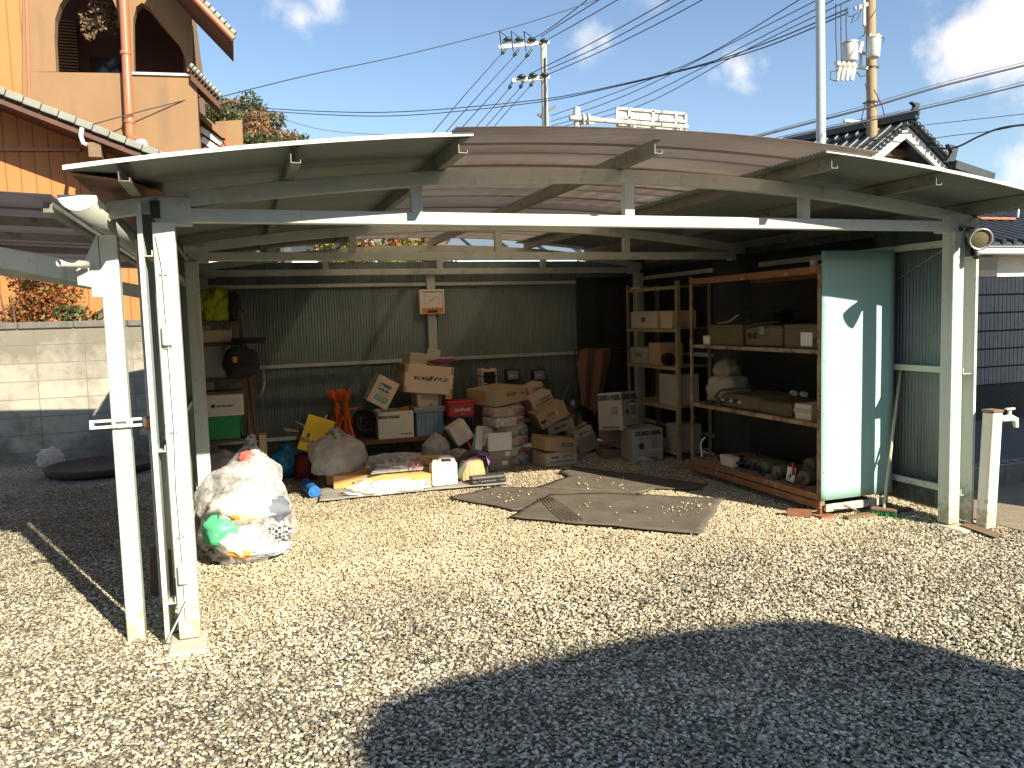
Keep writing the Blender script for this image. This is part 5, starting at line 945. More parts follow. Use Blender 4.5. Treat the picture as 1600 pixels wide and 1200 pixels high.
# sacks and bags
def bag(name, label, c_, r, m, seed, sub=5, amp=.16, fr=2.1, ridge=.09, tie=None, group=None, parts=(), cat='bag', sq=1.0, knot=None):
    t = thing(name, label, cat, (c_[0], c_[1], max(c_[2]-r[2]*.74, 0)), group=group); off = Vector((0, 0, c_[2]-t.location.z)); c = MB(); vs, fs = blob(off, r, sub, amp, fr, seed, ridge=ridge, tie=tie, sq=sq); c.add(vs, fs, True); c.build('shell', m, t)
    for (dx, dy, dz_, rx, ry, rz_, mm, nm) in parts:
        c = MB(); vs, fs = blob(off+Vector((dx*r[0], dy*r[1], dz_*r[2])), (rx*r[0], ry*r[1], rz_*r[2]), 3, .3, 3.1, seed+dx*3+dz_, ridge=.1, flat=False); c.add(vs, fs, True); c.build(nm, mm, t)
    return t
p = at(387, 884, Z=0)
mat('bag_green', (.10, .50, .26), (.07, .38, .2), 9, .5, bump=.3); mat('cloth_check', (.6, .6, .58), (.03, .03, .04), 22, .8, stretch=(1, 1, 1)); m = MATS['cloth_check']; t = m.node_tree; ck = N(t, 'ShaderNodeTexChecker'); ck.inputs['Scale'].default_value = 46; ck.inputs['Color1'].default_value = (.5, .5, .49, 1); ck.inputs['Color2'].default_value = (.03, .03, .04, 1); co = N(t, 'ShaderNodeTexCoord'); t.links.new(co.outputs['Object'], ck.inputs[0]); t.links.new(ck.outputs[0], t.nodes['Principled BSDF'].inputs['Base Color'])
mat('cloth_slate', (.12, .14, .18), (.2, .22, .27), 9, .8, bump=.3); mat('paper_blue', (.42, .55, .66), (.5, .6, .7), 9, .7); mat('brown_scrap', (.34, .16, .09), (.5, .3, .2), 14, .8, bump=.3)
mat('foil_red', (.6, .06, .05), (.7, .2, .15), 9, .4)
bag('rubbish_bag', 'big clear rubbish bag of paper and green wrapper, nearest on the gravel', (p.x+.01, 5.66, .215), (.30, .27, .29), 'film_milky', 11, 5, .13, 1.9, .10, tie=.0, group='clear rubbish bags by the left post', parts=(
    (-.52, -.42, .06, .46, .50, .42, 'bag_green', 'green_wrapper'), (.05, -.50, -.25, .75, .45, .42, 'paper_white', 'paper_scraps'), (.48, -.46, -.10, .46, .46, .30, 'cloth_check', 'checked_cloth'), (-.05, -.32, .50, .75, .6, .36, 'paper_white', 'paper_scraps'),
    (.0, -.56, .36, .46, .36, .14, 'orange_trim', 'orange_wrapper'), (-.05, -.62, -.46, .42, .30, .14, 'orange_trim', 'orange_wrapper'), (.52, -.34, .40, .44, .46, .32, 'cloth_slate', 'slate_cloth'), (.40, -.56, -.48, .5, .36, .16, 'paper_blue', 'blue_wrapper'), (-.58, -.42, -.5, .34, .36, .16, 'dark_cloth', 'dark_scrap'), (0, .15, 0, .75, .6, .65, 'paper_white', 'paper_fill')))
p = at(378, 800, Z=0)
bag('rubbish_bag', 'clear rubbish bag of brown scraps behind the biggest bag', (p.x+.02, 6.25, .24), (.33, .27, .31), 'film_milky', 23, 5, .15, 2.0, .11, tie=.0, group='clear rubbish bags by the left post', parts=(
    (-.4, -.45, .1, .35, .35, .3, 'brown_scrap', 'brown_scraps'), (.35, -.4, .25, .35, .4, .2, 'paper_white', 'paper_scraps'), (.1, -.5, .5, .2, .2, .15, 'paper_white', 'white_scrap'), (0, .1, -.1, .7, .6, .6, 'paper_white', 'grey_fill')))
p = at(400, 770, Z=0)
bag('rubbish_bag', 'knotted clear bag with a red and white wrapper on top, farthest of three', (p.x-.03, 6.75, .28), (.23, .22, .34), 'film_milky', 37, 5, .17, 2.3, .12, tie=.12, group='clear rubbish bags by the left post', parts=(
    (-.15, -.3, .72, .3, .25, .16, 'foil_red', 'red_wrapper'), (.1, -.2, .75, .2, .2, .2, 'paper_white', 'white_scrap'), (0, 0, .1, .65, .6, .55, 'paper_white', 'grey_fill')))
p = at(448, 742, Z=0); bag('blue_bag', 'crumpled bright blue plastic bag beside the yellow fruit carton', (p.x, 8.42, .16), (.18, .15, .20), 'blue_bag', 5, 4, .2, 2.6, .16, tie=.1)
t = thing('maroon_bag', 'dark maroon shopping bag with brown handles left of the grey bag', 'bag', (at(481, 745, Y=8.12).x, 8.12, 0)); c = MB(); vs, fs = blob((0, .1, .13), (.12, .10, .16), 4, .1, 2, 8, ridge=.06, sq=.6); c.add(vs, fs, True); c.build('body', 'red_dark', t)
c = MB(); c.tube([(-.12, -.02, .26), (-.05, -.04, .29), (.03, -.03, .28), (.13, .0, .27)], .016, 8); c.tube([(.02, -.03, .27), (.03, -.03, .15), (.02, -.02, .02)], .014, 8); c.build('handle', 'dark_cloth', t)
p = at(528, 712, Y=7.52); bag('grey_bag', 'large milky grey plastic bag slumped over the left end of the timber', (p.x, 7.66, p.z-.01), (.27, .19, .24), 'film_grey', 41, 5, .18, 1.9, .13, tie=.06, parts=((.35, -.3, .35, .25, .25, .2, 'brown_scrap', 'brown_scrap'), (-.1, 0, -.2, .6, .6, .5, 'paper_white', 'grey_fill')))
p = at(681, 700, Y=7.75); bag('small_bag', 'small milky bag with pointed top behind the white jerry can', (p.x, 7.75, p.z-.02), (.15, .12, .14), 'film_grey', 43, 4, .2, 2.4, .15, tie=.25, parts=((0, 0, 0, .6, .6, .55, 'cardboard_grey', 'fill'),))
p = at(714, 714, Y=7.55); bag('small_bag', 'small clear bag of brown scraps between jerry can and diamond carton', (p.x, 7.55, p.z), (.10, .09, .085), 'film_clear', 47, 4, .15, 2.4, .12, parts=((0, 0, 0, .7, .7, .6, 'brown_scrap', 'scraps'),))
# timber beams
def beam(label, a, b, Y, w, h, d=None, m='pine', dy=0):
    A = at(*a, Y=Y); B = at(*b, Y=Y+dy); c_ = (A+B)/2; t = thing('timber_beam', label, 'timber', (c_.x, c_.y, 0), group='timber beams on the grey sheet'); z = A.z
    c = MB(); c.bar(A-Vector((c_.x, c_.y, 0))+Vector((0, w/2, h/2)), B-Vector((c_.x, c_.y, 0))+Vector((0, w/2, h/2)), w, h); c.build('beam', m, t, bevel=.003); return t
def beamz(label, x0, x1, y, w, z0, h, ang=0):
    t = thing('timber_beam', label, 'timber', ((x0+x1)/2, y, 0), (0, 0, ang), group='timber beams on the grey sheet'); c = MB(); L_ = (x1-x0)/2; c.box(-L_, L_, -w/2, w/2, z0, z0+h); c.build('beam', 'pine', t, bevel=.003)
    c = MB()
    for k in range(3): c.lathe([(0, 0), (.012, .0)], (-L_*.6+k*L_*.55, -w/2-.0006, z0+h*.5+.01*(k-1)), 10, 'y')
    c.build('knots', 'bench_board', t); return t
def beamab(label, a, b, w, z0, h):
    a = Vector((*a, 0)); b = Vector((*b, 0)); c_ = (a+b)/2; L_ = (b-a).length; beamz(label, c_.x-L_/2, c_.x+L_/2, c_.y, w, z0, h, math.atan2(b.y-a.y, b.x-a.x))
beamab('front timber beam lying along the grey sheet', (.80, 7.52), (1.68, 7.20), .105, .03, .125)
beamab('second timber beam, its left end under the grey bag', (.76, 7.72), (1.84, 7.33), .11, .03, .14)
beamab('rear timber beam under the newspaper bundle', (.95, 7.86), (1.95, 7.48), .1, .03, .13); beamab('upper timber beam whose right end shows beyond the newspapers', (1.2, 7.72), (1.93, 7.46), .09, .172, .085)
# newspapers bundle in clear bag
t = thing('newspaper_bundle', 'striped stack of newspapers in a clear bag on the timber', 'newspapers', (at(617, 722, Y=7.36).x, 7.38, .175)); rr = random.Random(4); c = MB()
for k in range(16): c.box(-.24+rr.uniform(-.01, .01)+.004*k, .26+rr.uniform(-.01, .01)-.002*k, -.10+rr.uniform(-.006, .006), .12, k*.0056, k*.0056+.0048)
c.build('papers', 'newspaper', t); c = MB(); vs, fs = blob((0.01, .02, .075), (.27, .14, .085), 4, .2, 2.6, 9, ridge=.14); c.add(vs, fs, True); c.build('clear_bag', 'film_clear', t)
c = MB(); c.box(-.22, .2, .16, .19, -.02, .17, rm(R(-15))); c.build('grey_board', 'crate_grey', t)
# jerry can
x0, x1 = at(676, 757, Y=7.12).x, at(716, 755, Y=7.12).x; zt_ = at(700, 718, Y=7.12).z; w = x1-x0
JC = thing('jerry_can', 'white plastic jerry can standing on the grey sheet in the sun', 'jerry can', ((x0+x1)/2, 7.19, .03)); H = zt_-.01
c = MB(); c.box(-w/2, w/2, -.065, .065, 0, H*.80); c.build('body', 'white_plastic', JC, bevel=.018, seg=4)
c = MB(); c.tube([(-w*.16, 0, H*.78), (-w*.14, 0, H*.93), (-.02, 0, H*.98), (w*.25, 0, H*.97), (w*.38, 0, H*.9), (w*.40, 0, H*.76)], [.022, .02, .018, .018, .02, .024], 10); c.build('handle', 'white_plastic', JC)
c = MB(); c.lathe([(.026, 0), (.026, .012), (.024, .013), (.024, .035), (0, .036)], (-w*.33, 0, H*.79), 14); c.build('cap', 'white_plastic', JC)
c = MB(); c.box(-w*.36, w*.36, -.0665, -.0655, H*.15, H*.2); c.box(-w*.36, w*.36, -.0665, -.0655, H*.62, H*.66); c.build('moulded_lines', 'ink_white', JC)
# grey ground sheet, blue roll, crumpled white plastic
def flat(name, label, cat, pxs, m, z, th, kind=None, amp=.0, sub=0, seed=0):
    P_ = [at(x, y, Z=z) for x, y in pxs]; import bmesh
    bm = bmesh.new(); vs = [bm.verts.new(p) for p in P_]; f = bm.faces.new(vs); 
    if f.normal.z < 0: f.normal_flip()
    bmesh.ops.triangulate(bm, faces=bm.faces[:]); 
    for _ in range(5): bmesh.ops.subdivide_edges(bm, edges=[e for e in bm.edges if e.calc_length() > .09], cuts=1, use_grid_fill=False); bmesh.ops.triangulate(bm, faces=bm.faces[:])
    for v in bm.verts: q = v.co*3.3+Vector((seed, 0, 0)); v.co.z += amp*(mn.noise(q)+.5); v.co.x += .022*mn.noise(q*1.6)+.008*mn.noise(q*6); v.co.y += .022*mn.noise(q*1.6+Vector((7, 0, 0)))+.008*mn.noise(q*6+Vector((3, 0, 0)))
    bmesh.ops.recalc_face_normals(bm, faces=bm.faces[:]); me = bpy.data.meshes.new(name); bm.to_mesh(me); bm.free(); me.materials.append(M(m)); o = bpy.data.objects.new(name, me); COL.objects.link(o)
    q = o.modifiers.new('s', 'SOLIDIFY'); q.thickness = th; q.offset = 1; me.polygons.foreach_set('use_smooth', [True]*len(me.polygons)); return tag(o, label, cat, kind=kind)
flat('ground_sheet', 'grey felt sheet under the timber, jerry can and black case', 'sheet', [(498, 783), (545, 778), (610, 771), (700, 763), (796, 756), (792, 748), (735, 742), (640, 738), (560, 741), (499, 752)], 'grey_tarp', .024, .004, amp=.006)
t = thing('blue_tarp_roll', 'rolled bright blue tarpaulin left of the grey felt sheet', 'tarpaulin', (at(489, 772, Z=0).x, 7.3, 0)); c = MB(); c.tube([(-.0, -.02, .06), (-.05, .35, .07)], .055, 14)
for k in range(3): c.tube([(-.0-.002*k, -.024-.001*k, .06), (-.001, -.03-.001*k, .06)], .045-.014*k, 12)
c.build('roll', 'blue_tarp', t)
p = at(610, 762, Y=7.12); c = MB(); vs, fs = blob((p.x, 7.12, .065), (.36, .075, .065), 5, .3, 3.2, 61, ridge=.22); c.add(vs, fs, True); tag(c.build('plastic_sheeting', 'film_white'), 'crumpled white plastic sheeting glaring in the sun before the timber', 'plastic')
p = at(566, 755, Y=7.35); c = MB(); vs, fs = blob((p.x, 7.2, .085), (.085, .05, .07), 4, .3, 3.2, 63, ridge=.2); c.add(vs, fs, True); tag(c.build('cup_wrapper', 'film_milky'), 'small crumpled clear wrapper at the left of the white sheeting', 'wrapper')
c = MB(); q = at(650, 722, Y=7.0); c.tube([at(652, 714, Y=7.24), at(655, 722, Y=7.22), at(650, 732, Y=7.18), at(645, 724, Y=7.2), at(653, 718, Y=7.2)], .006, 6); tag(c.build('red_string', 'red_paint'), 'short red string loop at the end of the newspaper bundle', 'string')
# tool bag, purple cloth, black case
p = at(748, 756, Z=.02); t = thing('tool_bag', 'tan and dark green tool bag with gathered front pocket behind the black case', 'tool bag', (p.x, 7.28, .025)); c = MB()
def tb(i, j):
    a = math.pi*(i/28); v = j/12; h_ = .245*(1-.0*v); x = -.125*math.cos(a)*(1-.15*v*v); z = v*h_*(.75+.25*math.sin(a)); y = -.07*math.sin(a)*(1-.55*v)-(.012*math.sin(a*17)*(1-v)*math.sin(a)); return (x, y, z)
c.grid(29, 13, tb); c.build('pocket', 'canvas_tan', t, solid=.004); c = MB(); vs, fs = blob((0, .05, .12), (.15, .09, .16), 4, .1, 2, 3, ridge=.04); c.add(vs, fs, True); c.build('body', 'canvas_green', t)
c = MB(); c.tube([(-.135, -.03, .02), (-.145, -.035, .14), (-.11, -.04, .22), (-.03, -.045, .255), (.05, -.045, .25), (.115, -.04, .2), (.13, -.03, .1), (.13, -.025, .01)], .016, 8); c.build('binding', 'dark_cloth', t); c = MB(); c.lathe([(0, -.01), (.016, -.008), (.016, .004)], (-.145, -.055, .13), 10, 'y'); c.build('buckle', 'galv', t)
x0 = at(723, 720, Y=7.2).x; Z = lambda y: at(745, y, Y=7.2).z
P_ = [[at(x, y, Y=yy) for x, y in row] for row, yy in (([(729, 716), (742, 708), (752, 704), (760, 707), (764, 716)], 7.44), ([(726, 720), (740, 710), (751, 706), (760, 709), (765, 722)], 7.31), ([(723, 729), (736, 716), (749, 710), (759, 713), (764, 727)], 7.20))]
cloth('purple_cloth', 'lilac cloth draped over the top of the tool bag', 'cloth', P_, 'cloth_purple', amp=.012)
c = MB(); c.tube([at(727, 724, Y=7.24), at(720, 735, Y=7.2), at(717, 748, Y=7.16)], [.02, .03, .02], 8); tag(c.build('green_cloth', 'canvas_green'), 'dark green strap hanging at the left side of the tool bag', 'strap')
A = at(737, 757, Y=7.04); B = at(791, 754, Y=7.04); t = thing('tool_case', 'long black plastic tool case lying before the tool bag', 'tool case', ((A.x+B.x)/2, 7.08, .028)); w = B.x-A.x
c = MB(); c.box(-w/2, w/2, -.05, .06, 0, .038); c.build('base', 'black_plastic', t, bevel=.012, seg=3); c = MB(); c.box(-w/2, w/2, -.05, .06, .040, .076); c.build('lid', 'dark_grey_plastic', t, bevel=.014, seg=3)
for x in (-.28, .28): c = MB(); c.box(x*w-.018, x*w+.018, -.058, -.049, .02, .055); c.build('latch', 'black_plastic', t, bevel=.002)
# red box on dark stool, diamond carton, boards
t = thing('stool', 'low dark stool carrying the red box', 'stool', (at(722, 680, Y=8.15).x, 8.25, 0)); zs = at(720, 651, Y=8.1).z
c = MB(); c.box(-.14, .14, -.13, .13, zs-.02, zs); c.build('seat', 'dark_metal', t)
for sx_ in (-.12, .12):
    for sy in (-.11, .11): c = MB(); c.box(sx_-.012, sx_+.012, sy-.012, sy+.012, 0, zs-.02); c.build('leg', 'dark_metal', t)
t = carton('red lidded box with white lettering on the dark stool', (702, 651), (741, 649), (701, 631), .2, Y=8.12, m='red_paint', name='red_box', cat='tool box', tape=False, zfix=zs, roll=0, rz=R(4), jit=.001, txt=[('SUNFLAG', .30, .04, .5, 'ink_white', 0, .002), ('tools', .14, .04, .2, 'ink_white', 0, 0)])
w, h, d = t['dims']; c = MB(); c.box(-w/2-.012, w/2+.012, -.012, d+.012, h, h+.03); c.build('lid', 'red_paint', t, bevel=.006)
t = carton('kraft carton balanced on one edge in a diamond, left of the open white carton', (717, 698), (741, 682), (698, 674), .18, Y=7.72, m='cardboard_pale', tape=False)
c = MB(); w, h, d = t['dims']
for k in range(5): c.tube([(-w*.3+.1*w*k+.01*math.sin(k), -.006, h*.05), (-w*.25+.1*w*k+.02, -.006, h*.5), (-w*.32+.1*w*k, -.006, h*.95)], .0012, 4)
c.build('creases', 'cardboard_dark', t)
tag(MB().bar(at(741, 705, Y=7.66), at(748, 672, Y=7.74), .016, .12).build('blue_panel_board', 'blue_crate'), 'curved blue grey board leaning beside the diamond carton', 'board'); tag(MB().bar(at(747, 703, Y=7.68), at(751, 668, Y=7.74), .012, .16).build('pale_board', 'paper_white'), 'pale thin board leaning left of the open white carton', 'board')
tag(MB().tube([at(731, 690, Y=7.56), at(735, 700, Y=7.54), at(738, 712, Y=7.5)], .012, 8).build('red_tool', 'red_paint'), 'red tool handle sticking up behind the lilac cloth', 'tool')
c = MB(); rr = random.Random(9)
for k in range(12): q = at(708+rr.uniform(-14, 18), 700+rr.uniform(-6, 12), Y=7.7+rr.uniform(-.05, .1)); c.tube([q, q+Vector((rr.uniform(-.08, .08), .02, rr.uniform(-.04, .03))), q+Vector((rr.uniform(-.12, .12), .0, rr.uniform(-.09, .0)))], .006, 5)
tag(c.build('tangled_wire', 'cable_black'), 'tangle of dark wires between the bench and the diamond carton', 'wires')
# open white carton over two flat ones
t = carton('flat grey carton at the foot of the stack of three', (765, 733), (797, 732), (765, 717), .3, Y=7.72, m='cardboard_grey', tape=False, zfix=.005, roll=0, wmul=1.0); za_ = .005+t['dims'][1]; plate(t, .1, .38, .5, .9, 'paper_white')
t = carton('flat grey carton in the middle of the stack of three', (764, 717), (799, 716), (764, 702), .3, Y=7.71, m='cardboard_grey', tape=False, zfix=za_+.002, roll=0); za_ += t['dims'][1]+.004; plate(t, .22, .46, .4, .85, 'paper_white')
t = carton('open white carton with folded flaps, topmost of the stack of three', (763, 702), (800, 699), (763, 674), .26, Y=7.69, m='paper_white', tape=False, opened=True, zfix=za_, roll=0, flaps=(('l', R(-70), .13), ('b', R(20), .10)))
w, h, d = t['dims']; c = MB(); c.box(-w*.35, w*.3, .04, d-.03, h*.72, h*.75); c.build('lining', 'cloth_purple', t); c = MB(); c.box(-w*.1, w*.46, .06, d*.7, h*.93, h*.95); c.build('inner_flap', 'cardboard_grey', t)
# big carton behind, wrapped packs, top carton
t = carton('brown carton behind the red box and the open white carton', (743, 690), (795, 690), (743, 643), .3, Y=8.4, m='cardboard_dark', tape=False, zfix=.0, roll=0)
zz = 0.004; xs_ = at(808, 728, Y=7.8).x; lay = ['lowest', 'second from the bottom', 'third from the bottom', 'fourth from the bottom', 'second from the top', 'topmost']
hz = (at(806, 634, Y=7.85).z-.004)/6
for k in range(6):
    t = thing('wrapped_pack', 'tan pack in clear film, '+lay[k]+' of the wrapped stack', 'pack', (xs_-.02*math.sin(k*1.7)-.02*k*.3, 7.88+.012*math.cos(k*2), zz), (0, 0, R(12+4*math.sin(k*2.1))), 'film wrapped packs')
    w = .36+.015*math.sin(k*3); c = boxmesh(w, hz-.014, .28, ['cardboard', 'cardboard_pale', 'cardboard'][k % 3], 'pack', t, seed=k, jit=.006); c = MB(); c.box(.2*w, .48*w, -.0085, -.007, .012, hz-.03); c.build('print', ['label_teal', 'cloth_plum', 'cloth_plum', 'label_teal', 'cloth_plum', 'cloth_plum'][k], t)
    c = MB(); vs, fs = blob((0, .14, hz/2-.004), (w*.545, .165, hz*.60), 4, .08, 2.5, 70+k, ridge=.05, sq=.35); c.add(vs, fs, True); c.build('film', 'film_clear', t); zz += hz
p = at(779, 637, Y=7.82); t = thing('carton', 'long tan carton with dark label lying on the wrapped packs', 'box', (p.x-.02, 7.82, zz+.004), (Matrix.Rotation(R(20), 3, 'Z') @ Matrix.Rotation(R(-5), 3, 'Y')).to_euler()); w, h, d = .42, .165, .52; t['dims'] = (w, h, d)
c = MB(); c.box(0, w, 0, d, 0, h); c.build('box', 'cardboard', t, bevel=.004); c = MB(); c.box(.35*w, .66*w, -.0015, 0, .5*h, .72*h); c.build('label_panel', 'label_teal', t); text('DAIHEN', .13*h, 'ink_pale', t, (.505*w, -.003, .61*h)); c = MB(); c.lathe([(0, 0), (.013, 0)], (.87*w, -.001, .55*h), 12, 'y'); c.build('round_mark', 'ink_dark', t); c = MB(); c.box(-.0015, 0, 0, .17, 0, h); c.build('side_tape', 'cardboard_pale', t)
text('品名', .3*h, 'tape', t, (-.0025, .26, .5*h), (math.pi/2, 0, -math.pi/2))
t = carton('tan carton with raised flaps behind the long labelled carton', (788, 606), (812, 606), (790, 601), .3, Y=8.15, m='cardboard', tape=False, zfix=zz-.04, roll=R(-4), flaps=(('l', R(20), .1),)); 
# heater and lamps
t = carton('tall brown carton under the beige heater', (744, 700), (775, 700), (744, 612), .3, Y=8.5, m='cardboard_dark', tape=False, zfix=0, roll=0); hz_ = t['dims'][1]
x0, x1 = at(754, 600, Y=8.45).x, at(777, 600, Y=8.45).x; ztp = at(765, 577, Y=8.45).z; w = x1-x0; t = thing('fan_heater', 'beige electric heater with louvres against the back wall', 'heater', ((x0+x1)/2, 8.55, hz_)); H = ztp-hz_
c = MB(); c.box(-w/2, w/2, -.1, .1, H-.03, H); c.box(-w/2, -w/2+.015, -.1, .1, 0, H-.03); c.box(w/2-.015, w/2, -.1, .1, 0, H-.03); c.box(-w/2+.015, w/2-.015, .06, .1, 0, H-.03); c.box(-w/2+.015, w/2-.015, -.1, .06, 0, .015); c.build('case', 'cardboard_pale', t, bevel=.003)
c = MB(); c.box(-w/2+.02, w/2-.02, -.07, .05, .02, H-.035); c.build('grille', 'black_plastic', t)
c = MB()
for k in range(7): c.box(-w/2+.02, -w/2+.06, -.085, -.075, .03+k*.03, .042+k*.03)
c.build('louvre', 'cardboard_pale', t); c = MB(); c.lathe([(.035, 0), (.035, .012), (.02, .02), (0, .02)], (0, -.01, H), 14); c.build('knob', 'cloth_plum', t); c = MB(); c.box(-w/2-.006, w/2+.006, -.106, .05, H-.08, H-.072); c.build('wire_guard', 'dark_metal', t)
for k, (px, lab) in enumerate(((801, 'square work lamp on the back wall, nearer the heater'), (842.5, 'square work lamp on the back wall, nearer the towel'))):
    p = at(px, 586, Y=8.93); t = thing('work_lamp', lab, 'lamp', (p.x, 8.95, p.z-.08), group='work lamps on the back wall'); c = MB(); c.box(-.085, .085, -.03, .04, .01, .15); c.build('housing', 'black_plastic', t, bevel=.006); c = MB(); c.box(-.068, .068, -.034, -.031, .028, .135); c.build('glass', 'crate_grey', t); c = MB(); c.tube([(-.03, 0, .15), (0, 0, .18), (.03, 0, .15)], .005, 6); c.build('hanger', 'dark_metal', t)
    c = MB(); c.box(-.05, .03, -.0365, -.035, .07, .082); c.build('reflector', 'white_plastic', t)
# slumped pile of lettered cartons
D1 = [('株式会社', .15, -.20, .62, 'ink_blue', 0, .0006), ('ダイヘン', .21, .2, .64, 'ink_blue', .3, .0015)]
def uline(t, z=.42, x0=-.36, x1=.42): plate(t, x0, x1, z, z+.06, 'ink_blue', 'printed_line')
g_ = 'cartons of the slumped pile'
t = carton('white lower carton at the left foot of the slumped pile', (851, 725), (902, 726), (853, 703), .3, Y=7.66, m='cardboard_pale', group=g_, txt=D1, zfix=.004, roll=0, rz=R(6)); uline(t, .28); h1 = t['dims'][1]
t = carton('tan open ended carton with green label on the white lower carton', (849, 701), (903, 705), (852, 679), .3, Y=7.64, m='cardboard', group=g_, zfix=.006+h1, rz=R(10)); plate(t, .0, .34, .38, .66, 'label_teal'); text('DAIHEN', .16*t['dims'][2]*.5, 'ink_pale', t, (.17*t['dims'][0], -.009, .52*t['dims'][1]))
t = carton('rightmost carton at the foot of the slumped pile', (906, 707), (937, 697), (899, 684), .3, Y=8.25, m='cardboard_grey', group=g_, roll=R(-16), zfix=.02); 
t = carton('white lettered carton above the rightmost foot carton', (900, 691), (929, 678), (894, 678), .3, Y=8.28, m='cardboard_pale', group=g_, txt=[('ダイヘン', .42, .1, .55, 'ink_blue', .3, .0015)], tape=False); uline(t, .18, -.3, .4)
t = carton('lettered carton second from the right in the slumped pile', (888, 684), (921, 669), (884, 674), .3, Y=8.34, m='cardboard', group=g_, txt=[('ダイヘン', .5, .25, .6, 'ink_blue', .3, .0015)], tape=False)
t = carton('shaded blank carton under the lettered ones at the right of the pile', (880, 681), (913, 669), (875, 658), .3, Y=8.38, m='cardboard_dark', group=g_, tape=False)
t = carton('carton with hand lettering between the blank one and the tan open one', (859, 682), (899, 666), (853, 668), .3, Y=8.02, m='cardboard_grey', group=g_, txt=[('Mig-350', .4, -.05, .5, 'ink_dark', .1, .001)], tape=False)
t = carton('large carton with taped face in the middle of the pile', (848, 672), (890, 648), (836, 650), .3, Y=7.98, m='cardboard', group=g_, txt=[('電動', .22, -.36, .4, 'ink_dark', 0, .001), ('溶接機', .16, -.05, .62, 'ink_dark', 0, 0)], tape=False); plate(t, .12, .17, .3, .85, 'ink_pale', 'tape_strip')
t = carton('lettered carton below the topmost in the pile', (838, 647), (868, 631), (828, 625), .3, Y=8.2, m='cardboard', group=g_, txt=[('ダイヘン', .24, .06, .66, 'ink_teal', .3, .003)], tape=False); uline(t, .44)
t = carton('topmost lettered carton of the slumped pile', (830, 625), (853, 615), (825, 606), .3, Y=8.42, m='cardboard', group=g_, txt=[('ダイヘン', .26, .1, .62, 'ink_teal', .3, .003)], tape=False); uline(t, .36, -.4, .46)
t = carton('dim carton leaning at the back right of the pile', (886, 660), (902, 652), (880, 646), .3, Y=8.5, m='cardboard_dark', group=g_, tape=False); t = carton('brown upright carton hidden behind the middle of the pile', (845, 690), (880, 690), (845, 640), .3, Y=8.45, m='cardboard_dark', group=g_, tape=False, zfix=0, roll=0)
# towel on a rail
rl_ = thing('towel_rail', 'thin dark rail on the back wall side holding the towel', 'rail', (at(940, 545, Y=8.35).x, 8.35, 0)); A = at(898, 547, Y=8.35); B = at(985, 543, Y=8.35); c = MB(); c.tube([A, B], .009, 8); c.tube([A, (A.x, 8.35, 0)], .011, 8); bld(c, 'rail', 'dark_metal', rl_)
P_ = [[at(x, y, Y=yy) for x, y, yy in row] for row in ([(905, 546, 8.35), (918, 544, 8.33), (930, 545, 8.35), (942, 544, 8.33), (956, 544, 8.35)], [(902, 570, 8.31), (915, 570, 8.24), (928, 572, 8.31), (940, 570, 8.25), (951, 570, 8.32)], [(905, 600, 8.31), (914, 600, 8.24), (924, 602, 8.31), (936, 600, 8.24), (945, 600, 8.3)], [(908, 634, 8.31), (914, 636, 8.25), (921, 640, 8.3), (931, 650, 8.24), (938, 640, 8.3)])]
cloth('towel', 'faded brown towel hanging in the dim corner by the slim rack', 'towel', P_, 'towel', amp=.01)
c = MB(); c.tube([at(878, 628, Y=8.6), at(884, 612, Y=8.6), at(890, 600, Y=8.65)], .004, 5); tag(c.build('steel_rod', 'galv'), 'thin shiny rod standing behind the slumped cartons', 'rod')
c = MB(); p = at(898, 632, Y=8.5); c.lathe([(0, -.02), (.05, -.02), (.055, .02), (0, .03)], p, 16, 'y'); tag(c.build('chrome_reel', 'galv'), 'small shiny reel in the dark left of the towel end', 'reel')

# cord reel cartons
def crbox(label, loc, rot, w, h, d, seed):
    t = thing('carton', label, 'box', loc, rot, 'cord reel cartons'); t['dims'] = (w, h, d); boxmesh(w, h, d, 'cardboard_grey', 'box', t, seed=seed, jit=.006)
    def face(ox, rot_, W_):
        text('CORD REEL', .17*h, 'ink_dark', t, ox(0, .87), rot_, 0, .004, sx=W_/.36*1.0)
        text('⊕', .01*h, 'ink_dark', t, ox(-.2, .5), rot_)
        for k, z_ in enumerate((.60, .54, .48, .42)): text('VC-30 100V', .055*h, 'ink_dark', t, ox(.2, z_), rot_, sx=.8)
        text('ハタヤリミテッド', .075*h, 'ink_dark', t, ox(.02, .07), rot_, .3, .002, sx=.9)
    face(lambda x, z: (x*w, -.0085, z*h), (math.pi/2, 0, 0), w)
    if seed % 2: face(lambda x, z: (-w/2-.0085, d/2-x*d, z*h), (math.pi/2, 0, -math.pi/2), d)
    c = MB(); c.lathe([(0, 0), (.09*w, 0), (.09*w, -.001)], (-.22*w, -.0082, .48*h), 20, 'y'); c.box(-.28*w, -.1*w, -.0085, -.0075, .70*h, .715*h); c.box(-.05*w, .38*w, -.0085, -.0075, .70*h, .708*h); c.build('reel_emblem', 'ink_dark', t)
    c = MB(); c.box(.02*w, .4*w, -.0085, -.0078, .30*h, .36*h); c.build('address_box', 'ink_pale', t)
    return t
a = at(994, 717, Y=7.42); b_ = at(1036, 720, Y=7.42); w = b_.x-a.x+.04; c1 = crbox('lower cord reel carton standing on the gravel, face to the camera', ((a.x+b_.x)/2, 7.45, .01), (0, 0, R(-2)), w, .345, .3, 2)
p = at(1001, 664, Y=7.34); t = crbox('upper cord reel carton turned and leaning on the lower one', (p.x-.02, 7.52, .362), (Matrix.Rotation(R(30), 3, 'Z') @ Matrix.Rotation(R(2), 3, 'Y') @ Matrix.Rotation(R(-5), 3, 'X')).to_euler(), .30, .40, .31, 3); w, h, d = t['dims']
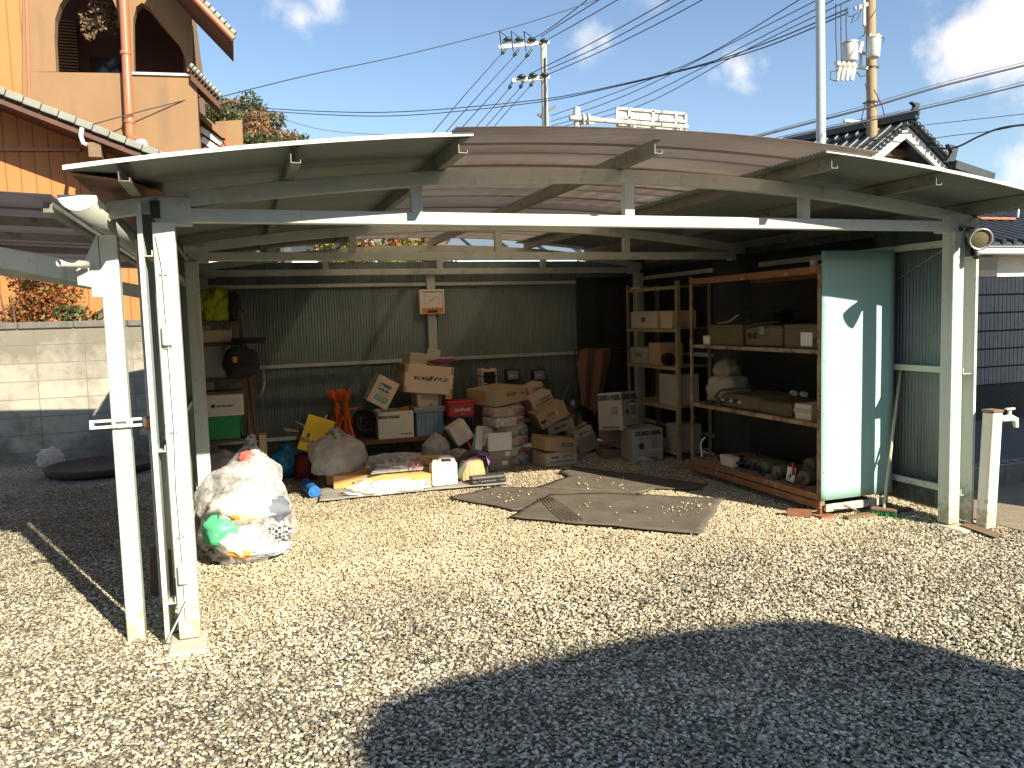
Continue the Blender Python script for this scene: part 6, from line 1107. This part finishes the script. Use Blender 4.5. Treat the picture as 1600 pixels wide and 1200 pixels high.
plate(t, .0, .34, .70, .76, 'ink_blue', y=-.0075); plate(t, .02, .30, .64, .70, 'paper_white', y=-.0075); plate(t, -.16, .04, .93, .995, 'foil_red', y=-.0075)
t = carton('small crushed carton, upper of two left of the cord reel cartons', (949, 690), (975, 692), (952, 674), .25, Y=7.85, m='cardboard_dark', tape=False, group='crushed cartons'); t = carton('small crushed carton, lower of two left of the cord reel cartons', (947, 703), (976, 706), (948, 692), .25, Y=7.8, m='cardboard_dark', tape=False, group='crushed cartons', zfix=.0, roll=0)
p = at(1005, 726, Z=.0); c = MB(); vs, fs = blob((p.x, p.y, .035), (.11, .06, .045), 4, .3, 3, 81, ridge=.2); c.add(vs, fs, True); tag(c.build('plastic_scrap', 'film_milky'), 'crumpled pale plastic at the foot of the lower cord reel carton', 'plastic')

# ---------------- racks
RX, RYa, RYb = 4.149, 4.812, 6.633
RK = thing('storage_rack', 'large rusty steel rack with a pale blue sheet on its near end', 'rack', (RX+.33, (RYa+RYb)/2, 0)); RD = .66
def angle_post(x, y, sx, sy, z0, z1, m, par, hole=True, name='upright', w=.04):
    c = MB(); c.box(min(x, x+sx*w), max(x, x+sx*w), min(y, y+sy*.003), max(y, y+sy*.003), z0, z1); c.box(min(x, x+sx*.003), max(x, x+sx*.003), min(y+sy*.003, y+sy*w), max(y+sy*.003, y+sy*w), z0, z1); po = bld(c, name, m, par)
    if hole:
        c = MB(); z = z0+.04
        while z < z1-.03: c.box(min(x-.0012, x-.0002), max(x-.0012, x-.0002), min(y+sy*.016, y+sy*.026), max(y+sy*.016, y+sy*.026), z, z+.012); z += .045
        bld(c, 'slot_row', 'dark_metal', po)
    return po
for x, sx_ in ((RX, 1), (RX+RD, -1)):
    for y, sy in ((RYa+.004, 1), (RYb, -1)): angle_post(x, y, sx_, sy, .0, 1.93, 'rust_steel', RK, hole=False)
for z, hh_, mm in ((1.86, .055, 'rust_deep'), (1.255, .03, 'rust_steel'), (.69, .032, 'rust_steel'), (.125, .05, 'rust_deep')):
    c = MB(); c.box(RX-.004, RX+RD, RYa+.008, RYb-.008, z+hh_-.004, z+hh_); sh = bld(c, 'shelf', 'rust_steel', RK); c = MB(); c.box(RX-.006, RX-.003, RYa+.006, RYb-.006, z, z+hh_); c.box(RX+RD, RX+RD+.003, RYa+.02, RYb-.02, z, z+hh_); bld(c, 'front_rail', mm, sh)
c = MB(); c.box(RX-.005, RX-.002, RYa+.006, RYb-.006, .062, .115); bld(c, 'bottom_rail', 'rust_deep', RK)
c = MB(); c.box(RX+RD+.006, RX+RD+.012, RYa+.02, RYb, .1, 1.95); bld(c, 'shade_panel', 'dark_metal', RK)  # added dark panel standing in for the black shade behind the shelves
px1_ = at(1397, 392, Y=RYa).x; ptz = at(1340, 392, Y=RYa).z; c = MB()
def pf(i, j): x = RX-.004+(px1_-RX+.004)*i/12; z = .13+(ptz-.13)*j/20; return (x, RYa-.006-.012*math.sin(math.pi*i/12)*(.4+.6*j/20)-.004*mn.noise(Vector((x*3, 0, z*2))), z)
c.grid(13, 21, pf); bp_ = bld(c, 'end_sheet', 'blue_panel', RK, solid=.0015); bp_['label'] = 'pale blue steel sheet covering the near end'
c = MB()
for z in (.35, .8, 1.2, 1.62):
    c.lathe([(0, -.002), (.004, -.001), (.004, 0)], (RX+.02, RYa-.010, z), 6, 'y')
bld(c, 'rivet', 'dark_metal', bp_)
c = MB(); c.box(RX+.03, px1_-.08, RYa-.03, RYa-.01, .045, .10); bld(c, 'foot_strip', 'white_enamel', RK)
for x, w_ in ((RX, .10), (px1_-.1, .08)): c = MB(); c.box(x-.04, x+w_, RYa-.06, RYa+.08, -.0, .02); bld(c, 'foot_plate', 'rust_deep', RK)
tag(MB().bar(at(1230, 800, Z=.03), at(1268, 802, Z=.03), .05, .05).build('rusty_block', 'rust_deep'), 'rusty block lying under the near corner of the large rack', 'block')
c = MB(); c.tube([at(1320, 790, Y=4.70), at(1338, 797, Z=.02), at(1350, 808, Z=.012)], .008, 6); tag(c.build('bent_rod', 'rust_steel'), 'thin bent rod at the foot of the blue sheet', 'rod')
c = MB(); c.box(RX+.12, px1_+.06, RYa-.16, RYa-.10, .0, .025); tag(c.build('floor_board', 'old_wood'), 'flat old board on the gravel below the blue sheet', 'board')
def shelfbox(label, x0, x1, yt, zs, dep, m, name='metal_case', cat='case', X=RX+.03, extra=None, group=None, jit=.003, bevel=.006):
    a = at(x0, yt, X=X); b_ = at(x1, yt, X=X); w = a.y-b_.y; h = (a.z+b_.z)/2-zs; t = thing(name, label, cat, (X, (a.y+b_.y)/2, zs), (0, 0, -math.pi/2), group); t['dims'] = (w, h, dep); boxmesh(w, h, dep, m, 'body', t, jit=jit, bevel=bevel); return t
g1 = 'old cases on the rack shelves'; s1 = 1.2855; s2 = .7225; s0 = .1755
t = shelfbox('rust brown case, left of three on the upper shelf', 1109, 1160, 508, s1, .4, 'battery_case', group=g1); w, h, d = t['dims']; c = MB(); c.box(-w/2-.004, w/2+.004, -.008, d, h*.78, h*.82); c.build('lid_seam', 'cardboard_dark', t); c = MB(); c.tube([(-w*.4, .05, h+.01), (0, .04, h+.03), (w*.3, .03, h+.09)], .008, 6); c.build('lead', 'rack_cream', t)
t = shelfbox('olive case with two round sockets, middle of the upper shelf', 1163, 1220, 509, s1, .4, 'battery_case', group=g1, bevel=.02); w, h, d = t['dims']
for x in (-.34, -.18): c = MB(); c.lathe([(0, -.004), (.026, -.004), (.026, 0)], (x*w, -.004, h*.52), 16, 'y'); c.build('socket', 'black_plastic', t)
plate(t, -.05, .08, .6, .95, 'label_green'); c = MB(); c.tube([(-w*.5, -.02, h*.8), (-w*.3, -.02, h*1.0), (-w*.1, 0, h+.02), (.1, .1, h+.03)], .011, 8); c.build('hose', 'cable_black', t)
t = shelfbox('olive case with white label, right of three on the upper shelf', 1225, 1281, 507, s1, .4, 'battery_case', group=g1); plate(t, .0, .32, .12, .68, 'paper_white'); w, h, d = t['dims']; c = MB(); c.box(-w/2-.004, w/2+.004, -.009, d, h*.76, h*.79); c.build('lid_seam', 'cardboard_dark', t); c = MB(); c.tube([(.36*w, -.006, h*.2), (.42*w, -.006, h*.5)], .004, 5); c.build('pen_mark', 'ink_dark', t)
t = shelfbox('small pale cup at the left end of the upper shelf', 1098, 1108, 525, s1, .06, 'white_enamel', 'cup', 'cup'); 
c = MB(); A = at(1165, 486, X=RX+.3); c.box(A.x, A.x+.2, A.y-.5, A.y, A.z-.02, A.z); c.box(A.x, A.x+.2, A.y-.4, A.y-.38, s1+.16, A.z); tag(c.build('tray', 'dark_metal'), 'dark shallow tray above the cases of the upper shelf', 'tray')
t = shelfbox('olive welding machine with a row of terminals, left on the middle shelf', 1126, 1187, 618, s2, .5, 'battery_case', group=g1, bevel=.02); w, h, d = t['dims']
for k in range(5): c = MB(); c.lathe([(0, -.03), (.012, -.03), (.016, 0)], (-.40*w+k*.11*w, -.003, h*.55+.006*(k % 2)), 10, 'y'); c.build('terminal', ['galv', 'black_plastic'][k % 2], t)
c = MB(); c.tube([(-.42*w, -.03, h*.5), (-.55*w, -.04, h*.7), (-.45*w, -.02, h*1.2), (-.2*w, .05, h*1.4), (.1*w, .1, h*1.3)], .011, 8); c.tube([(-.4*w, -.03, .05), (-.6*w, -.05, .015), (-.85*w, -.045, .012)], .012, 8); c.build('cable', 'cable_black', t)
t = shelfbox('olive case with worn edges, middle of the middle shelf', 1186, 1236, 628, s2, .45, 'battery_case', group=g1, bevel=.012)
t = shelfbox('brown carton crossed by grey tape on the middle shelf', 1241, 1267, 632, s2, .4, 'cardboard', 'carton', 'box'); plate(t, -.5, .5, .45, .72, 'crate_grey', 'tape_strip'); t = shelfbox('olive case at the near end of the middle shelf', 1269, 1282, 634, s2, .4, 'battery_case', group=g1)
c = MB(); 
for k, (px, py) in enumerate(((1240, 614), (1256, 616))): p = at(px, py, X=RX+.15); c = MB(); c.tube([(-.04, 0, 0), (.04, 0, 0)], .022, 12); o = c.build('glass_jar', 'galv'); o.location = (p.x, p.y, p.z); o.rotation_euler = (0, 0, 1.2); tag(o, ['shiny jar lying on the boxes of the middle shelf, left one', 'shiny jar lying on the boxes of the middle shelf, right one'][k], 'jar')
a = at(1092, 600, X=RX+.06); b_ = at(1128, 600, X=RX+.06); t = thing('paper_sack', 'slumped paper sack at the far end of the middle shelf', 'sack', (RX+.25, (a.y+b_.y)/2, s2), (0, 0, -math.pi/2)); c = MB(); vs, fs = blob((0, 0, .13), ((a.y-b_.y)/2*1.05, .17, .15), 4, .12, 2, 91, ridge=.05, sq=.6); c.add(vs, fs, True); c.build('sack', 'cardboard_grey', t); c = MB(); vs, fs = blob((-.02, .02, .3), (.13, .12, .12), 4, .15, 2, 92, ridge=.08); c.add(vs, fs, True); c.build('clear_top', 'cardboard_grey', t)
for k, (px, py, r_) in enumerate(((1162, 722, .047), (1178, 726, .05), (1193, 731, .052), (1212, 738, .055), (1254, 750, .062), (1263, 731, .058))):
    X_ = RX+.09+(.14 if k == 5 else 0)+(.04 if k < 3 else 0); p = at(px, py, X=X_); zc = s0+r_ if k != 5 else s0+r_*2.4; t = thing('motor', ['olive motor lying on the bottom shelf, farthest of the row', 'olive motor lying on the bottom shelf, second of the row', 'olive motor lying on the bottom shelf, third of the row', 'olive motor lying on the bottom shelf, left of the white plate', 'olive motor with a slot in its end, nearest on the bottom shelf', 'olive motor lying on top of the nearest one'][k], 'motor', (X_, p.y, zc-r_), (0, 0, R(-8+5*k)), 'motors on the bottom shelf')
    c = MB(); c.lathe([(0, 0), (r_*.86, .0), (r_, .012), (r_, .2), (r_*.86, .215), (0, .215)], (0, 0, r_), 24, 'x'); c.build('body', 'motor_green', t); c = MB(); c.lathe([(0, -.008), (r_*.3, -.008), (r_*.34, 0)], (0, 0, r_), 14, 'x'); c.build('hub', 'battery_case', t)
    if k == 4: c = MB(); c.box(-.0045, .0, -r_*.5, r_*.4, r_*1.1, r_*1.25, ); c.build('slot', 'black_plastic', t)
t = thing('switch_plate', 'white switch plate with red lever leaning on the motors', 'switch', (RX+.05, at(1233, 745, X=RX+.05).y, s0), (0, 0, -math.pi/2)); c = MB(); c.box(-.05, .05, 0, .006, 0, .135, rm(R(-12))); c.build('plate', 'white_enamel', t); c = MB(); c.box(.045, .06, -.01, .01, .08, .18); c.build('lever', 'red_paint', t); c = MB(); c.box(-.02, .02, -.006, -.001, .06, .068, rm(R(-12))); c.box(-.005, .005, -.006, -.001, .045, .083, rm(R(-12))); c.build('mark', 'ink_dark', t)
c = MB(); rr = random.Random(12)
for k in range(22):
    y_c = rr.uniform(6.25, 5.65); p = Vector((RX+rr.uniform(.06, .35), y_c, s0+.01)); c.tube([p, p+Vector((rr.uniform(-.03, .05), rr.uniform(-.12, .12), rr.uniform(.02, .09))), p+Vector((rr.uniform(-.02, .06), rr.uniform(-.22, .22), rr.uniform(.0, .07))), p+Vector((rr.uniform(-.02, .05), rr.uniform(-.25, .25), 0))], rr.choice((.006, .009, .012)), 6)
tag(c.build('cable_tangle', 'cable_black'), 'tangle of black cables on the bottom shelf left of the motors', 'cables')
c = MB(); c.tube([(RX+.04, 5.36, s0+.01), (RX+.0, 5.33, s0+.08), (RX+.03, 5.27, s0+.02), (RX+.02, 5.15, s0+.015), (RX+.03, 5.05, s0+.09)], .009, 6); tag(c.build('black_hose', 'cable_black'), 'black hose crossing in front of the white switch plate', 'hose')
c = MB(); p = at(1097, 728, X=RX+.1); c.tube([(p.x, p.y, s0), (p.x, p.y+.02, s0+.13), (p.x, p.y-.02, s0+.18), (p.x, p.y-.05, s0+.2)], .010, 8); tag(c.build('white_pipe', 'white_plastic'), 'bent white pipe at the far end of the bottom shelf', 'pipe')
t = shelfbox('pale flat part among the cables of the bottom shelf', 1124, 1145, 714, s0, .08, 'cardboard_pale', 'metal_plate', 'plate', jit=.012); t = shelfbox('tin can lying before the cables on the bottom shelf', 1132, 1152, 731, s0, .06, 'battery_case', 'tin', 'tin', X=RX+.02, bevel=.015)
c = MB(); p = at(1272, 414, X=RX+.06); c.lathe([(0, 0), (.03, 0), (.03, .055), (0, .055)], (p.x, p.y, 1.916), 12); tag(c.build('small_tin', 'cardboard_pale'), 'small tin standing on top of the large rack near its corner', 'tin')
# slim rack
SX = 4.42; sya, syb = at(1060, 700, X=SX).y, at(981, 600, X=SX).y
SR = thing('slim_rack', 'slim slotted angle rack with cream posts behind the large rack', 'rack', (SX+.2, (sya+syb)/2, 0)); szt = at(1056, 446, X=SX).z
for x, sx_ in ((SX, 1), (SX+.42, -1)):
    for y, sy in ((sya, 1), (syb, -1)): angle_post(x, y, sx_, sy, 0, szt+.05, 'rack_cream', SR, hole=(x == SX))
SZ = [at(1056, 514, X=SX).z, at(1056, 574, X=SX).z, at(1058, 637, X=SX).z, at(1060, 707, X=SX).z]
for z in [szt]+SZ: c = MB(); c.box(SX-.002, SX+.42, sya-.002, syb+.002, z-.004, z); s_ = bld(c, 'shelf', 'rack_cream', SR); c = MB(); c.box(SX-.005, SX-.002, sya, syb, z-.035, z); bld(c, 'front_rail', 'rack_cream', s_)
def slimbox(lab, x0, x1, yt, zs, m, txt=None, name='carton', cat='box', jit=.005):
    t = shelfbox(lab, x0, x1, yt, zs+.001, .3, m, name, cat, X=SX+.02, jit=jit)
    if txt: w, h, d = t['dims']; text(txt, .3*h, 'ink_blue', t, (0, -.007, .5*h), shear=.2, bold=.002, sx=.9)
    return t
slimbox('wide pale carton on the second shelf of the slim rack', 985, 1027, 487, SZ[0], 'cardboard_pale', '部品'); slimbox('flattened carton beside the wide one on the slim rack', 1030, 1051, 488, SZ[0], 'cardboard', jit=.02)
slimbox('lettered carton on the third shelf of the slim rack', 984, 1011, 543, SZ[1], 'cardboard_grey', 'ダイヘン'); slimbox('narrow upright carton on the third shelf of the slim rack', 1013, 1031, 536, SZ[1], 'cardboard'); 
c = MB(); p = at(1042, 562, X=SX+.1); c.tube([(p.x, p.y-.06, SZ[1]+.07), (p.x, p.y+.06, SZ[1]+.07)], .068, 18); tag(c.build('dark_reel', 'dark_metal'), 'dark cable drum on the third shelf of the slim rack', 'reel')
slimbox('tall carton on the fourth shelf of the slim rack', 1029, 1055, 585, SZ[2], 'cardboard_grey'); slimbox('dim carton on the lowest shelf of the slim rack', 1040, 1059, 663, SZ[3], 'cardboard_grey'); slimbox('small tin on the top shelf of the slim rack', 984, 1000, 449, szt, 'cardboard_pale', name='tin', cat='tin')
# left rack
LY_ = 8.0; lx0, lx1 = at(306, 600, Y=LY_).x, at(381, 600, Y=LY_).x
LR = thing('corner_rack', 'dark brown shelf rack in the dim back left corner', 'rack', ((lx0+lx1)/2, LY_+.25, 0)); LZ = [at(345, y, Y=LY_).z for y in (688, 592, 536, 504)]
for x in (lx0, lx1):
    for y in (LY_, LY_+.45): c = MB(); c.box(x-.016, x+.016, y, y+.03, 0, LZ[3]+.12); bld(c, 'post', 'bench_board', LR)
for z in LZ: c = MB(); c.box(lx0-.016, lx1+.016, LY_-.003, LY_+.48, z-.025, z); bld(c, 'shelf', 'bench_board', LR)
def lbox(lab, x0, x1, yt, zs, m, name='carton', cat='box', d=.35, Y=LY_+.03, txt=(), **k):
    return carton(lab, (x0, yt+20), (x1, yt+20), (x0, yt), d, Y=Y, m=m, name=name, cat=cat, tape=False, zfix=zs+.001, roll=0, txt=txt, **k)
def setbox(lab, x0, x1, yt, zs, m, name='carton', cat='box', d=.35, Y=LY_+.03, jit=.004, bevel=.004):
    a = at(x0, yt, Y=Y); b_ = at(x1, yt, Y=Y); w = b_.x-a.x; h = (a.z+b_.z)/2-zs-.001; t = thing(name, lab, cat, ((a.x+b_.x)/2, Y, zs+.001)); t['dims'] = (w, h, d); boxmesh(w, h, d, m, 'body', t, jit=jit, bevel=bevel); return t
t = setbox('bright green plastic crate on the lowest shelf of the corner rack', 317, 374, 650, LZ[0], 'green_crate', 'plastic_crate', 'crate', .3, jit=.001); w, h, d = t['dims']; c = MB(); c.box(-w/2-.012, w/2+.012, -.012, d+.012, h-.02, h); c.build('rim', 'green_crate', t); c = MB(); c.box(w/2+.015, w/2+.06, .01, d, .02, h+.06); c.build('inner_crate_edge', 'green_crate', t); zc = LZ[0]+h+.003
t = setbox('pale carton with small blue print on the green crate', 317, 380, 617, zc, 'cardboard_pale', d=.3, Y=LY_-.03); w, h, d = t['dims']; text('SANWA SUPPLY', .10*h, 'ink_blue', t, (.03*w, -.0065, .48*h), bold=.001); c = MB(); c.lathe([(0, 0), (.02, 0)], (-.27*w, -.006, .5*h), 10, 'y'); c.build('emblem', 'ink_blue', t); c = MB(); c.box(-w*.48, w*.48, .02, d-.02, h+.005, h+.03); c.build('lid', 'cardboard_dark', t)
setbox('grey metal drawer cabinet on the second shelf of the corner rack', 310, 350, 541, LZ[1], 'crate_grey', 'drawer_cabinet', 'cabinet'); setbox('brown carton under the yellow cloth in the corner rack', 312, 361, 517, LZ[2], 'cardboard', jit=.01)
p = at(335, 480, Y=LY_+.1); c = MB(); vs, fs = blob((p.x, LY_+.16, LZ[3]+.15), (.165, .15, .185), 5, .16, 2.2, 101, ridge=.12, sq=.7); c.add(vs, fs, True); tag(c.build('yellow_jacket', 'yellow_cloth'), 'yellow green jacket bundled on top of the corner rack', 'jacket')
p = at(366, 480, Y=LY_+.1); c = MB(); vs, fs = blob((p.x, LY_+.1, LZ[3]+.13), (.07, .1, .16), 4, .2, 3, 103, ridge=.15); c.add(vs, fs, True); tag(c.build('dark_bundle', 'dark_cloth'), 'dark patterned bundle beside the yellow jacket', 'bundle')
A = at(362, 536, Y=LY_-.05); B = at(412, 533, Y=LY_-.05); c = MB(); c.box(A.x, B.x, LY_-.1, LY_+.1, A.z-.01, A.z+.045); c.box(B.x-.002, B.x+.02, LY_-.09, LY_+.08, A.z+.02, A.z+.05); tag(c.build('plank_offcuts', 'dark_cloth'), 'dark plank ends jutting right from the corner rack', 'planks')
p = at(377, 567, Y=LY_-.15); t = thing('backpack', 'dark olive backpack hanging from the corner rack with an orange tag', 'backpack', (p.x, LY_-.14, p.z-.14)); c = MB(); vs, fs = blob((0, 0, .14), (.165, .09, .15), 5, .10, 2, 105, ridge=.05, sq=.75, flat=False); c.add(vs, fs, True); c.build('body', 'dark_cloth', t)
c = MB(); vs, fs = blob((.0, -.06, .08), (.12, .05, .075), 4, .1, 2, 106, ridge=.05, sq=.7, flat=False); c.add(vs, fs, True); c.build('pocket', 'dark_cloth', t); c = MB(); c.box(-.075, -.035, -.118, -.11, .15, .205); c.build('tag', 'orange_trim', t, bevel=.004); c = MB(); c.tube([(-.05, .02, .27), (-.02, .03, .33), (.04, .03, .33), (.06, .02, .27)], .008, 6); c.build('strap', 'dark_cloth', t)
for k, (a, b_, l_) in enumerate((((389, 590), (404, 690), 'brown pole leaning beside the corner rack, right one'), ((384, 592), (392, 688), 'brown pole leaning beside the corner rack, left one'))): c = MB(); c.tube([at(*a, Y=8.1), at(b_[0], b_[1]+14, Y=7.95-.05*k)], .018, 8); tag(c.build('leaning_pole', 'bench_board'), l_, 'pole')
c = MB(); c.tube([at(411, 578, Y=8.9), at(413, 598, Y=8.88), at(409, 616, Y=8.89)], [.012, .02, .01], 6); tag(c.build('white_strap', 'pole_concrete'), 'pale strap hanging on the back wall right of the backpack', 'strap')
p = at(345, 705, Y=7.9); c = MB(); vs, fs = blob((p.x, 8.05, .19), (.25, .2, .2), 4, .15, 2.2, 111, ridge=.12); c.add(vs, fs, True); tag(c.build('grey_sack', 'film_grey'), 'grey plastic sack on the ground under the corner rack', 'sack')
t = setbox('small brown carton at the foot of the corner rack poles', 404, 416, 680, 0, 'cardboard', d=.15, Y=7.9); 
# clock
p0 = at(656, 491, Y=8.9); p1 = at(693, 452, Y=8.9); w = p1.x-p0.x; h = p1.z-p0.z; CK = thing('wall_clock', 'square cream wall clock with orange base on the back post', 'clock', ((p0.x+p1.x)/2, 8.925, p0.z)); D_ = .05
c = MB(); t_ = .022; c.box(-w/2, w/2, -D_, 0, h-t_, h); c.box(-w/2, -w/2+t_, -D_, 0, 0, h-t_); c.box(w/2-t_, w/2, -D_, 0, 0, h-t_); c.box(-w/2+t_, w/2-t_, -D_, 0, 0, .006); c.build('frame', 'clock_frame', CK, bevel=.004)
c = MB(); c.box(-w/2+t_, w/2-t_, -.03, -.005, .24*h, h-t_); c.build('face', 'clock_face', CK); c = MB(); c.box(-w/2+t_, w/2-t_, -.04, -.005, .006, .225*h); ob_ = c.build('base_band', 'orange_trim', CK); c = MB(); c.box(-.2*w, .2*w, -.046, -.0405, .05*h, .16*h); c.build('badge', 'cloth_plum', ob_)
cx, cz_ = 0, .24*h+(h-t_-.24*h)/2
for k in range(1, 13):
    a = math.radians(90-30*k); mxx = max(abs(math.cos(a)), abs(math.sin(a))); r_ = .32*w; text(str(k), .085*w, 'ink_dark', CK, (cx+r_*math.cos(a)/mxx**.6, -.0312, cz_+r_*.92*math.sin(a)/mxx**.6), name='numeral')
c = MB(); c.bar((cx, -.033, cz_), (cx+.17*w, -.033, cz_+.15*w), .002, .007, (0, 1, 0)); c.build('hour_hand', 'ink_dark', CK); c = MB(); c.bar((cx, -.036, cz_), (cx-.24*w, -.036, cz_-.14*w), .002, .004, (0, 1, 0)); c.build('minute_hand', 'ink_dark', CK)
# floodlight
FL = thing('floodlight', 'silver round floodlight with dark sensor bracket on the right front post', 'floodlight', (4.86, 4.19, 1.97)); o_ = at(1529, 372, Y=4.0)-FL.location; dr = Vector((-.42, -.80, -.28)).normalized(); q_ = dr.to_track_quat('Z', 'Y').to_matrix().to_4x4()
def orient(mb_): mb_.v = [tuple(Matrix.Translation(o_) @ q_ @ Vector(v)) for v in mb_.v]; return mb_
c = MB(); c.lathe([(0, -.15), (.028, -.15), (.034, -.10), (.045, -.07), (.062, -.02), (.072, .03), (.074, .045), (.066, .045), (.060, .03)], (0, 0, 0), 24); orient(c).build('housing', 'galv', FL); c = MB(); c.lathe([(.066, .030), (.05, .036), (.03, .04), (0, .042)], (0, 0, 0), 24); orient(c).build('lens', 'motor_green', FL)
c = MB(); c.box(-.02, .02, -.05, .0, -.04, .16); c.build('bracket', 'black_plastic', FL, bevel=.004); c = MB(); c.tube([(0, -.03, .1), o_*.7], .014, 8); c.build('arm', 'black_plastic', FL)
for dz_ in (.0, -.055): c = MB(); c.lathe([(0, -.03), (.02, -.025), (.024, 0), (.016, .02), (0, .025)], (.01, -.07, .02+dz_), 12); c.build('sensor', 'black_plastic', FL)
# broom
hb_ = at(1381, 797, Z=.05); ht_ = at(1407, 578, X=4.93); BR = thing('broom', 'deck brush with green bristles leaning by the blue sheet', 'broom', (hb_.x, hb_.y, 0)); 
c = MB(); c.tube([Vector((0, 0, .06)), ht_-Vector((hb_.x, hb_.y, 0))], .011, 8); c.build('handle', 'cardboard_pale', BR); dr_ = (at(1396, 800, Z=.04)-at(1354, 796, Z=.04)); L_ = dr_.length/2; ang = math.atan2(dr_.y, dr_.x)
c = MB(); c.box(-L_, L_, -.03, .03, .04, .07, rm(0, 0, ang)); c.build('head', 'old_wood', BR, bevel=.012, seg=2); c = MB(); rr = random.Random(2)
for k in range(420):
    x, y = rr.uniform(-L_*.94, L_*.94), rr.uniform(-.025, .025); v = rm(0, 0, ang) @ Vector((x, y, .042)); e = v+Vector((rr.uniform(-.012, .02), rr.uniform(-.015, .01), -.04)); c.add([v+Vector((-.0015, 0, 0)), v+Vector((.0015, 0, 0)), e], [(0, 1, 2)])
c.build('bristles', 'green_bristle', BR)
# rubber mats on the gravel
flat('rubber_mat', 'long dusty rubber mat nearest the camera with a folded corner', 'mat', [(795, 807), (858, 773), (950, 771), (1010, 773), (1131, 779), (1114, 806), (1095, 833), (1000, 826), (900, 817)], 'mat_rubber', .026, .007, amp=.006, seed=1)
flat('rubber_mat', 'dusty rubber mat under the left end of the nearest mat', 'mat', [(700, 778), (772, 762), (860, 763), (990, 767), (1000, 780), (860, 790), (804, 798), (740, 785)], 'mat_rubber', .015, .006, amp=.004, seed=4)
flat('rubber_mat', 'dark rubber mat farthest back, half in the shade', 'mat', [(838, 762), (888, 745), (873, 738), (897, 730), (994, 742), (1104, 758), (1088, 765), (1022, 764), (1002, 771)], 'mat_rubber', .017, .006, amp=.004, seed=7)
c = MB()
for k in range(5):
    a = at(842+k*5, 777, Z=.04); b_ = at(880+k*8, 812, Z=.04); c.tube([a, a.lerp(b_, .5)+Vector((0, 0, .003)), b_], .004, 5)
tag(c.build('mat_ridges', 'mat_rubber'), 'row of raised ridges across the nearest rubber mat', 'ridges')
# round pan and scraps by the block wall
p = at(150, 738, Z=0); t = thing('round_pan', 'wide shallow rusty round pan lying in the shade by the block wall', 'pan', (p.x+.05, p.y+.1, 0)); c = MB(); c.lathe([(.50, 0), (.56, .02), (.58, .085), (.54, .09), (.50, .05), (0, .045)], (0, 0, 0), 40); c.build('pan', 'pan_iron', t)
p = at(80, 722, Z=.05); c = MB(); vs, fs = blob((p.x, p.y, .08), (.13, .1, .13), 4, .3, 3, 121, ridge=.2); c.add(vs, fs, True); tag(c.build('plastic_scrap', 'film_grey'), 'crumpled grey plastic by the foot of the block wall', 'plastic')
# dry leaves
rr = random.Random(5); c = MB()
for (cx_, cy_, sx_, sy_, n) in ((840, 742, 60, 14, 60), (770, 735, 30, 20, 16), (455, 760, 40, 20, 20), (600, 862, 180, 60, 26), (1200, 850, 200, 40, 30), (640, 768, 60, 6, 20)):
    for k in range(n):
        p = at(cx_+rr.gauss(0, sx_*.5), cy_+rr.gauss(0, sy_*.5), Z=.018); a = rr.uniform(0, 6.28); s_ = rr.uniform(.008, .02); d1 = Vector((math.cos(a), math.sin(a), rr.uniform(-.3, .4)))*s_; d2 = Vector((-math.sin(a), math.cos(a), rr.uniform(-.3, .5)))*s_*.55; c.add([p-d1, p+d2, p+d1, p-d2], [(0, 1, 2, 3)])
o = c.build('dry_leaves', 'dry_leaf'); o['kind'] = 'stuff'; o['label'] = 'small dry leaves scattered on the gravel'

# added dark sheets: deeper shade put into their colour behind the racks
c = MB(); c.grid(30, 12, lambda i, j: ((4.742 if 6.6 < 5.1+3.7*i/29 < 7.2 else 4.90)+.012*math.sin(i*1.3)+.006*mn.noise(Vector((i*.4, j*.5, 0))), 5.1+3.7*i/29, .04+2.12*j/11)); tag(c.build('shade_sheet', 'shade_dark', solid=.003), 'added dark sheet deepening the shade on the right wall behind the racks', 'sheet')
c = MB(); c.grid(14, 12, lambda i, j: (3.98+.92*i/13, 8.93+.012*math.sin(i*1.5)+.006*mn.noise(Vector((i*.4, j*.5, 3))), .04+2.02*j/11)); tag(c.build('shade_sheet', 'shade_dark', solid=.003), 'added dark sheet deepening the shade in the back right corner behind the towel', 'sheet')
